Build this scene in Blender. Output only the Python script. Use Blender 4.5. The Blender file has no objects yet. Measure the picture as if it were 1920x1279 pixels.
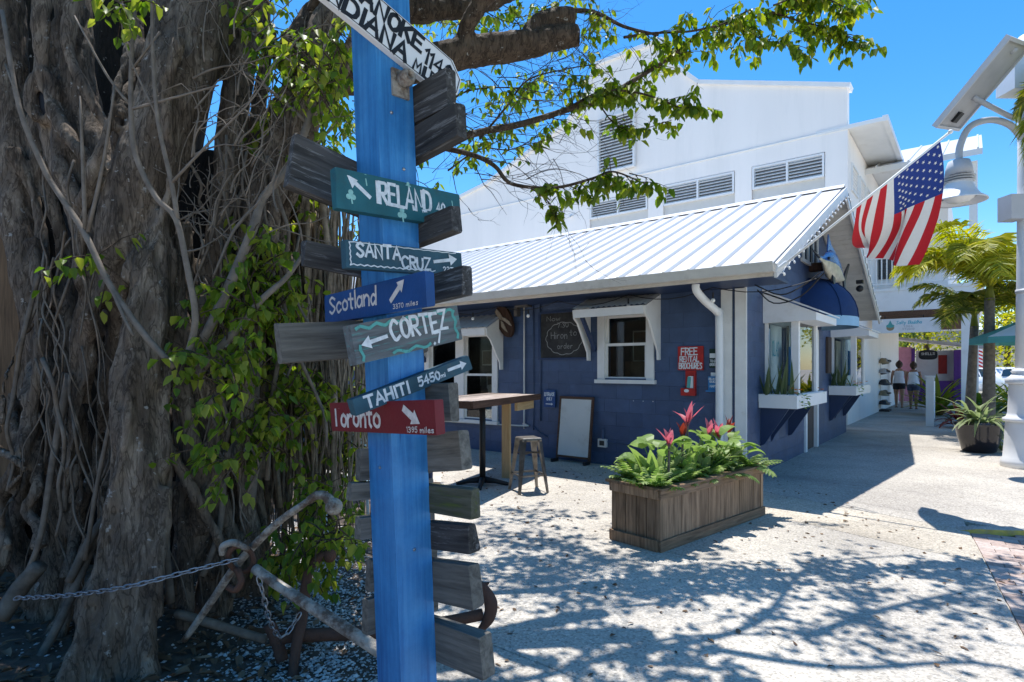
import bpy, bmesh, math, random
import numpy as np
from mathutils import Vector, Matrix, noise
random.seed(7)
R = math.radians
S = bpy.context.scene
COL = S.collection

# ------------------------------------------------------------------ camera
cam_d = bpy.data.cameras.new('camera')
cam = bpy.data.objects.new('camera', cam_d); COL.objects.link(cam)
cam.location = (0, 0, 1.45); cam.rotation_euler = (R(90), 0, 0)
cam_d.sensor_width = 36; cam_d.lens = 20.44; cam_d.shift_y = 0.0263
cam_d.clip_start = 0.05; cam_d.clip_end = 900
S.camera = cam

# ------------------------------------------------------------------ sky, sun, exposure
SUNV = Vector((-0.19, 0.69, 2.6)).normalized()
world = bpy.data.worlds.new('World'); S.world = world; world.use_nodes = True
wn = world.node_tree.nodes; wl = world.node_tree.links
sky = wn.new('ShaderNodeTexSky'); sky.sky_type = 'NISHITA'; sky.sun_disc = False
sky.sun_elevation = math.asin(SUNV.z); sky.sun_rotation = math.atan2(SUNV.x, SUNV.y)
sky.air_density = 1.0; sky.dust_density = 0.3; sky.ozone_density = 3.0; sky.altitude = 0
hsv = wn.new('ShaderNodeHueSaturation'); hsv.inputs['Saturation'].default_value = 1.38
bg = wn['Background']; bg.inputs['Strength'].default_value = 0.125
wl.new(sky.outputs[0], hsv.inputs['Color']); wl.new(hsv.outputs[0], bg.inputs['Color'])
sun_d = bpy.data.lights.new('sun', 'SUN'); sun_d.energy = 3.6; sun_d.angle = R(0.45); sun_d.color = (1, .975, .94)
sun = bpy.data.objects.new('sun', sun_d); COL.objects.link(sun)
sun.location = SUNV * 40; sun.rotation_euler = (-SUNV).to_track_quat('-Z', 'Y').to_euler()
S.view_settings.view_transform = 'Standard'; S.view_settings.look = 'None'
S.view_settings.exposure = 0.95; S.view_settings.gamma = 1
S.view_settings.use_curve_mapping = False
S.cycles.max_bounces = 8; S.cycles.transparent_max_bounces = 8

# ------------------------------------------------------------------ frames of reference
ANG = math.atan(0.8)
V2 = Vector((math.sin(ANG), math.cos(ANG), 0)); U2 = Vector((-math.cos(ANG), math.sin(ANG), 0))
C0 = Vector((2.95, 7.35, 0)); RZ = math.atan2(V2.y, V2.x)
def ST(s, t, z=0): return C0 + U2 * s + V2 * t + Vector((0, 0, z))
FPX = 1090.0
def P(px, py, Y): return Vector(((px - 960) / FPX * Y, Y, 1.45 + (690 - py) / FPX * Y))
ML = Matrix(((0, 1, 0, 0), (-1, 0, 0, 0), (0, 0, 1, 0), (0, 0, 0, 1)))   # long-wall frame (x right, y inward, z up) -> building frame
MG = Matrix.Identity(4)

# ------------------------------------------------------------------ materials
MATS = {}
def nodes_of(name):
    m = bpy.data.materials.new(name); m.use_nodes = True
    nt = m.node_tree; b = nt.nodes['Principled BSDF']
    MATS[name] = m
    return m, nt, b
def N(nt, typ, **kw):
    n = nt.nodes.new(typ)
    for k, v in kw.items():
        if k in n.inputs: n.inputs[k].default_value = v
        else: setattr(n, k, v)
    return n
def ramp(nt, stops):
    r = nt.nodes.new('ShaderNodeValToRGB'); e = r.color_ramp.elements
    while len(e) < len(stops): e.new(0.5)
    for el, (p, c) in zip(e, stops):
        el.position = p; el.color = (c[0], c[1], c[2], 1) if not isinstance(c, (int, float)) else (c, c, c, 1)
    return r
def coords(nt, world=True, scale=(1, 1, 1)):
    mp = nt.nodes.new('ShaderNodeMapping'); mp.inputs['Scale'].default_value = scale
    if world:
        g = nt.nodes.new('ShaderNodeNewGeometry'); nt.links.new(g.outputs['Position'], mp.inputs['Vector'])
    else:
        g = nt.nodes.new('ShaderNodeTexCoord'); nt.links.new(g.outputs['Object'], mp.inputs['Vector'])
    return mp.outputs[0]
def mulc(nt, a, b, fac=1.0, typ='MULTIPLY'):
    mx = nt.nodes.new('ShaderNodeMix'); mx.data_type = 'RGBA'; mx.blend_type = typ
    mx.inputs[0].default_value = fac
    for sock, val in ((mx.inputs[6], a), (mx.inputs[7], b)):
        if isinstance(val, tuple): sock.default_value = val
        else: nt.links.new(val, sock)
    return mx.outputs[2]
def mixf(nt, fac, a, b):
    mx = nt.nodes.new('ShaderNodeMix'); mx.data_type = 'RGBA'
    nt.links.new(fac, mx.inputs[0])
    for sock, val in ((mx.inputs[6], a), (mx.inputs[7], b)):
        if isinstance(val, tuple): sock.default_value = val if len(val) == 4 else (*val, 1)
        else: nt.links.new(val, sock)
    return mx.outputs[2]
def mat(name, base, rough=.65, var=.18, scale=6, bump=0, bscale=60, stretch=(1, 1, 1), metal=0, world=True, rnd=0, spec=.35, dirt=None, dscale=2.5, dlo=.55, dhi=.75):
    """painted / natural surface: noise-varied colour, optional stains, per-object tone and fine relief"""
    if name in MATS: return MATS[name]
    m, nt, b = nodes_of(name); L = nt.links
    b.inputs['Roughness'].default_value = rough; b.inputs['Metallic'].default_value = metal
    b.inputs['Specular IOR Level'].default_value = spec
    co = coords(nt, world, stretch)
    nz = N(nt, 'ShaderNodeTexNoise', Scale=scale, Detail=6.0, Roughness=.6); L.new(co, nz.inputs['Vector'])
    lo = tuple(c * (1 - var) for c in base); hi = tuple(min(1, c * (1 + var)) for c in base)
    rp = ramp(nt, [(.3, lo), (.7, hi)]); L.new(nz.outputs['Fac'], rp.inputs[0])
    col = rp.outputs[0]
    if dirt:
        n2 = N(nt, 'ShaderNodeTexNoise', Scale=dscale, Detail=8.0, Roughness=.7); L.new(co, n2.inputs['Vector'])
        r2 = ramp(nt, [(dlo, 0.0), (dhi, 1.0)]); L.new(n2.outputs['Fac'], r2.inputs[0])
        col = mixf(nt, r2.outputs[0], col, dirt)
    if rnd:
        oi = nt.nodes.new('ShaderNodeObjectInfo')
        mr = N(nt, 'ShaderNodeMapRange'); mr.inputs[3].default_value = 1 - rnd; mr.inputs[4].default_value = 1 + rnd
        L.new(oi.outputs['Random'], mr.inputs[0])
        cb = nt.nodes.new('ShaderNodeCombineColor')
        for i in range(3): L.new(mr.outputs[0], cb.inputs[i])
        col = mulc(nt, col, cb.outputs[0])
    L.new(col, b.inputs['Base Color'])
    if bump:
        n3 = N(nt, 'ShaderNodeTexNoise', Scale=bscale, Detail=5.0, Roughness=.65); L.new(co, n3.inputs['Vector'])
        bp = N(nt, 'ShaderNodeBump', Strength=bump, Distance=.01); L.new(n3.outputs['Fac'], bp.inputs['Height'])
        L.new(bp.outputs[0], b.inputs['Normal'])
    return m
def leafmat(name, c1, c2, c3, rough=.45, trans=.45):
    if name in MATS: return MATS[name]
    m, nt, b = nodes_of(name); L = nt.links
    g = nt.nodes.new('ShaderNodeNewGeometry')
    rp = ramp(nt, [(0, c1), (.55, c2), (1, c3)]); L.new(g.outputs['Random Per Island'], rp.inputs[0])
    L.new(rp.outputs[0], b.inputs['Base Color']); b.inputs['Roughness'].default_value = rough
    b.inputs['Specular IOR Level'].default_value = .35
    tr = nt.nodes.new('ShaderNodeBsdfTranslucent')
    bc = N(nt, 'ShaderNodeHueSaturation', Saturation=1.1, Value=1.5); L.new(rp.outputs[0], bc.inputs['Color']); L.new(bc.outputs[0], tr.inputs['Color'])
    ms = nt.nodes.new('ShaderNodeMixShader'); ms.inputs[0].default_value = trans
    L.new(b.outputs[0], ms.inputs[1]); L.new(tr.outputs[0], ms.inputs[2])
    L.new(ms.outputs[0], nt.nodes['Material Output'].inputs['Surface'])
    return m
def woodmat(name, base, dark, axis='x', rough=.8, rnd=.2, bump=.5, gs=1.0, pale=None):
    """weathered timber: long grain streaks along one axis of the piece, cracks, optional pale worn patches"""
    if name in MATS: return MATS[name]
    m, nt, b = nodes_of(name); L = nt.links
    st = {'x': (2 * gs, 28 * gs, 28 * gs), 'y': (28 * gs, 2 * gs, 28 * gs), 'z': (28 * gs, 28 * gs, 2 * gs)}[axis]
    tc = nt.nodes.new('ShaderNodeTexCoord'); oi = nt.nodes.new('ShaderNodeObjectInfo')
    ad = N(nt, 'ShaderNodeVectorMath', operation='ADD'); sc = N(nt, 'ShaderNodeVectorMath', operation='SCALE'); sc.inputs[3].default_value = 53
    cb = nt.nodes.new('ShaderNodeCombineXYZ')
    for i in range(3): L.new(oi.outputs['Random'], cb.inputs[i])
    L.new(cb.outputs[0], sc.inputs[0]); L.new(tc.outputs['Object'], ad.inputs[0]); L.new(sc.outputs[0], ad.inputs[1])
    mp = nt.nodes.new('ShaderNodeMapping'); mp.inputs['Scale'].default_value = st; L.new(ad.outputs[0], mp.inputs['Vector'])
    nz = N(nt, 'ShaderNodeTexNoise', Scale=1.5, Detail=8.0, Roughness=.65, Distortion=.4); L.new(mp.outputs[0], nz.inputs['Vector'])
    rp = ramp(nt, [(.32, dark), (.62, base)]); L.new(nz.outputs['Fac'], rp.inputs[0]); col = rp.outputs[0]
    if pale:
        n2 = N(nt, 'ShaderNodeTexNoise', Scale=2.2, Detail=9.0, Roughness=.75); L.new(mp.outputs[0], n2.inputs['Vector'])
        r2 = ramp(nt, [(.55, 0.0), (.62, 1.0)]); L.new(n2.outputs['Fac'], r2.inputs[0])
        col = mixf(nt, r2.outputs[0], col, pale)
    mr = N(nt, 'ShaderNodeMapRange'); mr.inputs[3].default_value = 1 - rnd; mr.inputs[4].default_value = 1 + rnd
    L.new(oi.outputs['Random'], mr.inputs[0]); cc = nt.nodes.new('ShaderNodeCombineColor')
    for i in range(3): L.new(mr.outputs[0], cc.inputs[i])
    L.new(mulc(nt, col, cc.outputs[0]), b.inputs['Base Color'])
    b.inputs['Roughness'].default_value = rough; b.inputs['Specular IOR Level'].default_value = .25
    bp = N(nt, 'ShaderNodeBump', Strength=bump, Distance=.006); L.new(nz.outputs['Fac'], bp.inputs['Height']); L.new(bp.outputs[0], b.inputs['Normal'])
    return m
def glassmat(name, tint=(.9, .95, .95), refl=.25):
    if name in MATS: return MATS[name]
    m, nt, b = nodes_of(name); L = nt.links
    tr = nt.nodes.new('ShaderNodeBsdfTransparent'); tr.inputs[0].default_value = (*tint, 1)
    gl = nt.nodes.new('ShaderNodeBsdfGlossy'); gl.inputs['Roughness'].default_value = .02
    fr = N(nt, 'ShaderNodeFresnel', IOR=1.5); ma = N(nt, 'ShaderNodeMath', operation='ADD'); ma.inputs[1].default_value = refl * .4; L.new(fr.outputs[0], ma.inputs[0])
    ms = nt.nodes.new('ShaderNodeMixShader'); L.new(ma.outputs[0], ms.inputs[0]); L.new(tr.outputs[0], ms.inputs[1]); L.new(gl.outputs[0], ms.inputs[2])
    L.new(ms.outputs[0], nt.nodes['Material Output'].inputs['Surface'])
    return m

def inkmat(name, c, wear=.35):
    """brushed-on sign paint, thin and flaked in places"""
    m, nt, b = nodes_of(name); L = nt.links
    co = coords(nt, True); n1 = N(nt, 'ShaderNodeTexNoise', Scale=60.0, Detail=5.0); L.new(co, n1.inputs['Vector'])
    rp = ramp(nt, [(.3, tuple(x * .72 for x in c)), (.65, c)]); L.new(n1.outputs['Fac'], rp.inputs[0]); L.new(rp.outputs[0], b.inputs['Base Color']); b.inputs['Roughness'].default_value = .75
    n2 = N(nt, 'ShaderNodeTexNoise', Scale=140.0, Detail=6.0, Roughness=.7); L.new(co, n2.inputs['Vector'])
    r2 = ramp(nt, [(wear - .05, 0.0), (wear, 1.0)]); L.new(n2.outputs['Fac'], r2.inputs[0]); L.new(r2.outputs[0], b.inputs['Alpha'])
    return m
def postmat():
    m, nt, b = nodes_of('post_blue'); L = nt.links
    co = coords(nt, True, (22, 22, .9)); n1 = N(nt, 'ShaderNodeTexNoise', Scale=1.6, Detail=8.0, Roughness=.65, Distortion=.3); L.new(co, n1.inputs['Vector'])
    rp = ramp(nt, [(.28, (.018, .135, .36)), (.5, (.036, .215, .51)), (.72, (.075, .285, .58))]); L.new(n1.outputs['Fac'], rp.inputs[0])
    c2 = coords(nt, True); n2 = N(nt, 'ShaderNodeTexNoise', Scale=5.0, Detail=8.0, Roughness=.75); L.new(c2, n2.inputs['Vector']); r2 = ramp(nt, [(.35, (.72, .76, .8)), (.6, (1.06, 1.04, 1.0))]); L.new(n2.outputs['Fac'], r2.inputs[0])
    col = mulc(nt, rp.outputs[0], r2.outputs[0])
    n3 = N(nt, 'ShaderNodeTexNoise', Scale=38.0, Detail=6.0, Roughness=.7); L.new(c2, n3.inputs['Vector']); r3 = ramp(nt, [(.70, 0.0), (.73, 1.0)]); L.new(n3.outputs['Fac'], r3.inputs[0])
    col = mixf(nt, r3.outputs[0], col, (.16, .20, .26))
    c4 = coords(nt, True, (60, 60, 1.2)); n4 = N(nt, 'ShaderNodeTexNoise', Scale=1.0, Detail=3.0); L.new(c4, n4.inputs['Vector']); r4 = ramp(nt, [(.27, (.3, .35, .45)), (.31, (1, 1, 1))]); L.new(n4.outputs['Fac'], r4.inputs[0])
    col = mulc(nt, col, r4.outputs[0])                                      # drying cracks
    L.new(col, b.inputs['Base Color']); b.inputs['Roughness'].default_value = .5; b.inputs['Specular IOR Level'].default_value = .4
    bp = N(nt, 'ShaderNodeBump', Strength=.5, Distance=.004); L.new(n1.outputs['Fac'], bp.inputs['Height']); L.new(bp.outputs[0], b.inputs['Normal'])
postmat()
# shell-aggregate concrete
def concrete(name, base, speck=.16, spread=1.0):
    m, nt, b = nodes_of(name); L = nt.links
    co = coords(nt, True)
    v1 = N(nt, 'ShaderNodeTexVoronoi', Scale=85.0); L.new(co, v1.inputs['Vector'])
    hs = N(nt, 'ShaderNodeSeparateColor'); L.new(v1.outputs['Color'], hs.inputs[0])
    lo = tuple(c * .62 for c in base); hi = tuple(min(.9, c * 1.35) for c in base)
    rp = ramp(nt, [(0, lo), (.35, base), (.75, base), (1, hi)]); L.new(hs.outputs[0], rp.inputs[0])
    n1 = N(nt, 'ShaderNodeTexNoise', Scale=1.1, Detail=7.0, Roughness=.62); L.new(co, n1.inputs['Vector'])
    r1 = ramp(nt, [(.3, (.80, .79, .78)), (.62, (1.04, 1.03, 1.0))]); L.new(n1.outputs['Fac'], r1.inputs[0])
    col = mulc(nt, rp.outputs[0], r1.outputs[0])
    n2 = N(nt, 'ShaderNodeTexNoise', Scale=9.0, Detail=8.0, Roughness=.75); L.new(co, n2.inputs['Vector'])
    r2 = ramp(nt, [(.62, (1, 1, 1)), (.8, (.72, .68, .62))]); L.new(n2.outputs['Fac'], r2.inputs[0])
    col = mulc(nt, col, r2.outputs[0])
    v2 = N(nt, 'ShaderNodeTexVoronoi', Scale=2.6); L.new(co, v2.inputs['Vector']); r5 = ramp(nt, [(.035, (.55, .53, .5)), (.07, (1, 1, 1))]); L.new(v2.outputs['Distance'], r5.inputs[0]); col = mulc(nt, col, r5.outputs[0])      # gum and drips
    n6 = N(nt, 'ShaderNodeTexNoise', Scale=.45, Detail=4.0, Roughness=.5, Distortion=1.2); L.new(co, n6.inputs['Vector']); r6 = ramp(nt, [(.42, (1.04, 1.03, 1.0)), (.6, (.86, .85, .83))]); L.new(n6.outputs['Fac'], r6.inputs[0]); col = mulc(nt, col, r6.outputs[0])
    oi = nt.nodes.new('ShaderNodeObjectInfo'); r3 = ramp(nt, [(0, (.93, .92, .90)), (1, (1.05, 1.04, 1.02))]); L.new(oi.outputs['Random'], r3.inputs[0])
    col = mulc(nt, col, r3.outputs[0])
    L.new(col, b.inputs['Base Color']); b.inputs['Roughness'].default_value = .9; b.inputs['Specular IOR Level'].default_value = .2
    bp = N(nt, 'ShaderNodeBump', Strength=.55, Distance=.006); L.new(v1.outputs['Distance'], bp.inputs['Height']); L.new(bp.outputs[0], b.inputs['Normal'])
    return m
concrete('concrete', (.485, .455, .42)); concrete('concrete_tan', (.49, .445, .385)); concrete('concrete_walk', (.465, .435, .40))

def barkmat(name, c1, c2, c3):
    m, nt, b = nodes_of(name); L = nt.links
    co = coords(nt, True, (1, 1, .35))
    n1 = N(nt, 'ShaderNodeTexNoise', Scale=10.0, Detail=10.0, Roughness=.72, Distortion=.6); L.new(co, n1.inputs['Vector'])
    rp = ramp(nt, [(.3, c1), (.52, c2), (.72, c3)]); L.new(n1.outputs['Fac'], rp.inputs[0])
    co2 = coords(nt, True)
    n2 = N(nt, 'ShaderNodeTexNoise', Scale=22.0, Detail=6.0, Roughness=.6); L.new(co2, n2.inputs['Vector'])
    r2 = ramp(nt, [(.64, 0.0), (.69, 1.0)]); L.new(n2.outputs['Fac'], r2.inputs[0])
    co5 = coords(nt, True, (1, 1, .22)); n5 = N(nt, 'ShaderNodeTexNoise', Scale=26.0, Detail=4.0, Roughness=.55, Distortion=.8); L.new(co5, n5.inputs['Vector'])
    r5 = ramp(nt, [(.45, (1, 1, 1)), (.485, (.32, .30, .28)), (.515, (.32, .30, .28)), (.55, (1, 1, 1))]); L.new(n5.outputs['Fac'], r5.inputs[0])
    col = mulc(nt, rp.outputs[0], r5.outputs[0], .75)                        # splits in the bark
    col = mixf(nt, r2.outputs[0], col, (.34, .32, .29))           # lichen flecks
    L.new(col, b.inputs['Base Color']); b.inputs['Roughness'].default_value = .85; b.inputs['Specular IOR Level'].default_value = .25
    n3 = N(nt, 'ShaderNodeTexNoise', Scale=38.0, Detail=8.0, Roughness=.7); L.new(co, n3.inputs['Vector'])
    bp = N(nt, 'ShaderNodeBump', Strength=1.0, Distance=.02); L.new(n3.outputs['Fac'], bp.inputs['Height']); L.new(bp.outputs[0], b.inputs['Normal'])
    return m
barkmat('bark', (.046, .033, .024), (.16, .122, .09), (.38, .305, .23))
barkmat('bark_gap_shade', (.006, .005, .004), (.016, .013, .010), (.035, .028, .022))  # near-black bark, shade of the trunk gaps put into the colour
barkmat('bark_limb', (.04, .028, .02), (.10, .07, .048), (.18, .13, .09))
mat('root', (.14, .112, .086), .85, .45, 12, .5, 60); mat('twig', (.17, .140, .112), .85, .35, 14, .3)
mat('vine_root', (.20, .158, .115), .85, .6, 14)
leafmat('leaf', (.06, .12, .012), (.15, .22, .02), (.30, .32, .04), trans=.55); leafmat('leaf_far', (.08, .155, .018), (.18, .255, .03), (.34, .36, .06), trans=.55)
leafmat('litter', (.10, .055, .03), (.17, .105, .06), (.24, .17, .11), .9, .1)
leafmat('fern_leaf', (.10, .18, .04), (.21, .30, .08), (.36, .44, .17)); leafmat('hosta_leaf', (.12, .22, .05), (.24, .34, .09), (.40, .46, .18))
leafmat('pink_leaf', (.28, .04, .07), (.50, .13, .17), (.62, .30, .30)); leafmat('red_leaf', (.12, .02, .02), (.22, .04, .03), (.30, .10, .05))
leafmat('snake_leaf', (.055, .09, .035), (.10, .14, .06), (.17, .19, .09)); leafmat('palm_leaf', (.22, .26, .02), (.40, .39, .03), (.55, .48, .06), trans=.5)
leafmat('palm_dark', (.08, .13, .02), (.20, .23, .03), (.40, .34, .07)); leafmat('strap_leaf', (.09, .15, .05), (.20, .25, .11), (.36, .38, .22))
leafmat('orange_petal', (.65, .18, .02), (.75, .30, .05), (.8, .4, .1)); leafmat('bush_leaf', (.04, .08, .015), (.10, .15, .02), (.24, .24, .04))

mat('white_paint', (.78, .78, .77), .5, .04, 3, .05, dirt=(.62, .60, .56), dscale=1.7, dlo=.58, dhi=.8)
mat('white_stucco', (.90, .84, .78), .7, .03, 1.2, .15, 90, (1, 1, .12), dirt=(.80, .755, .70), dscale=1.6, dlo=.5, dhi=.8)
mat('white_trim', (.74, .73, .70), .45, .06, 5, .08, 40, dirt=(.50, .47, .42), dscale=3.2, dlo=.6, dhi=.8)
mat('white_metal', (.70, .69, .675), .32, .03, 2, 0, dirt=(.58, .565, .54), dscale=1.1, dlo=.55, dhi=.9, spec=.5)
mat('gutter_paint', (.60, .57, .52), .45, .08, 4, dirt=(.42, .38, .32), dscale=2.4)
mat('navy_block', (.054, .087, .165), .48, .16, 5, .35, 70, rnd=.10, spec=.4, dirt=(.085, .125, .22), dscale=3.0, dlo=.56, dhi=.8)
mat('navy_joint', (.068, .105, .19), .6, .1); mat('navy_trim', (.020, .040, .10), .45, .1, 4, spec=.45)
mat('soffit', (.60, .58, .53), .7, .08, 6, .1, rnd=.07, dirt=(.42, .39, .34), dscale=3)
mat('pipe_white', (.62, .61, .58), .45, .08, 8); mat('black_metal', (.016, .016, .017), .5, .3, 10, .1); mat('cable', (.02, .02, .022), .6, .2)
mat('grey_steel', (.19, .175, .155), .4, .35, 8, .1, 50, metal=.7, dirt=(.08, .06, .045), dscale=6)
mat('rust', (.115, .055, .035), .9, .45, 10, .8, 45, dirt=(.05, .032, .026), dscale=5, dlo=.4, dhi=.7)
mat('pale_iron', (.36, .325, .275), .85, .35, 14, .9, 60, dirt=(.13, .09, .065), dscale=11, dlo=.46, dhi=.60)
mat('chain_steel', (.34, .35, .37), .38, .2, 20, 0, metal=.8)
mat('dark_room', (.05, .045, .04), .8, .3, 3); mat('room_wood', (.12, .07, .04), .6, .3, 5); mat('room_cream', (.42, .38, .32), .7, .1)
mat('louvre_back', (.16, .17, .19), .8, .1); mat('shutter_beige', (.60, .58, .54), .6, .04); mat('lamp_grey', (.50, .51, .53), .42, .05, 4, spec=.45)
mat('lamp_white', (.74, .75, .76), .35, .04, 4, spec=.5); mat('awning_navy', (.010, .036, .115), .8, .1, 20, .1, 200); mat('awning_pale', (.30, .50, .66), .8, .05)
mat('red_paint', (.40, .024, .020), .45, .18, 9, dirt=(.25, .02, .018), dscale=5); mat('green_paint', (.012, .035, .022), .5, .2); mat('blue_plastic', (.035, .17, .38), .35, .1)
mat('paper', (.72, .74, .74), .7, .05); mat('chalkboard', (.022, .022, .022), .75, .35, 5, dirt=(.06, .058, .055), dscale=4, dlo=.45, dhi=.75); mat('chalk', (.26, .26, .25), .9, .3, 30)
mat('board_white', (.62, .60, .555), .5, .05, 2, dirt=(.50, .47, .42), dscale=3.2); mat('terracotta_black', (.014, .013, .017), .14, .3, 6, spec=.6)
mat('soil', (.10, .075, .054), .95, .4, 12, .8, 40); mat('skin', (.42, .23, .15), .5, .06); mat('skin_dark', (.33, .17, .11), .5, .06)
mat('tank_top', (.72, .74, .80), .8, .04); mat('denim', (.06, .075, .12), .85, .2, 30); mat('dark_cloth', (.02, .02, .025), .85, .2)
mat('hair_brown', (.05, .025, .014), .6, .4, 40, .4, 120); mat('purple', (.10, .03, .20), .6, .1); mat('pink_wall', (.50, .22, .30), .7, .1)
mat('grey_roof', (.40, .39, .40), .6, .1); mat('car_white', (.75, .76, .78), .2, .01, spec=.6); mat('car_glass', (.015, .02, .025), .08, .1, spec=.7); mat('tyre', (.015, .015, .015), .8)
mat('teal_cloth', (.10, .36, .34), .8, .05); mat('white_cloth', (.75, .77, .76), .8, .04); mat('straw', (.32, .24, .14), .85, .2, 40); mat('hat_dark', (.06, .055, .06), .85, .2)
mat('yellow_kerb', (.55, .38, .08), .8, .25, 9, .4, dirt=(.30, .27, .2), dscale=5); mat('kerb_concrete', (.36, .34, .31), .9, .15, 9, .4)
mat('flag_red', (.55, .012, .025), .65, .05, 40); mat('flag_white', (.80, .80, .80), .65, .03, 40); mat('flag_blue', (.012, .045, .26), .65, .08, 40)
mat('bulb', (.85, .85, .82), .25, .02, spec=.6); mat('fish_blue', (.03, .10, .30), .25, .3, 7, spec=.6); mat('fish_silver', (.50, .46, .34), .3, .3, 9, spec=.6); mat('fish_dark', (.02, .025, .04), .35, .2)
mat('pale_timber_end', (.55, .38, .2), .7, .2)
mat('sign_white', (.70, .71, .72), .5, .06); mat('ink_black', (.012, .013, .018), .6, .2); inkmat('ink_white', (.72, .75, .76)); inkmat('ink_cream', (.68, .62, .57))
inkmat('ink_teal', (.10, .38, .34), .40); inkmat('shamrock', (.28, .55, .50)); mat('ink_cyan', (.05, .40, .50), .6, .1)
mat('sign_teal', (.016, .105, .125), .6, .25, 8, .2, 50, dirt=(.03, .07, .075), dscale=7); mat('sign_slate', (.030, .085, .115), .65, .3, 9, .3, 50, dirt=(.07, .10, .11), dscale=8)
mat('sign_navy', (.010, .060, .20), .45, .15, 8, .15); mat('sign_red', (.150, .010, .016), .5, .15, 8, .15, dirt=(.10, .012, .016), dscale=6)
woodmat('sign_grey_teal', (.15, .165, .17), (.075, .08, .085), 'x', pale=(.10, .24, .23)); woodmat('sign_dark', (.075, .070, .066), (.018, .017, .016), 'x', pale=(.17, .165, .16))
woodmat('sign_grey', (.185, .172, .148), (.07, .065, .055), 'x'); woodmat('sign_moss', (.13, .13, .095), (.05, .055, .03), 'x', pale=(.09, .115, .03))
woodmat('planter_wood', (.35, .225, .14), (.13, .078, .047), 'z', rnd=.22); woodmat('planter_rail', (.29, .185, .115), (.105, .064, .04), 'x', rnd=.15)
woodmat('fence_wood', (.16, .10, .055), (.06, .036, .02), 'z'); woodmat('pale_timber', (.58, .40, .21), (.44, .28, .13), 'z', rnd=.1, bump=.2); woodmat('pale_timber_x', (.58, .40, .21), (.44, .28, .13), 'x', rnd=.1, bump=.2)
woodmat('table_wood', (.40, .33, .28), (.13, .085, .06), 'x', rnd=.45); woodmat('table_edge', (.11, .06, .04), (.05, .026, .018), 'x'); woodmat('carving', (.085, .045, .03), (.035, .02, .014), 'z'); woodmat('carving_pale', (.40, .33, .25), (.26, .2, .14), 'z', rnd=.1)
woodmat('door_wood', (.13, .10, .085), (.06, .045, .04), 'z'); woodmat('brown_beam', (.16, .085, .05), (.08, .045, .03), 'x')
glassmat('glass', refl=0); glassmat('glass_bay', refl=.05)
def brickmat():
    m, nt, b = nodes_of('paver'); L = nt.links
    oi = nt.nodes.new('ShaderNodeObjectInfo'); rp = ramp(nt, [(0, (.33, .235, .195)), (.5, (.42, .325, .275)), (1, (.50, .42, .37))]); L.new(oi.outputs['Random'], rp.inputs[0])
    co = coords(nt, True); n = N(nt, 'ShaderNodeTexNoise', Scale=45.0, Detail=6.0); L.new(co, n.inputs['Vector']); r2 = ramp(nt, [(.3, (.75, .75, .75)), (.7, (1.15, 1.12, 1.1))]); L.new(n.outputs['Fac'], r2.inputs[0])
    L.new(mulc(nt, rp.outputs[0], r2.outputs[0]), b.inputs['Base Color']); b.inputs['Roughness'].default_value = .9
    bp = N(nt, 'ShaderNodeBump', Strength=.5, Distance=.004); L.new(n.outputs['Fac'], bp.inputs['Height']); L.new(bp.outputs[0], b.inputs['Normal'])
brickmat()
def shellmat():
    m, nt, b = nodes_of('shell'); L = nt.links
    g = nt.nodes.new('ShaderNodeNewGeometry'); rp = ramp(nt, [(0, (.20, .18, .16)), (.4, (.42, .40, .37)), (1, (.68, .66, .62))]); L.new(g.outputs['Random Per Island'], rp.inputs[0])
    L.new(rp.outputs[0], b.inputs['Base Color']); b.inputs['Roughness'].default_value = .8
shellmat()

# ------------------------------------------------------------------ object helpers
def tag(o, label=None, cat=None, group=None, kind=None):
    if label: o['label'] = label
    if cat: o['category'] = cat
    if group: o['group'] = group
    if kind: o['kind'] = kind
    return o
def thing(name, label, cat, loc=(0, 0, 0), rz=0, group=None):
    o = bpy.data.objects.new(name, None); COL.objects.link(o); o.empty_display_size = .2
    o.location = loc; o.rotation_euler = (0, 0, rz)
    return tag(o, label, cat, group)
def mw(o):
    m = Matrix.LocRotScale(o.location, o.rotation_euler, o.scale)
    return mw(o.parent) @ m if o.parent else m
def link(name, me, parent=None, loc=None, rot=None, kind=None, label=None):
    o = bpy.data.objects.new(name, me); COL.objects.link(o)
    if parent: o.parent = parent
    if loc is not None: o.location = loc
    if rot is not None: o.rotation_euler = rot
    if kind: o['kind'] = kind
    if label: o['label'] = label
    return o
def catmull(pts, n=6):
    pts = [Vector(p) for p in pts]
    if len(pts) < 3 or n <= 1: return pts
    q = [pts[0] * 2 - pts[1]] + pts + [pts[-1] * 2 - pts[-2]]; out = []
    for i in range(1, len(q) - 2):
        a, b, c, d = q[i - 1], q[i], q[i + 1], q[i + 2]
        for k in range(n):
            t = k / n
            out.append(.5 * ((2 * b) + (c - a) * t + (2 * a - 5 * b + 4 * c - d) * t * t + (3 * b - a - 3 * c + d) * t ** 3))
    out.append(pts[-1]); return out
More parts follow.
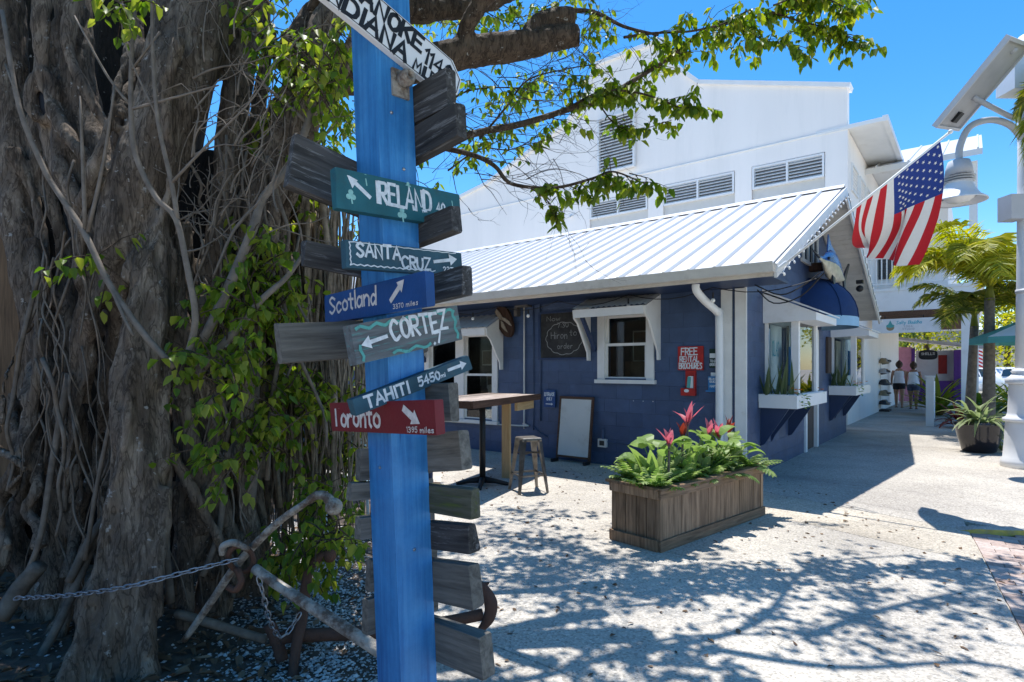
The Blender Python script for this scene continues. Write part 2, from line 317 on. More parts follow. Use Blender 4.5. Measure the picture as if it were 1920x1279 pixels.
class MB:
    def __init__(s): s.v = []; s.f = []; s.mi = []; s.m = 0
    def add(s, vs, fs):
        o = len(s.v); s.v.extend(Vector(v) for v in vs); s.f.extend(tuple(i + o for i in f) for f in fs); s.mi.extend([s.m] * len(fs)); return s
    def box(s, x0, x1, y0, y1, z0, z1, M=None):
        vs = [Vector(p) for p in ((x0, y0, z0), (x1, y0, z0), (x1, y1, z0), (x0, y1, z0), (x0, y0, z1), (x1, y0, z1), (x1, y1, z1), (x0, y1, z1))]
        if M: vs = [M @ v for v in vs]
        return s.add(vs, [(0, 3, 2, 1), (4, 5, 6, 7), (0, 1, 5, 4), (1, 2, 6, 5), (2, 3, 7, 6), (3, 0, 4, 7)])
    def bar(s, a, b, w, h, up=(0, 0, 1)):
        a, b = Vector(a), Vector(b); d = b - a; l = d.length; d.normalize(); up = Vector(up)
        sd = d.cross(up)
        if sd.length < 1e-4: sd = d.cross(Vector((1, 0, 0)))
        sd.normalize(); u = sd.cross(d)
        M = Matrix((( d.x, sd.x, u.x, a.x), (d.y, sd.y, u.y, a.y), (d.z, sd.z, u.z, a.z), (0, 0, 0, 1)))
        vs = [M @ Vector(p) for p in ((0, -w / 2, -h / 2), (0, w / 2, -h / 2), (0, w / 2, h / 2), (0, -w / 2, h / 2), (l, -w / 2, -h / 2), (l, w / 2, -h / 2), (l, w / 2, h / 2), (l, -w / 2, h / 2))]
        return s.add(vs, [(0, 1, 2, 3), (4, 7, 6, 5), (0, 4, 5, 1), (1, 5, 6, 2), (2, 6, 7, 3), (3, 7, 4, 0)])
    def prism(s, poly, y0, y1, M=None):
        """polygon in x,z pushed from y0 to y1"""
        n = len(poly); vs = [Vector((p[0], y0, p[1])) for p in poly] + [Vector((p[0], y1, p[1])) for p in poly]
        if M: vs = [M @ v for v in vs]
        return s.add(vs, [tuple(range(n)), tuple(range(2 * n - 1, n - 1, -1))] + [(i, i + n, (i + 1) % n + n, (i + 1) % n) for i in range(n)])
    def slab(s, poly, z0, z1):
        n = len(poly); vs = [Vector((p[0], p[1], z0)) for p in poly] + [Vector((p[0], p[1], z1)) for p in poly]
        return s.add(vs, [tuple(range(n - 1, -1, -1)), tuple(range(n, 2 * n))] + [(i, (i + 1) % n, (i + 1) % n + n, i + n) for i in range(n)])
    def tube(s, pts, r, n=8, cap=True, smooth=0):
        pts = [Vector(p) for p in pts]
        rr = list(r) if isinstance(r, (list, tuple)) else [r] * len(pts)
        if smooth:
            q = catmull(pts, smooth); m = len(pts) - 1
            rr = [rr[min(int(i / smooth), m - 1)] * (1 - (i / smooth - min(int(i / smooth), m - 1))) + rr[min(int(i / smooth), m - 1) + 1] * (i / smooth - min(int(i / smooth), m - 1)) for i in range(len(q))]; pts = q
        o = len(s.v); k = len(pts); prev = None
        for i, p in enumerate(pts):
            d = (pts[min(i + 1, k - 1)] - pts[max(i - 1, 0)])
            if d.length < 1e-9: d = Vector((0, 0, 1))
            d.normalize()
            if prev is None: x = d.orthogonal().normalized()
            else:
                x = prev - d * prev.dot(d)
                x = x.normalized() if x.length > 1e-6 else d.orthogonal().normalized()
            prev = x; y = d.cross(x)
            for j in range(n):
                a = 2 * math.pi * j / n; s.v.append(p + (x * math.cos(a) + y * math.sin(a)) * rr[i])
        for i in range(k - 1):
            for j in range(n):
                s.f.append((o + i * n + j, o + i * n + (j + 1) % n, o + (i + 1) * n + (j + 1) % n, o + (i + 1) * n + j)); s.mi.append(s.m)
        if cap:
            s.f.append(tuple(o + j for j in range(n - 1, -1, -1))); s.mi.append(s.m)
            s.f.append(tuple(o + (k - 1) * n + j for j in range(n))); s.mi.append(s.m)
        return s
    def lathe(s, prof, n=16, c=(0, 0, 0), M=None, cap=True):
        o = len(s.v)
        for (r, z) in prof:
            for j in range(n):
                a = 2 * math.pi * j / n; p = Vector((r * math.cos(a) + c[0], r * math.sin(a) + c[1], z + c[2])); s.v.append(M @ p if M else p)
        for i in range(len(prof) - 1):
            for j in range(n):
                s.f.append((o + i * n + j, o + i * n + (j + 1) % n, o + (i + 1) * n + (j + 1) % n, o + (i + 1) * n + j)); s.mi.append(s.m)
        if cap:
            s.f.append(tuple(o + j for j in range(n - 1, -1, -1))); s.mi.append(s.m)
            s.f.append(tuple(o + (len(prof) - 1) * n + j for j in range(n))); s.mi.append(s.m)
        return s
    def ball(s, c, r, n=10, sq=(1, 1, 1)):
        m = max(4, n // 2 + 1); prof = [(max(1e-4, r * math.sin(math.pi * i / m)), -r * math.cos(math.pi * i / m)) for i in range(m + 1)]
        M = Matrix.Translation(c) @ Matrix.Diagonal((*sq, 1)); return s.lathe(prof, n, M=M, cap=False)
    def blade(s, base, az, length, elev, droop, width, segs=6, fold=.25, roll=0, taper=.45):
        """a strap leaf: rises at elev, bends down by droop, folded along its rib"""
        p = Vector(base); e = elev; o = len(s.v); side0 = Vector((-math.sin(az), math.cos(az), 0))
        for i in range(segs + 1):
            t = i / segs; d = Vector((math.cos(az) * math.cos(e), math.sin(az) * math.cos(e), math.sin(e)))
            up = side0.cross(d) * -1
            sd = (side0 * math.cos(roll) + up * math.sin(roll))
            w = width * (min(1, (t + .12) / taper) ** .7 if t < taper else max(.02, (1 - (t - taper) / (1 - taper)) ** .75)) * .5
            nrm = sd.cross(d)
            if nrm.z < 0: nrm = -nrm
            s.v.extend([p - sd * w + nrm * w * fold, p.copy(), p + sd * w + nrm * w * fold])
            p = p + d * (length / segs); e -= droop / segs
        for i in range(segs):
            a = o + 3 * i; s.f.extend([(a, a + 1, a + 4, a + 3), (a + 1, a + 2, a + 5, a + 4)]); s.mi.extend([s.m] * 2)
        return s
    def mesh(s, name, mats, smooth=False, M=None):
        me = bpy.data.meshes.new(name)
        vs = [M @ v for v in s.v] if M else s.v
        me.from_pydata([tuple(v) for v in vs], [], s.f)
        for m in (mats if isinstance(mats, (list, tuple)) else [mats]): me.materials.append(MATS[m])
        if s.m or any(s.mi): me.polygons.foreach_set('material_index', s.mi)
        if smooth: me.polygons.foreach_set('use_smooth', [True] * len(me.polygons))
        me.update(); return me
    def build(s, name, mats, parent=None, M=None, smooth=False, world=False, **kw):
        if world and parent: M = mw(parent).inverted() @ (M or Matrix.Identity(4))
        return link(name, s.mesh(name, mats, smooth, M), parent, **kw)
CB = {}
def cbox(sx, sy, sz, b, mname, jit=0):
    """chamfered box mesh, origin at its centre, shared between alike pieces"""
    key = (round(sx, 3), round(sy, 3), round(sz, 3), b, mname, jit)
    if key in CB: return CB[key]
    bm = bmesh.new(); rg = random.Random(jit)
    for X in (-1, 1):
        for Y in (-1, 1):
            for Z in (-1, 1):
                j = [rg.uniform(-1, 1) * b * .6 if jit else 0 for _ in range(3)]
                x, y, z = X * sx / 2 + j[0], Y * sy / 2 + j[1], Z * sz / 2 + j[2]
                bm.verts.new((x - X * b, y, z)); bm.verts.new((x, y - Y * b, z)); bm.verts.new((x, y, z - Z * b))
    r = bmesh.ops.convex_hull(bm, input=bm.verts[:])
    bmesh.ops.delete(bm, geom=[g for g in r['geom_unused'] if isinstance(g, bmesh.types.BMVert)], context='VERTS')
    me = bpy.data.meshes.new('piece'); bm.to_mesh(me); bm.free(); me.materials.append(MATS[mname]); CB[key] = me
    return me
def clip(poly, a, b, c):
    """keep the side a*x + b*y + c >= 0 of a convex polygon"""
    out = []
    for i in range(len(poly)):
        p, q = poly[i], poly[(i + 1) % len(poly)]; dp = a * p[0] + b * p[1] + c; dq = a * q[0] + b * q[1] + c
        if dp >= 0: out.append(p)
        if (dp >= 0) != (dq >= 0):
            t = dp / (dp - dq); out.append((p[0] + (q[0] - p[0]) * t, p[1] + (q[1] - p[1]) * t))
    return out
def rect_sub(r, holes):
    x0, x1, z0, z1 = r
    hs = [h for h in holes if h[0] < x1 - 1e-6 and h[1] > x0 + 1e-6 and h[2] < z1 - 1e-6 and h[3] > z0 + 1e-6]
    if not hs: return [r]
    xs = sorted({x0, x1, *[min(max(h[i], x0), x1) for h in hs for i in (0, 1)]}); zs = sorted({z0, z1, *[min(max(h[i], z0), z1) for h in hs for i in (2, 3)]}); out = []
    for i in range(len(xs) - 1):
        for k in range(len(zs) - 1):
            cx, cz = (xs[i] + xs[i + 1]) / 2, (zs[k] + zs[k + 1]) / 2
            if not any(h[0] < cx < h[1] and h[2] < cz < h[3] for h in hs): out.append((xs[i], xs[i + 1], zs[k], zs[k + 1]))
    return out
def fused(mb, voxel, mname, name, smooth_it=2, disp=None):
    """one continuous skin grown over overlapping tapered tubes"""
    me = mb.mesh('tmp', mname); o = bpy.data.objects.new('tmp', me); COL.objects.link(o)
    rm = o.modifiers.new('r', 'REMESH'); rm.mode = 'VOXEL'; rm.voxel_size = voxel; rm.use_smooth_shade = True
    if smooth_it:
        sm = o.modifiers.new('s', 'SMOOTH'); sm.factor = .5; sm.iterations = smooth_it
    dg = bpy.context.evaluated_depsgraph_get(); dg.update()
    out = bpy.data.meshes.new_from_object(o.evaluated_get(dg)); out.name = name
    bpy.data.objects.remove(o); bpy.data.meshes.remove(me)
    out.materials.clear(); out.materials.append(MATS[mname])
    if disp:
        n = len(out.vertices); co = np.empty(n * 3); no = np.empty(n * 3); out.vertices.foreach_get('co', co); out.vertices.foreach_get('normal', no)
        co = co.reshape(-1, 3); no = no.reshape(-1, 3); d = np.array([disp(c) for c in co]); co += no * d[:, None]; out.vertices.foreach_set('co', co.ravel())
    out.polygons.foreach_set('use_smooth', [True] * len(out.polygons)); out.update()
    return out
class Leaves:
    """many leaf-sized faces: base, pointing direction, size"""
    def __init__(s): s.b = []; s.d = []; s.n = []; s.l = []; s.w = []
    def add(s, b, d, n, l, w): s.b.append(tuple(b)); s.d.append(tuple(d)); s.n.append(tuple(n)); s.l.append(l); s.w.append(w)
    def mesh(s, name, mname, M=None):
        b = np.array(s.b); d = np.array(s.d); n = np.array(s.n); l = np.array(s.l)[:, None]; w = np.array(s.w)[:, None]
        d /= np.linalg.norm(d, axis=1)[:, None] + 1e-9; sd = np.cross(d, n); sd /= np.linalg.norm(sd, axis=1)[:, None] + 1e-9; n = np.cross(sd, d)
        k = len(b); v = np.empty((k, 6, 3))
        g = np.random.default_rng(k); fo = g.uniform(-.02, .42, (k, 1)); cu = g.uniform(-.08, .38, (k, 1)); sk = g.uniform(-.12, .12, (k, 1))
        v[:, 0] = b; v[:, 1] = b + d * l * .30 + sd * w * .5 + n * w * fo; v[:, 2] = b + d * l * .68 + sd * (w * .36 + l * sk * .5) + n * (w * fo * .6 - l * cu * .4); v[:, 3] = b + d * l * (1 - cu * .2) + sd * l * sk - n * l * cu
        v[:, 4] = b + d * l * .68 - sd * (w * .36 - l * sk * .5) + n * (w * fo * .6 - l * cu * .4); v[:, 5] = b + d * l * .30 - sd * w * .5 + n * w * fo
        v = v.reshape(-1, 3)
        if M is not None: Mn = np.array(M); v = v @ Mn[:3, :3].T + Mn[:3, 3]
        me = bpy.data.meshes.new(name); me.vertices.add(k * 6); me.vertices.foreach_set('co', v.ravel())
        idx = (np.arange(k)[:, None] * 6 + np.array([0, 1, 2, 3, 0, 3, 4, 5])[None]).ravel()
        me.loops.add(len(idx)); me.loops.foreach_set('vertex_index', idx.astype(np.int32)); me.polygons.add(k * 2)
        me.polygons.foreach_set('loop_start', np.arange(k * 2, dtype=np.int32) * 4)
        me.update(calc_edges=True); me.materials.append(MATS[mname]); return me
    def build(s, name, mname, parent=None, kind=None, label=None):
        M = mw(parent).inverted() if parent else None
        return link(name, s.mesh(name, mname, M), parent, kind=kind, label=label)
def rv(a=1.0): return Vector((random.uniform(-a, a), random.uniform(-a, a), random.uniform(-a, a)))

# ------------------------------------------------------------------ hand-lettering strokes
GL = {'A': '0,0 .34,1 .68,0|.13,.36 .55,.36', 'B': '0,0 0,1|~0,1 .5,.93 .5,.6 0,.52|~0,.52 .6,.45 .58,.06 0,0', 'C': '~.6,.84 .32,1 .03,.7 .03,.3 .3,0 .62,.14', 'D': '0,0 0,1|~0,1 .5,.9 .64,.5 .5,.1 0,0',
      'E': '.55,1 0,1 0,0 .58,0|0,.52 .46,.52', 'F': '.55,1 0,1 0,0|0,.52 .45,.52', 'G': '~.6,.84 .32,1 .03,.7 .03,.3 .3,0 .6,.14 .62,.42|.62,.44 .38,.44', 'H': '0,0 0,1|.58,0 .58,1|0,.5 .58,.5', 'I': '.1,0 .1,1', 'J': '~.45,1 .45,.2 .22,0 0,.14',
      'K': '0,0 0,1|.56,1 0,.42|.2,.6 .6,0', 'L': '0,1 0,0 .52,0', 'M': '0,0 .08,1 .4,.3 .72,1 .8,0', 'N': '0,0 0,1 .58,0 .58,1', 'O': '~.33,1 .06,.78 .04,.25 .33,0 .62,.25 .62,.78 .33,1', 'P': '0,0 0,1|~0,1 .52,.95 .52,.52 0,.46',
      'R': '0,0 0,1|~0,1 .52,.95 .5,.54 0,.48|.2,.48 .58,0', 'S': '~.56,.86 .3,1 .04,.8 .28,.54 .56,.26 .3,0 .02,.13', 'T': '0,1 .66,1|.33,1 .33,0', 'U': '~0,1 .02,.3 .3,0 .56,.3 .58,1', 'V': '0,1 .32,0 .64,1', 'X': '0,0 .56,1|0,1 .56,0', 'Y': '0,1 .3,.5 .6,1|.3,.5 .3,0', 'Z': '0,1 .58,1 0,0 .6,0',
      '0': '~.28,1 .05,.75 .05,.25 .28,0 .52,.25 .52,.75 .28,1', '1': '.02,.8 .18,1 .18,0', '2': '~.04,.8 .28,1 .5,.74 .28,.36 .02,.02|.02,.02 .55,.02', '3': '~.04,.9 .3,1 .48,.76 .2,.54|~.2,.54 .54,.34 .34,0 .02,.1', '4': '.4,0 .4,1 0,.34 .58,.34', '5': '.5,1 .08,1 .05,.56|~.05,.56 .4,.6 .5,.26 .26,0 .02,.1',
      '6': '~.46,.95 .14,.66 .06,.24 .3,0 .5,.26 .3,.5 .07,.3', '7': '0,1 .54,1 .2,0', '9': '~.5,.72 .3,1 .06,.76 .24,.5 .5,.72 .46,.3 .2,0', '.': '.05,0 .08,.05', ':': '.06,.15 .09,.2|.06,.6 .09,.65', '-': '.02,.45 .4,.45',
      'a': '~.48,.5 .22,.62 .03,.3 .2,0 .46,.2 .48,.55|.48,.6 .5,0', 'c': '~.46,.5 .26,.62 .03,.34 .2,0 .48,.1', 'd': '~.46,.45 .22,.6 .03,.3 .2,0 .46,.2|.48,1.05 .48,0', 'e': '~.05,.32 .45,.36 .28,.62 .04,.34 .2,0 .48,.1', 'g': '~.46,.45 .22,.6 .03,.3 .2,.05 .46,.2|~.48,.6 .48,-.2 .1,-.3', 'h': '.03,1 .03,0|~.03,.4 .28,.62 .45,.4 .45,0', 'i': '.06,.6 .06,0|.06,.84 .07,.9',
      'l': '.06,1.05 .06,0', 'm': '.02,.6 .02,0|~.02,.4 .2,.62 .32,.4 .32,0|~.32,.4 .5,.62 .62,.4 .62,0', 'n': '.03,.62 .03,0|~.03,.4 .26,.62 .44,.4 .44,0', 'o': '~.26,.62 .05,.45 .05,.15 .26,0 .47,.15 .47,.45 .26,.62', 'r': '.03,.62 .03,0|~.03,.36 .2,.6 .38,.56', 's': '~.38,.5 .2,.62 .05,.46 .3,.26 .34,.06 .14,0 0,.1',
      't': '.2,.95 .2,.1 .32,0|0,.62 .4,.62', 'u': '~.02,.6 .03,.15 .22,0 .42,.2|.44,.6 .45,0', 'w': '0,.6 .14,0 .3,.5 .46,0 .6,.6', 'y': '0,.6 .2,.05|.42,.6 .1,-.35'}
def strokes(text, h=1.0, gap=.2, jit=.02):
    out = []; x = 0
    for ch in text:
        if ch == ' ': x += .4; continue
        mx = 0; dy = random.uniform(-jit, jit) * 2
        for st in GL[ch].split('|'):
            sm = st[0] == '~'; pts = [tuple(float(q) for q in p.split(',')) for p in st.lstrip('~').split()]
            mx = max(mx, max(p[0] for p in pts))
            pts = [Vector((p[0] + random.uniform(-jit, jit), p[1] + random.uniform(-jit, jit) + dy, 0)) for p in pts]
            if sm: pts = catmull(pts, 4)
            out.append([(x + p.x, p.y) for p in pts])
        x += mx + gap
    w = x - gap
    return [[(a * h, b * h) for a, b in pl] for pl in out], w * h
LAY = [0]
def ribbon(mb, pl, wd, y, ox=0, oz=0, sx=1, sz=1, shear=0, rot=0):
    pts = [Vector((ox + (p[0] * sx + p[1] * shear) * math.cos(rot) - p[1] * sz * math.sin(rot), oz + p[1] * sz * math.cos(rot) + p[0] * sx * math.sin(rot))) for p in pl]
    n = len(pts); LAY[0] = (LAY[0] + 1) % 24; yy = y - LAY[0] * 2e-5; vs = []
    for i, p in enumerate(pts):
        d0 = (pts[i] - pts[i - 1]) if i else (pts[1] - pts[0]); d1 = (pts[i + 1] - pts[i]) if i < n - 1 else d0
        d0 = d0.normalized() if d0.length > 1e-9 else Vector((1, 0)); d1 = d1.normalized() if d1.length > 1e-9 else d0
        t = d0 + d1; t = t.normalized() if t.length > .2 else d1
        nn = Vector((-t.y, t.x)); k = min(1.6, 1 / max(.35, abs(nn.dot(Vector((-d1.y, d1.x)))))); ww = wd * .5 * k * random.uniform(.88, 1.1)
        e = (-d0 * wd * .4 if i == 0 else d1 * wd * .4 if i == n - 1 else Vector((0, 0)))
        vs.append(Vector((p.x + nn.x * ww + e.x, yy, p.y + nn.y * ww + e.y))); vs.append(Vector((p.x - nn.x * ww + e.x, yy, p.y - nn.y * ww + e.y)))
    mb.add(vs, [(2 * i, 2 * i + 1, 2 * i + 3, 2 * i + 2) for i in range(n - 1)])
class TB(MB):
    """several written lines: each becomes a part of its own"""
    def __init__(s): super().__init__(); s.lines = []
    def build(s, name, mats, parent=None, **kw):
        for l in s.lines: l.build(name, mats, parent, **kw)
        if s.v: super().build(name, mats, parent, **kw)
def write(mb, text, x, z, width, h, wd, y, gap=.2, jit=.025, rot=0, shear=0):
    """hand-painted text in the x,z plane at depth y, scaled to the given width"""
    pl, w = strokes(text, h, gap, jit)
    if isinstance(mb, TB): mb.lines.append(MB()); mb = mb.lines[-1]
    for q in pl: ribbon(mb, q, wd, y, x, z, width / w, 1, shear, rot)
    return mb
def arrow(mb, x0, z0, x1, z1, wd, head, y):
    d = Vector((x1 - x0, z1 - z0)); l = d.length; d.normalize(); n = Vector((-d.y, d.x)); a = Vector((x0, z0)); m = a + d * (l - head); t = a + d * l
    q = lambda p: (p.x, y, p.y)
    mb.add([q(a + n * wd * .5), q(a - n * wd * .4), q(m - n * wd * .5), q(m - n * head * .6), q(t), q(m + n * head * .6), q(m + n * wd * .5)], [(0, 6, 5, 4, 3, 2, 1)])
# ================================================================== the ground
mb = MB(); mb.add([(-400, -60, -.06), (400, -60, -.06), (400, 800, -.06), (-400, 800, -.06)], [(0, 1, 2, 3)])
mat('sandy_ground', (.50, .46, .40), .9, .15, 2, .2)
tag(mb.build('ground', 'sandy_ground'), kind='structure')
def halfplane(p, q, inside):
    a, b = -(q[1] - p[1]), q[0] - p[0]; c = -(a * p[0] + b * p[1])
    return (a, b, c) if a * inside[0] + b * inside[1] + c > 0 else (-a, -b, -c)
LJ = halfplane((2.9, 6.73), (4.02, 5.1), (1, 4)); LJ2 = tuple(-v for v in LJ)
LB = halfplane((3.96, 5.02), (2.73, 3.1), (1, 4)); LBED = halfplane((-2.3, 6.9), (-.55, 2.3), (1, 4)); LBED2 = halfplane((-.55, 2.3), (-.25, -2), (1, 1))
patio = tag(bpy.data.objects.new('patio', None), kind='structure'); COL.objects.link(patio)
def slab_piece(name, poly, parent, m, gap=.0028, z1=.02):
    if len(poly) < 3: return
    area = abs(sum(poly[i][0] * poly[(i + 1) % len(poly)][1] - poly[(i + 1) % len(poly)][0] * poly[i][1] for i in range(len(poly)))) / 2
    if area < .02: return
    if sum(poly[i][0] * poly[(i + 1) % len(poly)][1] - poly[(i + 1) % len(poly)][0] * poly[i][1] for i in range(len(poly))) < 0: poly = poly[::-1]
    n = len(poly); ins = []
    for i in range(n):                      # draw the edges in by the joint width
        p0, p, p1 = Vector(poly[i - 1]), Vector(poly[i]), Vector(poly[(i + 1) % n]); e0 = (p - p0).normalized(); e1 = (p1 - p).normalized()
        n0 = Vector((-e0.y, e0.x)); n1 = Vector((-e1.y, e1.x)); b = (n0 + n1); b = b.normalized() if b.length > .1 else n0
        ins.append(p + b * gap / max(.4, b.dot(n0)))
    mb = MB(); lo = [(p.x, p.y, -.05) for p in ins]; md = [(p.x, p.y, z1 - .004) for p in ins]
    ctr = sum(ins, Vector((0, 0))) / n; hi = [(p.x + (ctr.x - p.x) * .004, p.y + (ctr.y - p.y) * .004, z1) for p in ins]
    mb.add(lo + md + hi, [tuple(range(2 * n, 3 * n))] + [(i, (i + 1) % n, (i + 1) % n + n, i + n) for i in range(n)] + [(i + n, (i + 1) % n + n, (i + 1) % n + 2 * n, i + 2 * n) for i in range(n)])
    mb.build(name, m, parent)
def stpoly(s0, s1, t0, t1): return [(ST(s, t).x, ST(s, t).y) for s, t in ((s0, t0), (s1, t0), (s1, t1), (s0, t1))]
tl = [-12, -9.4, -7.3, -5.3, -3.3, -1.35, 0.0]; sl = [-4, 4.0, 8.4, 13]
for i in range(len(tl) - 1):
    for k in range(len(sl) - 1):
        p = stpoly(sl[k], sl[k + 1], tl[i], tl[i + 1])
        for h in (LJ, LB, LBED, LBED2):
            if p: p = clip(p, *h)
        if p and i >= 4 and k == 0:
            hh = math.hypot(LJ[0], LJ[1]); slab_piece('concrete_slab', clip(p, -LJ[0], -LJ[1], -LJ[2] + .95 * hh), patio, 'concrete_tan'); p = clip(p, LJ[0], LJ[1], LJ[2] - .95 * hh)
        if p: slab_piece('concrete_slab', p, patio, 'concrete')
walk = tag(bpy.data.objects.new('sidewalk', None), kind='structure'); COL.objects.link(walk)
wt = [-6, .55, 2.9, 5.3, 7.8, 10.3, 13, 16, 20, 26, 34]; ws = [-9, -3.9, 0.9]
for i in range(len(wt) - 1):
    for k in range(len(ws) - 1):
        p = stpoly(ws[k], ws[k + 1], wt[i], wt[i + 1]); p = clip(p, *LJ2)
        if i == 0:
            p2 = clip(p, LJ2[0], LJ2[1], LJ2[2] - .34 * math.hypot(LJ2[0], LJ2[1])) if p else p   # narrow band in front, then the walk
            if p:
                band = clip(p, LJ[0], LJ[1], LJ[2] + .34 * math.hypot(LJ[0], LJ[1]))
                if band: slab_piece('concrete_slab', clip(band, *LB) if k != 0 else clip(band, *LB), walk, 'concrete_walk')
            p = p2
            if p: p = clip(p, *halfplane((4.0, 5.12), (6.0, 5.05), (4, 8)))
        if p: slab_piece('concrete_slab', p, walk, 'concrete_walk')
# brick street with its yellow kerb
street = tag(bpy.data.objects.new('brick_street', None), kind='structure'); COL.objects.link(street)
bd = (Vector((3.96, 5.02)) - Vector((2.73, 3.1))).normalized(); bn = Vector((bd.y, -bd.x)); b0 = Vector((2.73, 3.1)) - bd * 1.6
bl, bw = .205, .102; nb = 0; bricks = []
bc = cbox(bl - .006, bw - .006, .06, .004, 'paver', 3); bc2 = cbox(bl - .006, bw - .006, .06, .004, 'paver', 8)
for j in range(-1, 12):
    for i in range(52):
        c = b0 + bd * ((i + .5) * bw) + bn * (.006 + (j + .5 + .5 * (i % 2)) * bl)
        if i % 2 and j == -1 and 1.9 < c.y < 5.02:            # half brick closing the course at the edge
            h_ = b0 + bd * ((i + .5) * bw) + bn * (.006 + bl / 4); link('brick', cbox(bl / 2 - .006, bw - .006, .06, .004, 'paver', 3), street, (h_.x, h_.y, -.018), (0, 0, math.atan2(bn.y, bn.x)))
        if (c - b0).dot(bn) < .1 or c.y > 5.02 or c.y < 1.9 or c.x / max(c.y, .1) > .95 or nb > 298: continue
        nb += 1
        link('brick', bc if (i + j) % 2 else bc2, street, (c.x, c.y, -.018 + random.uniform(-.002, .002)), (random.uniform(-.012, .012), random.uniform(-.012, .012), math.atan2(bn.y, bn.x) + random.uniform(-.012, .012)))
mb = MB(); q_ = [b0 + bn * .004, b0 + bd * 4.0 + bn * .004, b0 + bd * 4.0 + bn * 3.0, b0 + bn * 3.0]; mb.slab([(v.x, v.y) for v in q_], -.05, -.002); mb.build('sand_bed', 'sandy_ground', street)
mb = MB()
kp = catmull([(3.93, 5.10, 0), (4.1, 5.03, 0), (4.5, 5.0, 0), (5.2, 5.08, 0), (6.2, 5.6, 0), (7.4, 6.9, 0)], 5)
for i in range(len(kp) - 1):
    a, b = kp[i], kp[i + 1]; d = (b - a).normalized(); n = Vector((-d.y, d.x, 0)) * .15
    z0, z1 = (.02 + .028 * min(1, i / 4), .02 + .028 * min(1, (i + 1) / 4))
    mb.add([a, b, b + n, a + n, a + n * .12 + Vector((0, 0, z0)), b + n * .12 + Vector((0, 0, z1)), b + n + Vector((0, 0, z1)), a + n + Vector((0, 0, z0))], [(0, 1, 5, 4), (2, 3, 7, 6)] + ([(3, 0, 4, 7)] if i == 0 else []))
    mb.m = 1; mb.add([a + n * .12 + Vector((0, 0, z0)), b + n * .12 + Vector((0, 0, z1)), b + n + Vector((0, 0, z1)), a + n + Vector((0, 0, z0))], [(0, 1, 2, 3)]); mb.m = 0
o = mb.build('kerb', ['yellow_kerb', 'concrete_walk']); tag(o, 'worn yellow painted kerb end beside the red brick paving', 'kerb')
# planting bed under the tree
mb = MB(); nx, ny = 60, 70; x0, x1, y0, y1 = -6.2, -.2, .6, 7.4
for j in range(ny + 1):
    for i in range(nx + 1):
        x = x0 + (x1 - x0) * i / nx; y = y0 + (y1 - y0) * j / ny
        rise = max(0, min(1, (-.9 - x) / 1.4)) * .10
        mb.v.append(Vector((x, y, -.005 + rise + .03 * noise.noise((x * 2, y * 2, 0)) + .014 * noise.noise((x * 8, y * 8, 3)))))
for j in range(ny):
    for i in range(nx):
        a = j * (nx + 1) + i; mb.f.append((a, a + 1, a + nx + 2, a + nx + 1)); mb.mi.append(0)
tag(mb.build('soil_bed', 'soil', smooth=True), kind='structure')
def bedz(x, y): return -.005 + max(0, min(1, (-.9 - x) / 1.4)) * .10 + .03 * noise.noise((x * 2, y * 2, 0))
# crushed shell and leaf litter that nobody could count
mb = MB(); rg = random.Random(3); ico = [(0, 0, 1), (.9, 0, .1), (0, .9, .15), (-.9, 0, .05), (0, -.9, .1), (.1, 0, -.8)]; icf = [(0, 1, 2), (0, 2, 3), (0, 3, 4), (0, 4, 1), (5, 2, 1), (5, 3, 2), (5, 4, 3), (5, 1, 4)]
cnt = 0
while cnt < 15000:
    x = rg.uniform(-2.6, -.15); y = rg.uniform(1.6, 5.2)
    edge = -.55 - (y - 2.3) * .38
    w = math.exp(-((x - edge + .22) / .34) ** 2) + .05
    if y < 2.3: w = math.exp(-((x + .62) / .4) ** 2)
    if rg.random() > w: continue
    r = rg.uniform(.004, .013) * (1.6 if rg.random() < .12 else 1); a = rg.uniform(0, 6.28); ca, sa = math.cos(a), math.sin(a); sx, sy, sz = rg.uniform(.7, 1.4), rg.uniform(.6, 1.1), rg.uniform(.35, .7)
    z = bedz(x, y) + r * .2; z = max(z, .0); cnt += 1
    mb.add([(x + (p[0] * sx * ca - p[1] * sy * sa) * r, y + (p[0] * sx * sa + p[1] * sy * ca) * r, z + p[2] * sz * r) for p in ico], icf)
tag(mb.build('shell_gravel', 'shell'), 'loose white crushed shell scattered along the bed under the signpost', 'gravel', kind='stuff')
lv = Leaves()
for _ in range(3200):
    x = rg.uniform(-4.2, -.5); y = rg.uniform(1.9, 5.0)
    if x > -.75 - (y - 2.3) * .38: continue
    a = rg.uniform(0, 6.28); lv.add((x, y, bedz(x, y) + rg.uniform(.006, .03)), (math.cos(a), math.sin(a), rg.uniform(-.25, .35)), (rg.uniform(-.5, .5), rg.uniform(-.5, .5), 1), rg.uniform(.035, .095), rg.uniform(.015, .04))
tag(lv.build('leaf_litter', 'litter'), 'brown dead leaves littering the soil between the fig roots', 'leaf litter', kind='stuff')

lv = Leaves()
for _ in range(420):
    x = rg.uniform(-1.0, 3.6); y = rg.uniform(2.2, 8.5)
    a = rg.uniform(0, 6.28); lv.add((x, y, .024), (math.cos(a), math.sin(a), rg.uniform(0, .3)), (rg.uniform(-.3, .3), rg.uniform(-.3, .3), 1), rg.uniform(.02, .06), rg.uniform(.01, .03))
tag(lv.build('fallen_leaves', 'litter'), 'a few dry fallen leaves blown over the paving', 'leaf litter', kind='stuff')

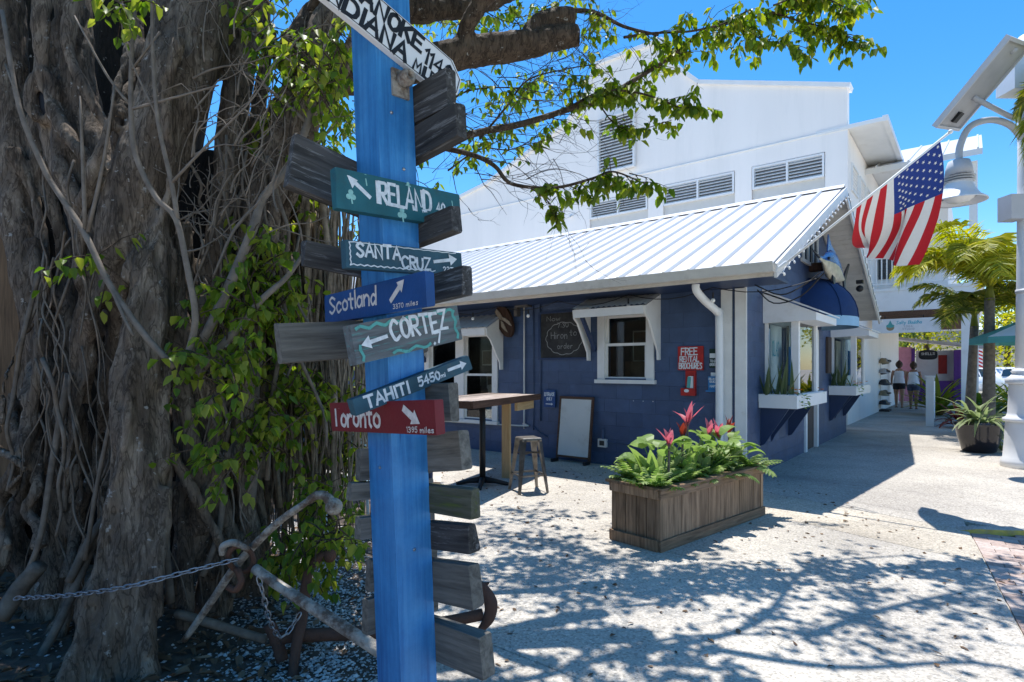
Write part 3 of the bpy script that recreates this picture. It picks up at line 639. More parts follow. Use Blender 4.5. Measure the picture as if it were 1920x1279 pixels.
# ================================================================== the navy block cafe
cafe = thing('cafe_building', 'single-storey navy blue block building with a white ribbed metal roof', 'building', C0, RZ)
GW, EV, RIDGE, OV, OG = 7.26, 2.62, 4.52, .74, .53; TR = GW / 2; SL = (RIDGE - EV) / (TR + OV)
BD = .14
def blockwall(wall, M, W, Hh, holes, poly=None, off=0):
    bw_, bh_ = .405, .2; r = 0; z = 0
    while z < Hh - .02:
        z1 = min(Hh, z + bh_); x = -(bw_ / 2 if r % 2 else 0) - off
        while x < W:
            c = (max(0, x), min(W, x + bw_), z, z1); x += bw_
            if c[1] - c[0] < .03: continue
            for (a, b, lo, hi) in rect_sub(c, holes):
                if b - a < .02 or hi - lo < .015: continue
                g = .0010
                pl = [(a + g, lo + g), (b - g, lo + g), (b - g, hi - g), (a + g, hi - g)]
                if poly:
                    q = pl
                    for h in poly: q = clip(q, *h) if q else q
                    if not q or len(q) < 3: continue
                    if len(q) != 4 or max(abs(q[i][0] - pl[i][0]) + abs(q[i][1] - pl[i][1]) for i in range(4)) > 1e-6:
                        MB().prism(q, -.0, BD * .5, M).build('block', 'navy_block', wall); continue
                me = cbox(b - a - 2 * g, BD * .5, hi - lo - 2 * g, .0028, 'navy_block')
                p = M @ Vector(((a + b) / 2, BD * .25, (lo + hi) / 2)); o = link('block', me, wall, p, (0, 0, math.atan2(M[1][0], M[0][0])))
        z = z1; r += 1
# long wall (frame x = -s): blocks as far as they can be told apart, a plain stretch behind the fig
W2 = (-2.03, -1.33, 1.30, 2.24); W1 = (-5.78, -4.18, .56, 2.06)
SH = lambda h, k: (h[0] + k, h[1] + k, h[2], h[3])
wl_ = MB()
for (a, b, lo, hi) in rect_sub((-13.0, -.006, 0, 2.9), [W2, W1]): wl_.box(a, b, .072, .2, lo, hi)
wall_long = wl_.build('side_wall', 'navy_joint', cafe, ML)
K = 8.505
blockwall(wall_long, ML @ Matrix.Translation((-K, 0, 0)), K, 2.8, [SH(W2, K), SH(W1, K)])
MB().box(-13.0, -K, 0, .071, 0, 2.8).build('plain_wall', 'navy_block', cafe, ML)
# gable wall
DOOR = (3.25, 4.15, 0, 2.08)
gp = [(0, 0), (GW, 0), (GW, EV + OV * SL - .1), (TR, RIDGE - .1), (0, EV + OV * SL - .1)]
wg = MB()
for (a, b, lo, hi) in rect_sub((.142, GW, 0, 2.8), [DOOR, (1.0, 1.9, 1.16, 2.05), (5.7, 6.55, 1.16, 2.05)]): wg.box(a, b, .072, .2, lo, hi)
wg.prism([(.142, 2.8), (GW, 2.8), (GW, gp[2][1] - .02), (TR, gp[3][1] - .02), (.142, gp[4][1] - .02)], .072, .2)
wall_g = wg.build('gable_wall', 'navy_joint', cafe, MG)
hp = [halfplane(gp[4], gp[3], (TR, 1)), halfplane(gp[3], gp[2], (TR, 1)), (1, 0, 0)]
blockwall(wall_g, MG, GW, 4.45, [DOOR, (1.0, 1.9, 1.16, 2.05), (5.7, 6.55, 1.16, 2.05)], hp)
# roof: each ribbed sheet and each rib its own piece
th = math.atan(SL); rl = (TR + OV) / math.cos(th)
SMAX = 13.2; pw = .318; npan = int((SMAX + OG) / pw)
roof = MB().add([( -OV, SMAX, EV - .035), (-OV, -OG, EV - .035), (TR, -OG, RIDGE - .035), (TR, SMAX, RIDGE - .035), (GW + OV, SMAX, EV - .035), (GW + OV, -OG, EV - .035), (GW + OV, -OG, EV), (GW + OV, SMAX, EV), (TR, -OG, RIDGE - .012), (TR, SMAX, RIDGE - .012)],
                [(0, 1, 2, 3), (3, 2, 5, 4), (7, 6, 8, 9), (5, 6, 7, 4)]).build('roof', 'white_metal', cafe)
pm = cbox(rl, pw - .004, .014, .003, 'white_metal')
rbm = MB().add([(-rl / 2, -.032, 0), (-rl / 2, -.014, .034), (-rl / 2, .014, .034), (-rl / 2, .032, 0), (rl / 2, -.032, 0), (rl / 2, -.014, .034), (rl / 2, .014, .034), (rl / 2, .032, 0)], [(0, 4, 5, 1), (1, 5, 6, 2), (2, 6, 7, 3), (0, 1, 2, 3), (7, 6, 5, 4)]).mesh('rib', 'white_metal')
mid = ((TR - OV) / 2, (EV + RIDGE) / 2)
for i in range(npan):
    s = -OG + .02 + (i + .5) * pw
    link('roof_panel', pm, roof, (mid[0], s, mid[1] - .014), (0, -th, 0)); link('roof_rib', rbm, roof, (mid[0] - .01, s + pw / 2, mid[1] - .006), (0, -th, 0))
MB().prism([(TR - .16, RIDGE - .048), (TR, RIDGE + .045), (TR + .16, RIDGE - .048), (TR, RIDGE + .028)], -OG - .01, SMAX).build('ridge_cap', 'white_metal', roof)
# gutter, fascia, rake boards, soffit boards
g = MB(); g.prism([(-OV - .12, EV - .115), (-OV - .01, EV - .115), (-OV - .01, EV - .01), (-OV - .02, EV - .01), (-OV - .02, EV - .1), (-OV - .105, EV - .1), (-OV - .125, EV - .005), (-OV - .14, EV - .005)], -OG - .02, SMAX)
g.build('gutter', 'gutter_paint', cafe)
MB().box(-OV - .008, -OV + .02, -OG + .004, SMAX, EV - .15, EV - .04).build('fascia', 'gutter_paint', cafe)
MB().box(-OV + .022, -.004, -OG + .03, SMAX, EV - .15, EV - .13).build('eave_soffit', 'navy_trim', cafe)
for sg, nm in ((-1, 'rake_board'), (1, 'rake_board')):
    xe = -OV if sg < 0 else GW + OV
    MB().prism([(xe, EV - .17), (xe, EV - .015), (TR, RIDGE - .015), (TR, RIDGE - .17)] if sg < 0 else [(TR, RIDGE - .17), (TR, RIDGE - .015), (xe, EV - .015), (xe, EV - .17)], -OG - .035, -OG - .003).build(nm, 'white_trim', cafe)
nsf = 30; sfl = rl / nsf; sm = cbox(sfl - .006, OG - .02, .016, .003, 'soffit')
for sg in (-1, 1):
    for i in range(nsf):
        f = (i + .5) / nsf; x = (-OV + f * (TR + OV)) if sg < 0 else (GW + OV - f * (TR + OV)); z = EV + f * (RIDGE - EV) - .075
        link('soffit_board', sm, cafe, (x, -OG / 2 - .004, z), (0, -th * (1 if sg < 0 else -1), 0))
# corner board and the rain pipe
MB().box(-.30, -.16, -.022, -.002, 0, 2.46).box(-.12, .0, -.03, -.002, 0, 2.46).build('corner_board', 'white_trim', cafe, ML)
MB().box(.0, .022, -.03, .0, 0, 2.5).build('corner_trim', 'white_trim', cafe, ML)
dp = MB(); dp.tube([(-.40, -.62, 2.50), (-.40, -.60, 2.40), (-.36, -.40, 2.28), (-.31, -.12, 2.16), (-.30, -.085, 2.02), (-.30, -.085, .12), (-.30, -.2, .06)], .05, 8, smooth=4)
dp.build('downspout', 'white_paint', cafe, ML, smooth=True)

def sash_window(parent, M, x0, x1, z0, z1, name='window', units=1, label=None):
    """double-hung white window: casing, sill, two sashes and panes for each unit"""
    f = MB(); c = .10
    f.box(x0 - c, x0 + .015, -.028, .05, z0 - .02, z1 + c).box(x1 - .015, x1 + c, -.028, .05, z0 - .02, z1 + c).box(x0 + .015, x1 - .015, -.03, .05, z1 - .02, z1 + c)
    w = f.build(name, 'white_trim', parent, M, label=label)
    MB().box(x0 - c - .03, x1 + c + .03, -.065, .05, z0 - .075, z0 - .021).build('sill', 'white_trim', w, M)
    uw = (x1 - x0) / units
    for u in range(units):
        a, b = x0 + u * uw + .016 + (.1 if u else 0), x0 + (u + 1) * uw - .016 - (.1 if u < units - 1 else 0); zm = (z0 + z1) / 2 + .02
        if u: MB().box(a - .2, a, -.025, .05, z0 - .019, z1 - .021).build('mullion', 'white_trim', w, M)
        for (lo, hi, y) in ((z0 - .018, zm + .02, .012), (zm - .02, z1 - .022, .045)):
            t = .038; MB().box(a, a + t, y, y + .03, lo, hi).box(b - t, b, y, y + .03, lo, hi).box(a + t, b - t, y, y + .03, lo, lo + t).box(a + t, b - t, y, y + .03, hi - t, hi).build('sash', 'white_trim', w, M)
            MB().box(a + t, b - t, y + .012, y + .016, lo + t, hi - t).build('pane', 'glass', w, M)
    return w
sash_window(cafe, ML, *W2); sash_window(cafe, ML, *W1, units=2, label='wide white double window partly hidden by the signpost')
def awning(parent, x0, x1, zt, zf, out, zb, label=None):
    """corrugated white hood on cut-out side boards"""
    a = MB(); n = 28; vs = []
    for i in range(n + 1):
        x = x0 - .03 + (x1 - x0 + .06) * i / n; w = .008 * (1 if i % 2 else -1)
        vs += [(x, -.01, zt + w), (x, -out, zf + w)]
    a.add(vs, [(2 * i, 2 * i + 1, 2 * i + 3, 2 * i + 2) for i in range(n)])
    hd = a.build('window_hood', 'white_metal', parent, ML, label=label)
    for sx in (x0, x1):
        MB().prism([(0, 0), (0, 0)], 0, 0) if False else None
        pl = [(-.002, zt - .03), (-.002, zb), (-.075, zb), (-.085, zb + .12), (-out * .72, zf - .20), (-out + .05, zf - .14), (-out + .03, zf - .02)]
        vs = [Vector((sx - .014, y, z)) for y, z in pl] + [Vector((sx + .014, y, z)) for y, z in pl]; k = len(pl)
        MB().add(vs, [tuple(range(k)), tuple(range(2 * k - 1, k - 1, -1))] + [(i, i + k, (i + 1) % k + k, (i + 1) % k) for i in range(k)]).build('side_board', 'white_trim', hd, ML)
    MB().box(x0 + .015, x1 - .015, -out + .015, -out + .04, zf - .13, zf - .018).build('front_board', 'white_trim', hd, ML)
    MB().bar((x0 + .1, -.02, zb + .15), (x0 + .1, -out * .8, zf - .1), .04, .06).build('brace', 'navy_trim', hd, ML)
awning(cafe, -2.27, -1.15, 2.50, 2.30, .50, 1.56); awning(cafe, -5.95, -3.98, 2.36, 2.12, .46, 1.42)
# dim room seen through the panes
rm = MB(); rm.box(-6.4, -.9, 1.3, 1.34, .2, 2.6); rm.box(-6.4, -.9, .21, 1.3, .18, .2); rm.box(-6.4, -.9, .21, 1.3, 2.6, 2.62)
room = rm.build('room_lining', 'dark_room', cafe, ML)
for i, (x, z, w, h) in enumerate([(-5.6, 1.5, .3, .25), (-5.2, 1.5, .26, .3), (-5.55, 1.1, .34, .24), (-5.1, 1.05, .22, .3), (-4.7, 1.6, .3, .36), (-4.35, 1.55, .26, .28), (-4.6, 1.15, .3, .25), (-4.25, 1.1, .25, .3), (-1.9, 1.55, .34, .5), (-1.45, 1.6, .2, .6)]):
    pf = MB().box(x - w / 2, x + w / 2, 1.0, 1.02, z, z + h).build('picture_frame', 'room_cream', room, ML); MB().box(x - w / 2 + .025, x + w / 2 - .025, .99, .998, z + .025, z + h - .025).build('picture', 'room_wood', pf, ML)
MB().lathe([(.05, 0), (.075, .14), (.07, .16), (.02, .17)], 12, (-4.62, .45, .98)).build('table_lamp', 'room_cream', room, ML, smooth=True)
MB().box(-2.0, -1.3, .6, .64, 1.28, 1.55).build('counter', 'room_wood', room, ML)
# conduits, junction boxes and socket on the long wall
MB().tube([(-3.5, -.03, 2.55), (-3.5, -.03, .62), (-3.52, -.03, .54), (-3.62, -.03, .5), (-6.2, -.03, .46)], .014, 6, smooth=3).build('conduit', 'pipe_white', cafe, ML, smooth=True)
MB().tube([(-3.18, -.02, 2.5), (-3.18, -.02, .6)], .012, 6).tube([(-3.32, -.02, 2.5), (-3.32, -.02, .62), (-3.3, -.02, .5), (-3.2, -.02, .42), (-3.05, -.02, .36)], .01, 6, smooth=3).build('conduit', 'navy_block', cafe, ML, smooth=True)
MB().box(-3.62, -3.36, -.12, -.002, 2.44, 2.5).box(-3.66, -3.6, -.1, -.002, 2.3, 2.44).build('junction_box', 'grey_steel', cafe, ML)
sk = MB().box(-2.11, -1.97, -.05, -.002, .28, .40).build('socket', 'pipe_white', cafe, ML); MB().box(-2.08, -2.0, -.054, -.051, .305, .375).build('socket_cover', 'dark_room', sk, ML)
MB().tube([(-2.04, -.02, .40), (-2.04, -.02, .55)], .02, 6).tube([(-2.6, -.01, .36), (-1.0, -.01, .36)], .008, 5).build('conduit', 'navy_block', cafe, ML)
for x in (-1.55, -1.4, -1.25): MB().ball((x, -.004, .98), .008, 6).build('screw_plug', 'white_paint', cafe, ML)

# ---- bay windows on the gable
def bay(t0, label, content):
    w, d, zb, zt = 1.19, .43, 1.10, 2.09
    b = MB(); b.box(t0 - .3, t0 + w + .3, -d - .02, -.003, 1.0, zb)
    bayo = b.build('bay_window', 'white_paint', cafe, label=label)
    q = .05
    for (x, y) in ((t0, -d), (t0 + w - .09, -d)): MB().box(x, x + .09, y, y + .09, zb, zt).build('corner_post', 'white_paint', bayo)
    for x in (t0, t0 + w - .035): MB().box(x, x + .035, -.05, -.003, zb, zt).build('wall_post', 'white_paint', bayo)
    MB().box(t0, t0 + w, -d, -.003, zt - .001, zt + .05).build('head', 'white_paint', bayo)
    MB().box(t0 + .09, t0 + w - .09, -d + .03, -d + .036, zb + .001, zt - .002).build('pane', 'glass_bay', bayo)
    for x in (t0 + .016, t0 + w - .022): MB().box(x, x + .006, -d + .091, -.051, zb + .001, zt - .002).build('pane', 'glass_bay', bayo)
    # sloping hood
    ho = [(-.003, 2.50), (-.68, 2.20), (-.68, 2.075), (-.64, 2.075), (-.64, 2.06), (-.003, 2.06)]
    hd = MB()
    pl = [(-.003, 2.47), (-.66, 2.175), (-.66, 2.075), (-.003, 2.06)]; x0, x1 = t0 - .09, t0 + w + .11; k = 4
    vs = [Vector((x0, y, z)) for y, z in pl] + [Vector((x1, y, z)) for y, z in pl]
    hd.add(vs, [(0, 3, 2, 1), (4, 5, 6, 7)] + [(i, i + k, (i + 1) % k + k, (i + 1) % k)[::-1] for i in range(k)])
    hood = hd.build('bay_hood', 'white_paint', bayo)
    MB().add([(x0 - .03, -.004, 2.52), (x1 + .03, -.004, 2.52), (x1 + .03, -.70, 2.20), (x0 - .03, -.70, 2.20), (x0 - .03, -.004, 2.49), (x1 + .03, -.004, 2.49), (x1 + .03, -.70, 2.18), (x0 - .03, -.70, 2.18)], [(0, 3, 2, 1), (4, 5, 6, 7), (3, 7, 6, 2), (0, 4, 7, 3), (1, 2, 6, 5)]).build('hood_roof', 'white_metal', hood)
    # shelf brackets: triangular navy boards
    for x in (t0 - .18, t0 + .35, t0 + w + .12):
        pl = [(-.004, .999), (-d + .02, .999), (-.05, .42 if x != t0 + .35 else .5), (-.004, .40)]
        vs = [Vector((x - .02, y, z)) for y, z in pl] + [Vector((x + .02, y, z)) for y, z in pl]
        MB().add(vs, [(0, 3, 2, 1), (4, 5, 6, 7)] + [(i, i + 4, (i + 1) % 4 + 4, (i + 1) % 4)[::-1] for i in range(4)]).build('bracket', 'navy_trim', bayo)
    # flower trough either side of the glass: an open box of boards
    for (a, c) in ((t0 - .31, t0 - .015), (t0 + w + .015, t0 + w + .40)):
        tr = MB(); tr.box(a, c, -d - .05, -d - .026, .92, 1.09).box(a, a + .022, -d - .025, -.01, .92, 1.09).box(c - .022, c, -d - .025, -.01, .92, 1.09).box(a + .023, c - .023, -d - .025, -.01, .92, .99)
        tr.build('flower_trough', 'white_paint', bayo)
    MB().box(t0 - .014, t0 + w + .014, -d - .05, -d - .026, .92, 1.09).build('trough_front', 'white_paint', bayo)
    # things on show
    for (nm, m, bx) in content: MB().box(*bx).build(nm, m, bayo)
    return bayo
b1 = bay(.85, 'bay window with snake plants nearest the building corner', [('display_panel', 'paper', (.93, 1.5, -.06, -.05, 1.15, 2.05)), ('display_banner', 'blue_plastic', (1.30, 1.62, -.22, -.2, 1.2, 1.75)), ('price_card', 'paper', (1.55, 1.72, -.38, -.375, 1.15, 1.3)), ('display_post', 'grey_steel', (1.34, 1.37, -.19, -.17, 1.12, 2.05))])
t = MB(); write(t, 'OLAS', 1.0, 1.62, .34, .2, .02, -.062, jit=.02); t.build('lettering', 'ink_cyan', b1)
b2 = bay(5.55, 'bay window beyond the navy dome awning', [('display_panel', 'room_cream', (5.65, 6.2, -.06, -.05, 1.15, 2.0)), ('display_cloth', 'blue_plastic', (6.0, 6.3, -.25, -.22, 1.3, 1.8)), ('price_card', 'paper', (6.4, 6.55, -.38, -.375, 1.15, 1.35))])
MB().box(4.98, 5.3, -.05, -.003, 1.35, 2.05).build('notice_case', 'door_wood', cafe)
# door under the dome awning
d = MB().box(DOOR[0] + .06, DOOR[1] - .06, .03, .07, 0.02, 2.02).build('door', 'door_wood', cafe)
MB().ball((DOOR[0] + .14, .01, 1.0), .03, 8).build('door_knob', 'grey_steel', d, smooth=True)
MB().box(DOOR[0] - .06, DOOR[0] + .06, -.03, .07, 0.02, 2.14).box(DOOR[1] - .06, DOOR[1] + .06, -.03, .07, .02, 2.14).box(DOOR[0] + .06, DOOR[1] - .06, -.03, .07, 2.02, 2.14).build('door_frame', 'white_paint', cafe)
# dome awning: navy canvas over bent hoops, pale valance
aw = MB(); n, m_ = 14, 8; ct, zc = 3.72, 2.30; rx, ry, rz_ = .86, .72, .72
for i in range(m_ + 1):
    ph = math.pi / 2 * i / m_
    for j in range(n + 1):
        a = math.pi * j / n; aw.v.append(Vector((ct - rx * math.cos(a) * math.cos(ph), -.004 - ry * math.sin(a) * math.cos(ph), zc + rz_ * math.sin(ph))))
for i in range(m_):
    for j in range(n):
        k = i * (n + 1) + j; aw.f.append((k, k + 1, k + n + 2, k + n + 1)); aw.mi.append(0)
dome = aw.build('dome_awning', 'awning_navy', cafe, smooth=True)
vl = MB(); vs = []
for j in range(n + 1):
    a = math.pi * j / n; x, y = ct - (rx + .004) * math.cos(a), -.004 - (ry + .004) * math.sin(a); vs += [(x, y, zc + .01), (x, y, zc - .15)]
vl.add(vs, [(2 * j, 2 * j + 1, 2 * j + 3, 2 * j + 2) for j in range(n)]); vl.build('valance', 'awning_pale', dome, smooth=True)
for a in (.0, math.pi * .28, math.pi * .5, math.pi * .72, math.pi):
    pts = [(ct - (rx + .006) * math.cos(a) * math.cos(p), -.004 - (ry + .006) * math.sin(a) * math.cos(p), zc + (rz_ + .006) * math.sin(p)) for p in [math.pi / 2 * i / 8 for i in range(9)]]
    MB().tube(pts, .008, 5).build('hoop', 'awning_navy', dome)
# slatted vent high in the gable
for i in range(7):
    x = TR - .55 + i * .18; hgt = (RIDGE - .32) - abs(x - TR) * SL * 1.0
    MB().box(x - .05, x + .03, -.03, -.002, 3.28, hgt).build('vent_slat', 'fish_dark' if i % 2 else 'soffit', wall_g)
MB().box(TR - .7, TR + .64, -.04, -.002, 3.22, 3.278).build('vent_sill', 'soffit', wall_g)
sp = MB().box(5.9, 6.02, -.5, -.38, 3.15, 3.22).build('spotlight_arm', 'black_metal', cafe); MB().ball((5.95, -.44, 3.05), .07, 8).build('spotlight', 'black_metal', cafe, smooth=True)
# ================================================================== the tall white building behind
O9 = ST(0, 9.0)
tall = thing('white_building', 'tall white stucco building with louvred windows and a stepped gable', 'building', O9, RZ)
HO = [(-7.70, -5.62, 4.2, 6.92), (-5.13, -3.0, 4.2, 6.97), (-2.55, -.74, 4.2, 6.97)]
w = MB()
for (a, b, lo, hi) in rect_sub((-17, -.25, 0, 7.45), HO): w.box(a, b, .0, .3, lo, hi)
tw = w.build('front_wall', 'white_stucco', tall, ML)
w = MB(); w.prism([(-17, 7.451), (-.25, 7.451), (-.25, 8.46), (-4.03, 9.72), (-4.75, 10.45), (-5.18, 11.35), (-7.45, 11.35), (-7.85, 10.45), (-8.6, 9.72), (-12.2, 8.4), (-17, 7.5)], .012, .3); w.build('upper_wall', 'white_stucco', tall, ML)
# coping along the stepped top
tp = [(-.18, 8.44), (-4.03, 9.70), (-4.75, 10.43), (-5.16, 11.34), (-7.47, 11.34), (-7.87, 10.43), (-8.62, 9.70), (-12.2, 8.38), (-17, 7.5)]
for a, b in zip(tp[:-1], tp[1:]): MB().bar((a[0], .14, a[1] + .05), (b[0], .14, b[1] + .05), .42, .11).build('coping', 'white_paint', tall, ML)
def louvre(M, x0, x1, z0, z1, parent, nsl, mull=True):
    f = MB(); t = .05; f.box(x0, x0 + t, -.02, .1, z0, z1).box(x1 - t, x1, -.02, .1, z0, z1).box(x0 + t, x1 - t, -.02, .1, z0, z0 + t).box(x0 + t, x1 - t, -.02, .1, z1 - t, z1)
    if mull: f.box((x0 + x1) / 2 - .025, (x0 + x1) / 2 + .025, -.022, .1, z0 + t, z1 - t)
    o = f.build('louvre_frame', 'white_paint', parent, M); MB().box(x0 + t, x1 - t, .11, .13, z0 + t, z1 - t).build('louvre_back', 'louvre_back', o, M)
    for i in range(nsl):
        z = z0 + t + (z1 - z0 - 2 * t) * (i + .5) / nsl; h = (z1 - z0 - 2 * t) / nsl
        for (a, b) in (((x0 + t, (x0 + x1) / 2 - .026), ((x0 + x1) / 2 + .026, x1 - t)) if mull else ((x0 + t, x1 - t),)):
            MB().add([(a, .0, z - h * .42), (b, .0, z - h * .42), (b, .09, z + h * .30), (a, .09, z + h * .30), (a, .012, z - h * .5), (b, .012, z - h * .5), (b, .1, z + h * .22), (a, .1, z + h * .22)], [(0, 1, 2, 3), (7, 6, 5, 4), (0, 4, 5, 1)]).build('louvre_slat', 'white_paint', o, M)
    return o
for (a, b, lo, hi) in HO:
    louvre(ML, a + .02, b - .02, 6.34, hi - .02, tall, 6)
    MB().box(a + .02, b - .02, .06, .1, 5.78, 6.34).build('shutter_box', 'shutter_beige', tall, ML)
    MB().box(a + .02, b - .02, .12, .16, 4.2, 5.78).build('window_glass', 'car_glass', tall, ML)
MV = ML @ Matrix.Translation((0, -.13, 0)); louvre(MV, -7.32, -6.02, 7.72, 9.5, tall, 17, False)
MB().tube([(-17, -.01, 7.46), (-.25, -.01, 7.46)], .02, 6).build('band', 'white_paint', tall, ML)
MB().tube([(-8.4, -.02, 6.6), (-8.4, -.15, 6.5)], .04, 6).build('wall_spotlight', 'white_paint', tall, ML)
# its side wall and roof edge along the walk
MB().box(.302, 12, .23, .5, 0, 7.4).box(.0, .301, .235, .249, 0, 7.5).build('side_wall', 'white_stucco', tall)
MB().box(-.02, 12, -.50, .95, 7.42, 7.52).build('side_eave', 'white_paint', tall); MB().box(-.05, 12, -.62, -.501, 7.40, 7.54).build('side_gutter', 'white_paint', tall)
for k in range(3):
    x = .45 + k * 1.3; louvre(MG @ Matrix.Translation((0, .21, 0)), x, x + 1.0, 6.0, 6.7, tall, 7, False)
# ================================================================== two-storey white building with the shop porch
shop = thing('porch_building', 'two-storey white building with railed balcony over a shop porch', 'building', ST(0, 12.3), RZ)
b = MB(); b.box(0, 12, -2.35, 3.0, 3.08, 3.66); bf = b.build('balcony_floor', 'white_paint', shop)
MB().box(-.03, 12, -2.45, 3.0, 3.66, 3.74).build('balcony_edge', 'white_paint', shop)
MB().box(-.012, 8, -2.3, 2.6, 2.93, 3.079).build('porch_beam', 'brown_beam', shop)
MB().box(2.2, 12, -1.6, 3.0, 3.741, 7.0).build('upper_wall', 'white_stucco', shop)
MB().add([(-.5, -2.4, 7.0), (-.5, 3.5, 7.0), (4.5, 3.5, 8.9), (4.5, -2.4, 8.9), (-.5, -2.4, 7.16), (-.5, 3.5, 7.16), (4.5, 3.5, 9.06), (4.5, -2.4, 9.06)], [(0, 1, 2, 3), (7, 6, 5, 4), (0, 4, 5, 1), (3, 7, 4, 0), (2, 6, 7, 3), (1, 5, 6, 2)]).build('roof', 'white_metal', shop)
for k in range(8): MB().bar((-.5, -2.3 + k * .75, 7.18), (4.5, -2.3 + k * .75, 9.08), .04, .04).build('roof_rib', 'white_metal', shop)
MB().box(2.15, 2.199, -.9, .2, 4.3, 6.0).build('window', 'car_glass', shop); MB().box(2.14, 2.149, -1.0, .3, 6.0, 6.12).build('window_head', 'white_paint', shop)
for y in (-2.3, -.6, 1.1): MB().box(.02, .2, y, y + .18, 3.74, 7.0).build('balcony_post', 'white_paint', shop)
rl_ = MB().box(.05, .11, -2.12, 1.1, 4.62, 4.68).box(.05, .11, -2.12, 1.1, 3.86, 3.9).build('railing', 'white_paint', shop)
for k in range(25): MB().box(.065, .095, -2.05 + k * .128, -2.02 + k * .128, 3.9, 4.62).build('baluster', 'white_paint', rl_)
MB().box(.03, .4, -2.32, -1.95, .02, 2.93).build('porch_column', 'white_paint', shop)
for (x, y, wd) in ((1.75, .52, .42), (2.7, .38, .2), (.8, .95, .35)):
    MB().box(x, x + wd, y, y + wd, .12, 2.93).build('porch_column', 'white_paint', shop); MB().box(x - .06, x + wd + .06, y - .08, y + wd + .06, .02, .12).build('column_base', 'white_paint', shop)
MB().box(3.3, 9.5, .8, .95, .02, 2.93).build('shop_wall', 'white_stucco', shop)
MB().box(3.35, 4.9, .76, .795, .03, 2.55).build('doorway_shade_panel', 'dark_room', shop); MB().box(6.3, 9.3, .76, .795, .03, 2.55).build('doorway_shade_panel', 'dark_room', shop)  # dark panels on the wall, shade of the open doorways as colour
for k in range(3): MB().box(5.0 + k * .5, 5.1 + k * .5, .7, .799, .03, 2.6).build('shop_mullion', 'white_paint', shop)
MB().box(5.0, 6.2, .75, .799, .8, 2.5).build('shop_pane', 'car_glass', shop)
# hanging shop sign, facing down the walk
sg = thing('shop_sign', 'white hanging sign with pineapple emblem and yoga studio lettering', 'sign', ST(-.72, 12.05, 2.44), R(-ANG * 57.2958) if False else -ANG)
MB().box(-.80, .80, -.02, .02, 0, .40).build('sign_panel', 'sign_white', sg)
q = MB(); write(q, 'Salty', -.22, .245, .22, .085, .014, -.0215, shear=.2); write(q, 'Buddha', .06, .245, .30, .085, .014, -.0215, shear=.2); q.build('script_lettering', 'ink_cyan', sg)
q = MB(); write(q, 'YOGA', -.04, .15, .2, .05, .009, -.0215, gap=.5); write(q, 'STUDIO', -.07, .075, .27, .05, .009, -.0215, gap=.45); q.build('block_lettering', 'grey_roof', sg)
q = MB(); q.add([(-.36 + .095 * math.cos(a), -.0214, .15 + .085 * math.sin(a)) for a in [i * math.pi / 8 for i in range(16)]], [tuple(range(16))]); q.build('emblem_fruit', 'straw', sg)
q = MB(); q.add([(-.43, -.0222, .2), (-.36, -.0222, .36), (-.29, -.0222, .2)], [(0, 1, 2)]); q.add([(-.36 + .1 * math.cos(a), -.0218, .2 + .05 * math.sin(a)) for a in [i * math.pi / 8 for i in range(16)]], [tuple(range(16))]); q.build('emblem_leaves', 'teal_cloth', sg)
for x in (-.5, .4): MB().box(x, x + .02, -.01, .01, .4, .49).build('hanger', 'black_metal', sg)
# ================================================================== the signpost
post_base = Vector((-.36 + .091 * .369 / 2.237, 2.0, 0))
sp = thing('signpost', 'leaning bright blue wooden post crowded with hand-painted direction boards', 'signpost', post_base)
sp.rotation_euler = (0, -math.atan(.091 / 2.237), 0)
pw_ = .1436
pm_ = cbox(pw_, pw_, 3.5, .006, 'post_blue'); post = link('post', pm_, sp, (0, 0, 1.72), (0, 0, R(45)))
for (n, a, z) in (('FL', .0, 1.12), ('FR', .0, .84), ('FR', .02, 2.12), ('FL', .0, 1.50), ('FR', -.02, 2.30)):
    q = math.sqrt(.5); d = Vector((q if n == 'FR' else -q, -q, 0)); tg = Vector((q, q if n == 'FR' else -q, 0)); p = d * (pw_ / 2 + .001) + tg * a
    MB().ball((p.x, p.y, z), .006, 6).build('nail_head', 'chain_steel', post, Matrix.Rotation(-R(45), 4, 'Z') @ Matrix.Translation((0, 0, -1.72)))
q = math.sqrt(.5)
def board(face, a0, a1, m0, m1, h, mname, label, thk=.032, pts=None):
    n = {'FR': (q, -q), 'FL': (-q, -q), 'BR': (q, q), 'BL': (-q, q)}[face]; d = (q, q) if face in ('FR', 'BL') else (q, -q)
    ac, mc = (a0 + a1) / 2, (m0 + m1) / 2; off = pw_ / 2 + thk / 2 + .001; ln = math.hypot(a1 - a0, m1 - m0)
    k = abs(d[0])
    if pts: me = MB().prism(pts, -thk / 2, thk / 2).mesh('board', mname)
    else: me = cbox(ln, thk, h, .006 if face[0] == 'B' else .0035, mname, 1 + int(abs(a1 * 1000 + h * 700)) % 50)
    o = link('sign_board', me, sp, (n[0] * off + d[0] * ac, n[1] * off + d[1] * ac, mc), (0, -math.atan2(m1 - m0, a1 - a0), R(45 if face in ('FR', 'BL') else -45)), label=label)
    return o, ln, -thk / 2 - .0012
def letters(o, m, fn):
    mb = TB(); fn(mb); return mb.build('lettering', m, o)
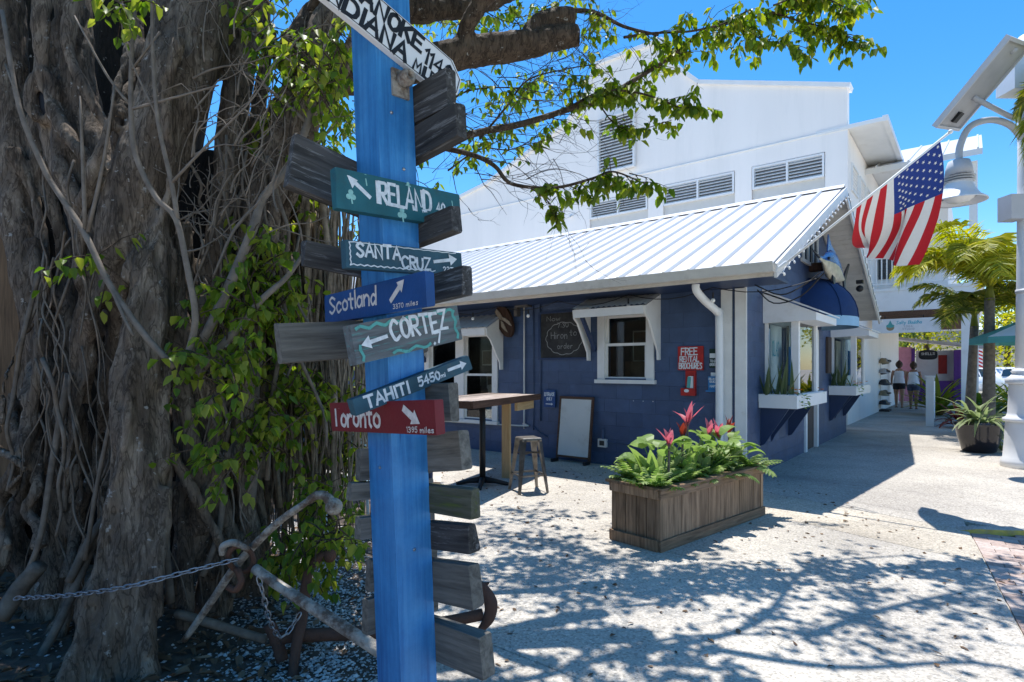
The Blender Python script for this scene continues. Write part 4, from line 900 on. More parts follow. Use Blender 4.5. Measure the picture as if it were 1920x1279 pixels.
# white mileage board, pointed at both ends
pts = [(-.33, 0), (-.27, -.073), (.225, -.075), (.28, -.03), (.28, .03), (.225, .075), (-.27, .073)]
o, ln, y = board('FR', -.27, .27, 2.65, 2.462, .15, 'sign_white', 'white arrow-ended board lettered in black at the top of the post', .022, pts)
letters(o, 'ink_black', lambda m: (write(m, 'ROANOKE', -.245, .008, .34, .056, .015, y), write(m, 'INDIANA', -.26, -.064, .31, .058, .015, y), write(m, '1140', .115, -.014, .12, .056, .012, y), write(m, 'MILES', .085, -.065, .12, .036, .009, y)))
tr = MB()
for (a, b) in zip(pts, pts[1:] + pts[:1]): ribbon(tr, [(a[0] * .97, a[1] * .93), (b[0] * .97, b[1] * .93)], .003, y)
tr.build('border', 'ink_black', o)
o, ln, y = board('FR', -.25, .235, 1.998, 2.006, .122, 'sign_teal', 'teal board reading Ireland with pale shamrocks')
letters(o, 'ink_white', lambda m: (write(m, 'IRELAND', -.105, -.022, .215, .066, .011, y), write(m, '4004', .135, -.018, .075, .032, .006, y), write(m, 'mi', .20, -.052, .025, .02, .004, y)))
ar = MB(); arrow(ar, -.125, -.012, -.205, .045, .014, .035, y); ar.build('arrow', 'ink_white', o)
def clover(mb, x, z, r, yy):
    for k in range(3):
        a = math.pi / 2 + k * 2.094; mb.add([(x + math.cos(a) * r * .6 + r * .55 * math.cos(b), yy - k * 1e-5, z + math.sin(a) * r * .6 + r * .55 * math.sin(b)) for b in [i * math.pi / 5 for i in range(10)]], [tuple(range(10))])
    ribbon(mb, [(x, z), (x + r * .2, z - r * 1.5)], r * .3, yy - 4e-5)
for (x, z, r) in ((-.195, -.015, .016), (-.14, .045, .013), (.02, .052, .011), (-.01, -.045, .017), (.205, .03, .012), (.12, -.03, .012)): cm = MB(); clover(cm, x, z, r, y); cm.build('shamrock', 'shamrock', o)
o, ln, y = board('FR', -.225, .235, 1.803, 1.813, .082, 'sign_slate', 'slate blue board reading Santa Cruz with white scalloped border')
letters(o, 'ink_white', lambda m: (write(m, 'SANTA', -.195, -.004, .16, .040, .009, y), write(m, 'CRUZ', -.03, -.03, .115, .038, .008, y), write(m, '2376', .14, -.034, .06, .02, .004, y)))
ar = MB(); arrow(ar, .10, .0, .205, .018, .012, .034, y); ar.build('arrow', 'ink_white', o)
bm_ = MB(); ribbon(bm_, [(-.22 + .012 * i, -.034 + .004 * (i % 2)) for i in range(28)], .004, y); ribbon(bm_, [(-.219 + .003 * (i % 2), -.034 + .0085 * i) for i in range(9)], .004, y); ribbon(bm_, [(-.22 + .02 * i, .036 + .002 * (i % 2)) for i in range(22)], .003, y); bm_.build('border', 'ink_white', o)
o, ln, y = board('FR', -.22, .20, 1.522, 1.602, .122, 'sign_grey_teal', 'grey plank reading Cortez with teal squiggle border', .045)
letters(o, 'ink_white', lambda m: (write(m, 'CORTEZ', -.075, -.010, .23, .062, .011, y), write(m, '.7', .085, -.05, .035, .034, .008, y)))
ar = MB(); arrow(ar, -.09, .008, -.19, -.004, .013, .035, y); ar.build('arrow', 'ink_white', o)
bm_ = MB(); ribbon(bm_, [(-.195 + .015 * i, .048 + .006 * math.sin(i * 1.6)) for i in range(27)], .010, y); ribbon(bm_, [(-.08 + .015 * i, -.05 + .006 * math.sin(i * 1.3)) for i in range(11)], .010, y); ribbon(bm_, [(.192 + .005 * math.sin(i * 1.5), -.048 + .011 * i) for i in range(9)], .011, y); ribbon(bm_, [(-.192 + .004 * math.sin(i * 1.5), -.05 + .011 * i) for i in range(5)], .010, y); bm_.build('border', 'ink_teal', o)
o, ln, y = board('FR', -.22, .255, 1.333, 1.462, .050, 'sign_slate', 'narrow slanting slate board reading Tahiti')
letters(o, 'ink_white', lambda m: (write(m, 'TAHITI', -.205, -.018, .165, .036, .009, y), write(m, '5450', .005, -.014, .09, .028, .007, y), write(m, 'mi', .10, -.014, .02, .014, .003, y)))
ar = MB(); arrow(ar, .135, .002, .225, .002, .012, .028, y); ar.build('arrow', 'ink_white', o)
o, ln, y = board('FL', -.275, .335, 1.675, 1.675, .102, 'sign_navy', 'royal blue board reading Scotland')
letters(o, 'ink_cream', lambda m: (write(m, 'Scotland', -.27, -.016, .31, .055, .009, y, gap=.14), write(m, '3370', .135, -.042, .055, .014, .0025, y), write(m, 'miles', .205, -.042, .06, .014, .0025, y)))
ar = MB(); arrow(ar, .12, -.018, .20, .042, .018, .036, y); ar.build('arrow', 'ink_cream', o)
o, ln, y = board('FL', -.265, .355, 1.282, 1.30, .102, 'sign_red', 'dark red board reading Toronto')
letters(o, 'ink_cream', lambda m: (write(m, 'Toronto', -.295, -.03, .31, .066, .012, y, gap=.14), write(m, '1395', .165, -.044, .055, .016, .003, y), write(m, 'miles', .235, -.044, .065, .016, .003, y)))
ar = MB(); arrow(ar, .15, .03, .235, -.018, .024, .042, y); ar.build('arrow', 'ink_cream', o)
PB = [('BL', -.30, .20, 2.125, 2.02, .175, 'sign_dark', 'broad blackened plank tilting out to the left near the top', .04), ('BL', -.27, .2, 1.832, 1.79, .082, 'sign_dark', 'narrow dark plank poking out left behind the Santa Cruz board', .036), ('BL', -.36, .2, 1.54, 1.57, .125, 'sign_grey', 'wide grey plank poking out left beside the Cortez board', .04),
      ('BL', -.10, .2, 1.125, 1.11, .11, 'sign_grey', 'stub of grey plank low on the left side of the post', .04), ('BL', -.14, .2, 1.04, 1.0, .055, 'sign_grey', 'thin brown plank end low on the left of the post', .036), ('BL', -.11, .2, .91, .88, .075, 'sign_grey', 'short brown plank end below the thin one on the left', .036), ('BL', -.08, .2, .74, .72, .11, 'sign_grey', 'grey plank edge just showing left of the post', .04), ('BL', -.10, .2, .60, .59, .12, 'sign_grey', 'lowest grey plank edge left of the post', .04),
      ('BR', -.2, .25, 2.362, 2.35, .125, 'sign_dark', 'weathered black plank end under the white board', .042), ('BR', -.2, .29, 2.215, 2.232, .11, 'sign_dark', 'charred dark plank end second from the top on the right', .042), ('BR', -.2, .25, 1.905, 1.925, .085, 'sign_dark', 'dark plank end right of the Ireland board', .042), ('BR', -.2, .29, 1.70, 1.72, .09, 'sign_dark', 'dark cracked plank end right of the Scotland board', .042),
      ('BR', -.2, .20, 1.325, 1.33, .125, 'sign_grey', 'grey plank end just above the Toronto board', .042), ('BR', -.2, .25, 1.12, 1.175, .13, 'sign_grey', 'grey plank with swirling grain below the Toronto board', .042), ('BR', -.2, .29, .985, 1.005, .09, 'sign_moss', 'green mossy plank end on the right of the post', .036), ('BR', -.2, .27, .84, .89, .085, 'sign_dark', 'worn rounded plank end below the mossy one', .042), ('BR', -.2, .27, .68, .735, .135, 'sign_grey', 'square grey plank end in front of the rusty fluke', .05), ('BR', -.2, .31, .48, .522, .135, 'sign_grey', 'lowest and widest grey plank end on the right', .05)]
for (f, a0, a1, m0, m1, h, m, lab, tk) in PB: board(f, a0, a1, m0, m1, h, m, lab, tk)
# white hinge plate with a lock barrel under the mileage board
hb = MB(); hb.box(-.033, .033, -.01, 0, -.045, .045); hp_ = hb.build('hinge_plate', 'pale_iron', sp, Matrix.Translation((q * .0725 + .012, -q * .0725 + .012, 2.405)) @ Matrix.Rotation(R(45), 4, 'Z'))
MB().lathe([(.026, 0), (.028, .025), (.02, .045), (.012, .045), (.012, .02)], 12, M=Matrix.Translation((q * .08 + .022, -q * .08 + .008, 2.415)) @ Matrix.Rotation(R(45), 4, 'Z') @ Matrix.Rotation(R(90), 4, 'X')).build('hinge_barrel', 'pale_iron', hp_, smooth=True)

# ================================================================== things on the cafe's walls
def on_long(name, label, cat, s, z, out=0): return thing(name, label, cat, ST(s, -out, z), -ANG)
cb_ = on_long('chalkboard', 'black chalkboard with scalloped chalk cloud left of the small window', 'chalkboard', 2.75, 1.61)
MB().box(-.44, .44, -.02, -.003, 0, .70).build('slate', 'chalkboard', cb_)
MB().box(-.47, .47, -.03, -.003, -.03, -.001).box(-.47, .47, -.03, -.003, .701, .73).box(-.47, -.441, -.03, -.003, 0, .7).box(.441, .47, -.03, -.003, 0, .7).build('frame', 'navy_trim', cb_)
c = TB(); pl = []
for i in range(85):
    a = i * 2 * math.pi / 84; r = 1 + .07 * abs(math.sin(a * 6.5)); pl.append((.02 + .32 * r * math.cos(a), .30 + .24 * r * math.sin(a)))
ribbon(c, pl, .011, -.0212); write(c, '7:30', -.1, .47, .2, .07, .009, -.0212); write(c, 'Hiron', -.22, .30, .3, .1, .009, -.0212); write(c, 'to', .13, .34, .12, .09, .008, -.0212); write(c, 'order', -.1, .14, .28, .08, .008, -.0212); write(c, 'Now', -.30, .58, .25, .07, .008, -.0212)
c.build('chalk_writing', 'chalk', cb_)
fr = on_long('brochure_sign', 'red board lettered free rental brochures in white', 'sign', .70, 1.42)
MB().box(-.18, .17, -.025, -.003, 0, .32).build('panel', 'red_paint', fr)
c = TB(); write(c, 'FREE', -.13, .205, .22, .09, .016, -.0262); write(c, 'RENTAL', -.15, .115, .26, .07, .014, -.0262); write(c, 'BROCHURES', -.16, .022, .31, .075, .013, -.0262); c.build('lettering', 'ink_white', fr)
bx = on_long('brochure_box', 'red brochure box with white leaflets under the rental sign', 'box', .715, 1.08)
MB().box(-.11, .085, -.06, -.003, .0, .10).build('tray', 'red_paint', bx); MB().box(-.06, .085, -.02, -.003, .101, .335).build('back_board', 'red_paint', bx); MB().box(.07, .086, -.06, -.021, .101, .3).build('side_board', 'red_paint', bx)
MB().box(-.045, .0, -.045, -.04, .1, .25, Matrix.Rotation(R(6), 4, 'Y')).build('leaflet', 'teal_cloth', bx); MB().box(-.01, .055, -.04, -.035, .1, .26).build('leaflet', 'paper', bx)
MB().add([(-.03 + .035 * math.cos(a), -.0612, .065 + .022 * math.sin(a)) for a in [i * math.pi / 8 for i in range(16)]], [tuple(range(16))]).build('oval_sticker', 'paper', bx)
gs = on_long('card_holder', 'small dark green card holder beside the red sign', 'sign', .39, 1.45)
MB().box(-.06, .055, -.022, -.003, 0, .25).build('panel', 'green_paint', gs); MB().box(-.055, .04, -.026, -.0225, .13, .19).build('card', 'paper', gs)
c = TB(); write(c, 'TO GO', -.05, .075, .085, .03, .007, -.0232); write(c, 'ORDERS', -.055, .03, .1, .03, .007, -.0232); c.build('lettering', 'ink_white', gs)
bb = on_long('leaflet_box', 'blue plastic leaflet box next to the rain pipe', 'box', .385, 1.14)
MB().box(-.09, .09, -.09, -.003, 0, .02).build('shelf', 'blue_plastic', bb); MB().box(-.065, .075, -.07, -.003, .021, .20).build('holder', 'blue_plastic', bb); MB().box(-.04, .06, -.04, -.03, .2, .25).build('leaflet', 'paper', bb)
c = TB(); write(c, 'ISLAND', -.055, .155, .11, .025, .006, -.0712); write(c, 'GUIDE', -.045, .12, .1, .025, .006, -.0712); write(c, 'MAPS', -.04, .06, .08, .026, .006, -.0712); c.build('lettering', 'ink_white', bb)
# carved oval plaque of a diving bird, hung under the eave
cv = on_long('carved_plaque', 'dark oval carved wood plaque with a pale leaping fish', 'carving', 3.86, 1.98, .08)
M_ = Matrix.Rotation(R(24), 4, 'Y')
c = MB(); n = 20; oc = [(.15 * math.cos(2 * math.pi * i / n), .25 + .29 * math.sin(2 * math.pi * i / n)) for i in range(n)]
T_ = Matrix.Translation((0, 0, .25)) @ Matrix.Rotation(R(-24), 4, 'Y') @ Matrix.Translation((0, 0, -.25))
c.prism(oc, -.03, .03, T_).build('backboard', 'carving', cv)
MB().prism([(-.10, .47), (-.05, .50), (-.015, .42), (.0, .33), (-.02, .27), (-.06, .31), (-.085, .39)], -.055, -.031, T_).build('fish_body', 'carving_pale', cv)
MB().prism([(.0, .32), (.05, .28), (.1, .2), (.12, .10), (.08, .14), (.03, .22), (-.01, .27)], -.05, -.031, T_).build('fish_fin', 'carving_pale', cv)
MB().prism([(-.05, .28), (-.02, .24), (-.01, .14), (.0, .04), (-.04, .10), (-.08, .18)], -.05, -.031, T_).build('fish_tail', 'carving_pale', cv)
# cable with festoon bulbs along the eave
fl = on_long('festoon_lights', 'black cable with hanging bulbs under the long gutter', 'lights', 6.0, 0)
cp = []
for k in range(6):
    a, b = k * 1.15, (k + 1) * 1.15
    for i in range(6): f = i / 6; cp.append((a + (b - a) * f, -.45, 2.44 - .10 * math.sin(math.pi * f)))
cp.append((6.9, -.45, 2.44)); MB().tube(cp, .006, 5).build('cable', 'cable', fl)
for x, z in ((.62, 2.34), (1.75, 2.32), (2.9, 2.30), (4.6, 2.34), (5.75, 2.33)):
    b = MB().tube([(x, -.45, z + .05), (x, -.45, z - .02)], .012, 6).build('bulb_socket', 'cable', fl); MB().ball((x, -.45, z - .05), .028, 8).build('bulb', 'bulb', fl, smooth=True)
MB().tube([(6.2, -.3, 2.45), (6.5, -.35, 2.3), (6.75, -.4, 2.38), (6.95, -.5, 2.5)], .008, 5, smooth=4).tube([(6.2, -.2, 2.4), (6.4, -.25, 2.22), (6.7, -.3, 2.27), (6.98, -.45, 2.5)], .008, 5, smooth=4).build('loose_cable', 'cable', fl)
# bulbs along both rakes of the gable
for sgn, lab in ((-1, 'string of small white bulbs along the near sloping roof edge'), (1, 'string of small white bulbs along the far sloping roof edge')):
    rk = thing('string_lights', lab, 'lights', ST(-OG - .06, TR, RIDGE), RZ, 'bulb strings on the gable edges')
    e = Vector((sgn * (TR + OV), 0, EV - RIDGE)); e0 = Vector((0, 0, -.14)); n = 19; pts = []
    for i in range(n * 2 + 1):
        f = i / (n * 2); pts.append(e0 + e * f + Vector((0, 0, -.02 if i % 2 else .02)) + rv(.006))
    MB().tube(pts, .005, 4).build('cable', 'cable' if sgn > 0 else 'white_paint', rk)
    for i in range(n): p = e0 + e * ((i + .5) / n) + Vector((0, -.02, -.035)); MB().ball(p, .015, 7, (1, 1, 1.3)).build('bulb', 'bulb', rk, smooth=True)
# mounted marlin over the awning: built along local x (head at -x)
mr_ = thing('mounted_marlin', 'mounted blue and silver marlin trophy above the dome awning', 'fish trophy', ST(-.34, 3.62, 3.20), RZ); mr_.scale = (1.65, 1.2, 1.35)
pr = [(-.62, .018), (-.45, .03), (-.3, .10), (-.12, .16), (.08, .165), (.3, .13), (.5, .075), (.66, .035), (.7, .03)]
fb = MB(); n = 14; zoff = lambda x: -.10 * max(0, x) ** 1.2
for (x, r) in pr:
    for j in range(n): a = 2 * math.pi * j / n; fb.v.append(Vector((x, -.5 * r * math.cos(a), r * 1.15 * math.sin(a) + zoff(x))))
for i in range(len(pr) - 1):
    for j in range(n):
        fb.m = 1 if math.sin(2 * math.pi * (j + .5) / n) < .15 else 0
        fb.f.append((i * n + j, i * n + (j + 1) % n, (i + 1) * n + (j + 1) % n, (i + 1) * n + j)); fb.mi.append(fb.m)
fb.build('body', ['fish_blue', 'fish_silver'], mr_, smooth=True)
MB().tube([(-.6, 0, 0), (-.8, 0, .02), (-.98, 0, .05)], [.018, .012, .003], 6).build('bill', 'fish_dark', mr_)
MB().prism([(-.22, .14), (-.18, .36), (-.05, .26), (.2, .2), (.3, .13)], -.008, .008).build('dorsal_fin', 'fish_blue', mr_)
MB().prism([(.66, -.08), (.8, .06), (1.02, .20), (1.05, .19), (.84, -.02), (.76, -.1), (.82, -.24), (.92, -.44), (.88, -.45), (.74, -.28)], -.012, .012).build('tail_fin', 'fish_dark', mr_)
MB().prism([(-.15, -.14), (.0, -.16), (-.02, -.34)], -.05, -.035).build('pectoral_fin', 'fish_dark', mr_); MB().ball((-.34, -.05, .03), .022, 7).build('eye', 'fish_dark', mr_)
MB().box(-.05, .05, .08, .28, -.05, .05).build('wall_mount', 'carving', mr_)

# ================================================================== flag on its staff
fp0 = ST(-OG - .05, -OV + .02, 2.55); fp1 = Vector((4.11, 5.47, 3.66))
fg = thing('flagstaff', 'slanting white flagstaff on the roof corner flying a stars and stripes flag', 'flag', fp0)
ax = (fp1 - fp0); L_ = ax.length; axn = ax.normalized()
MB().tube([fp0, fp1], [.014, .012], 8).build('staff', 'white_paint', fg, world=True, smooth=True)
MB().ball(fp1 + axn * .015, .022, 8).build('finial', 'white_paint', fg, world=True, smooth=True)
MB().tube([fp0 - axn * .06, fp0 + axn * .10], .024, 8).build('bracket', 'lamp_white', fg, world=True)
# cloth: u along the staff (hoist), v hanging down and blown back; canton at the staff tip
FA, FB, FA2, FB2 = fp0 + axn * (L_ * .955), fp0 + axn * (L_ * .955 - .86), Vector((4.16, 6.05, 2.50)), Vector((3.98, 6.75, 2.83))
def cloth(u, v):
    p = (FA.lerp(FA2, v)).lerp(FB.lerp(FB2, v), u)
    bow = 4 * v * (1 - v)
    p = p + Vector((.085, -.06, -.02)) * bow * (1 - u) ** 1.3 + Vector((-.05, .0, -.10)) * bow * u
    side = Vector((.72, -.45, .25))
    w = math.sin(u * 13.5 + v * 2.6) * .060 * min(1, v * 1.5 + .1) + math.sin(u * 6.0 - v * 5.0 + .8) * .045 * v + math.sin(u * 26 + v * 7) * .012 * v
    return p + side * w
def stripcloth(u0, u1, v0, v1, off=0):
    mb = MB(); nu, nv = max(1, round((u1 - u0) * 40)), max(2, round((v1 - v0) * 30))
    for i in range(nu + 1):
        for j in range(nv + 1): mb.v.append(cloth(u0 + (u1 - u0) * i / nu, v0 + (v1 - v0) * j / nv))
    for i in range(nu):
        for j in range(nv): a = i * (nv + 1) + j; mb.f.append((a, a + 1, a + nv + 2, a + nv + 1)); mb.mi.append(0)
    return mb
for k in range(13): stripcloth(k / 13, (k + 1) / 13, 0 if k >= 7 else .4, 1).build('stripe', 'flag_white' if k % 2 else 'flag_red', fg, world=True, smooth=True)
cn = stripcloth(0, 7 / 13, 0, .4).build('canton', 'flag_blue', fg, world=True, smooth=True)
st_ = MB()
for r_ in range(9):
    for c_ in range(6 if r_ % 2 == 0 else 5):
        u = (r_ + .9) / 10 * 7 / 13 - .01; v = (.06 + (c_ + (0 if r_ % 2 == 0 else .5)) * .165) * .4 + .008
        p = cloth(u, v); du = (cloth(u + .004, v) - p).normalized(); dv = (cloth(u, v + .004) - p).normalized(); nn = du.cross(dv).normalized()
        if nn.y > 0: nn = -nn
        for sd in (1, -1):
            ring = []
            for i in range(10): rr_ = .017 if i % 2 == 0 else .007; a = math.pi * i / 5; ring.append(p + nn * .0025 * sd + (du * math.cos(a) + dv * math.sin(a)) * rr_)
            st_.add(ring, [tuple(range(10))])
st_.build('star_field', 'flag_white', fg, world=True, kind='stuff')

# ================================================================== table, stool, sandwich board
tb = thing('bar_table', 'tall plank-topped bar table on a black pedestal by the navy wall', 'table', (-.36, 7.1, .02), R(66.4))
TX0, TX1, TY0, TY1 = -.757, 1.31, -.265, .56; npk = 7; kw2 = (TY1 - TY0 - .05) / npk
for i in range(npk): link('top_plank', cbox(TX1 - TX0 - .05, kw2 - .004, .04, .004, 'table_wood', 1 + i % 3), tb, ((TX0 + TX1) / 2, TY0 + .025 + (i + .5) * kw2, 1.045))
MB().box(TX0, TX1, TY0, TY0 + .022, .985, 1.066).box(TX0, TX1, TY1 - .022, TY1, .985, 1.066).box(TX0, TX0 + .02, TY0 + .023, TY1 - .023, .985, 1.066).box(TX1 - .02, TX1, TY0 + .023, TY1 - .023, .985, 1.066).build('edge_board', 'table_edge', tb)
MB().tube([(0, 0, .05), (0, 0, 1.02)], .038, 12).build('pedestal', 'black_metal', tb, smooth=True)
for a in (20, 110, 200, 290): MB().tube([(0, 0, .07), (.16 * math.cos(R(a)), .16 * math.sin(R(a)), .05), (.32 * math.cos(R(a)), .32 * math.sin(R(a)), .015)], [.045, .03, .022], 8).build('foot', 'black_metal', tb, smooth=True)
MB().box(.52, .57, -.13, -.02, 0, .98).build('timber_leg', 'pale_timber', tb); MB().box(.62, 1.2, -.20, -.16, .87, .984).build('timber_brace', 'pale_timber_x', tb)
sg2 = on_long('arrow_sign', 'small navy sign with white arrow at the table corner', 'sign', 2.99, .83, .02)
MB().box(-.11, .11, -.02, -.003, 0, .27).build('panel', 'sign_navy', sg2); c = TB(); write(c, 'ENTRANCE', -.095, .18, .19, .05, .010, -.0212); write(c, 'ONLY', -.05, .11, .1, .045, .010, -.0212); arrow(c, -.07, .05, .07, .05, .014, .035, -.0212); c.build('lettering', 'ink_white', sg2)
sto = thing('metal_stool', 'grey metal stool with splayed legs beside the bar table', 'stool', (.19, 6.76, .02), R(20))
MB().lathe([(.165, .585), (.17, .60), (.168, .62), (.15, .628), (.0005, .622)], 4, M=Matrix.Rotation(R(45), 4, 'Z')).build('seat', 'grey_steel', sto)
for a in range(4):
    d = Vector((math.cos(R(45 + 90 * a)), math.sin(R(45 + 90 * a)), 0)); w = d.cross(Vector((0, 0, 1)))
    t0, t1 = d * .15 + Vector((0, 0, .61)), d * .25
    MB().add([t0 + w * .045, t0 - w * .045, t0 - d * .05, t1 + w * .018, t1 - w * .018, t1 - d * .025], [(0, 3, 4, 1), (1, 4, 5, 2), (2, 5, 3, 0), (3, 5, 4), (0, 1, 2)]).build('leg', 'grey_steel', sto)
    e = Vector((math.cos(R(135 + 90 * a)), math.sin(R(135 + 90 * a)), 0)); MB().bar(d * .218 + Vector((0, 0, .2)), e * .218 + Vector((0, 0, .2)), .012, .02).build('footrest', 'grey_steel', sto)
for a in (0, 90): MB().bar(Vector((math.cos(R(45 + a)), math.sin(R(45 + a)), 0)) * .17 + Vector((0, 0, .44)), Vector((math.cos(R(225 + a)), math.sin(R(225 + a)), 0)) * .17 + Vector((0, 0, .44 + a * .0002)), .012, .02).build('brace', 'grey_steel', sto)
af = on_long('sandwich_board', 'blank cream sandwich board leaning on the navy wall', 'board', 2.48, .02, .16)
Mt = Matrix.Rotation(R(-7), 4, 'X')
MB().box(-.27, .27, -.012, .012, .10, .96).build('panel', 'board_white', af, Mt)
MB().box(-.30, -.271, -.02, .02, 0, 1.0).box(.271, .30, -.02, .02, 0, 1.0).box(-.27, .27, -.02, .02, .961, 1.0).box(-.27, .27, -.02, .02, .07, .099).build('frame', 'table_edge', af, Mt)
for x in (-.285, .285): MB().box(x - .02, x + .02, -.14, .0, 0.0, .05).build('foot', 'black_metal', af)

# ================================================================== wooden planter
pa = Vector((1.152, 4.516, .02)); pd = Vector((1.27, 1.125, 0)).normalized(); prz = math.atan2(pd.y, pd.x)
pl_ = thing('planter_box', 'long weathered brown plank planter box on the pavement', 'planter', pa, prz)
PL, PW, PH = 1.70, .46, .475
inn = MB().box(.03, PL - .03, .03, PW - .03, .03, PH - .07).build('soil_fill', 'soil', pl_)
nlk = 12; kw_ = (PL - .06) / nlk
for yy in (.012, PW - .012):
    for i in range(nlk): link('plank', cbox(kw_ - .009, .022, PH - .10, .005, 'planter_wood', 1 + i % 3), pl_, (.03 + (i + .5) * kw_, yy + random.uniform(-.002, .002), PH / 2 - .01))
nk2 = 4; k2 = (PW - .06) / nk2
for xx in (.012, PL - .012):
    for i in range(nk2): link('plank', cbox(.022, k2 - .009, PH - .10, .004, 'planter_wood', 1 + i % 3), pl_, (xx, .03 + (i + .5) * k2, PH / 2 - .01))
for (x, y) in ((.012, .012), (PL - .012, .012), (.012, PW - .012), (PL - .012, PW - .012)): link('corner_post', cbox(.042, .042, PH - .02, .004, 'planter_wood'), pl_, (x, y, PH / 2 - .01))
for z, h in ((.045, .085), (PH - .03, .07)):
    for (yy, xx) in ((-.012, None), (PW + .012, None)): link('rail', cbox(PL + .05, .024, h, .005, 'planter_rail', 2), pl_, (PL / 2, yy, z))
    for xx in (-.024, PL + .024): link('rail', cbox(.024, PW - .005, h, .005, 'planter_wood', 2), pl_, (xx, PW / 2, z + .001))
MB().box(-.045, PL + .045, -.042, .03, PH + .006, PH + .022).box(-.045, PL + .045, PW - .03, PW + .05, PH + .006, PH + .028).box(-.05, .03, .031, PW - .031, PH + .005, PH + .027).box(PL - .03, PL + .05, .031, PW - .031, PH + .005, PH + .027).build('cap_board', 'planter_rail', pl_)
def plw(x, y, z=.0): return Matrix.Translation(pa) @ Matrix.Rotation(prz, 4, 'Z') @ Vector((x, y, z))
rg = random.Random(11)
def fern(x, y, n, ln, seed):
    rr = random.Random(seed); base = plw(x, y, PH - .06)
    f = thing('fern', FLAB[seed - 40], 'fern', base, 0, 'ferns in the plank planter')
    for k in range(n):
        az = 2 * math.pi * k / n + rr.uniform(-.3, .3); el = rr.uniform(.65, 1.5); L1 = ln * rr.uniform(.6, 1.1); dr = rr.uniform(.6, 1.7)
        fr_ = MB(); p = Vector((0, 0, 0)); e = el; segs = 11; side = Vector((-math.sin(az), math.cos(az), 0))
        for i in range(segs):
            t = i / segs; d = Vector((math.cos(az) * math.cos(e), math.sin(az) * math.cos(e), math.sin(e))); p2 = p + d * L1 / segs
            w = .058 * math.sin(math.pi * min(1, .15 + t * .85)) ** .7 * rr.uniform(.85, 1.15) + .008
            for sg_ in (-1, 1):
                tip = p2 + side * sg_ * w + d * w * .35 - Vector((0, 0, w * .35)); fr_.add([p, p2, tip, p + side * sg_ * w * .6 + d * .002], [(0, 1, 2, 3)] if sg_ > 0 else [(0, 3, 2, 1)])
            p = p2; e -= dr / segs
        fr_.build('frond', 'fern_leaf', f)
FLAB = ['fern spilling over the near left corner of the planter', 'fern at the back left corner of the planter', 'fern on the front edge, second from the left end', 'fern behind the broad-leaved plant at left', 'fern at the middle of the planter front edge', 'fern at the back of the planter middle', 'fern on the front edge right of the middle', 'fern at the back right of the planter', 'fern spilling over the right end of the planter', 'small fern under the tall pink cordyline', 'small fern under the crimson cordyline', 'small fern in the left half of the planter']
for i, (x, y, n, ln) in enumerate([(.06, .10, 20, .36), (.16, .38, 16, .36), (.45, .10, 16, .30), (.70, .38, 16, .34), (.86, .08, 16, .28), (1.1, .38, 16, .34), (1.22, .08, 16, .28), (1.48, .38, 18, .36), (1.62, .10, 20, .38)]): fern(x, y, n, ln, 40 + i)
def broad(x, y, n, ln, wd, seed, label):
    rr = random.Random(seed); base = plw(x, y, PH - .06)
    f = thing('broadleaf_plant', label, 'plant', base)
    for k in range(n):
        az = 2 * math.pi * k / n + rr.uniform(-.4, .4); el = rr.uniform(.75, 1.4); L1 = ln * rr.uniform(.75, 1.1)
        b_ = MB(); st = Vector((math.cos(az) * math.cos(el), math.sin(az) * math.cos(el), math.sin(el))) * L1
        b_.tube([(0, 0, 0), st * .5 + Vector((0, 0, .03)), st], .005, 5); b_.blade(st, az + rr.uniform(-.5, .5), wd * 1.25, el - .3, 1.5, wd, 6, .18, rr.uniform(-.4, .4), .42); b_.build('leaf', 'hosta_leaf', f)
broad(.36, .25, 11, .36, .16, 1, 'broad-leaved pale green plant at the left of the planter'); broad(.78, .2, 11, .30, .14, 2, 'broad-leaved yellow-green plant in the middle of the planter'); broad(1.15, .22, 11, .38, .15, 3, 'broad-leaved plant right of the middle of the planter'); broad(1.42, .2, 9, .32, .13, 4, 'small broad-leaved plant at the right end of the planter')
def tuft(x, y, n, ln, wd, seed, label, m):
    rr = random.Random(seed); f = thing('foliage_plant', label, 'plant', plw(x, y, PH - .05))
    for k in range(n): MB().blade((rr.uniform(-.05, .05), rr.uniform(-.05, .05), rr.uniform(0, .06)), rr.uniform(0, 6.28), ln * rr.uniform(.55, 1.15), rr.uniform(.6, 1.5), rr.uniform(.2, 1.6), wd * rr.uniform(.6, 1.3), 5, .25, rr.uniform(-.5, .5), .5).build('leaf', m, f)
for k, (x, y, lab, m_, ln, wd) in enumerate(((.22, .24, 'yellow-green leafy plant behind the left corner fern', 'hosta_leaf', .34, .085), (.50, .26, 'pale green leafy plant left of the planter middle', 'strap_leaf', .34, .07), (.66, .18, 'bright leafy plant under the maroon cordyline', 'hosta_leaf', .32, .09), (.96, .2, 'cream-edged leafy plant right under the tall pink cordyline', 'strap_leaf', .34, .075), (1.10, .2, 'yellow-green leafy plant right of the planter middle', 'hosta_leaf', .34, .09), (1.32, .18, 'pale leafy plant below the crimson cordyline', 'strap_leaf', .34, .08), (1.52, .22, 'yellow-green leafy plant at the right end', 'hosta_leaf', .34, .085))): tuft(x, y, 24, ln, wd, 60 + k, lab, m_)
def cordyline(x, y, stem, n, ln, seed, label, m='pink_leaf'):
    rr = random.Random(seed); base = plw(x, y, PH - .06); f = thing('cordyline', label, 'plant', base)
    MB().tube([(0, 0, 0), (.01, .01, stem)], .01, 6).build('stem', 'root', f)
    for k in range(n):
        az = 2.4 * k + rr.uniform(-.3, .3); el = 1.5 - .6 * (k / n) + rr.uniform(-.15, .15)
        MB().blade((.01, .01, stem - .02 - .012 * (n - k) * .3), az, ln * rr.uniform(.8, 1.15), el, rr.uniform(.1, .8), .06, 6, .3).build('leaf', m, f)
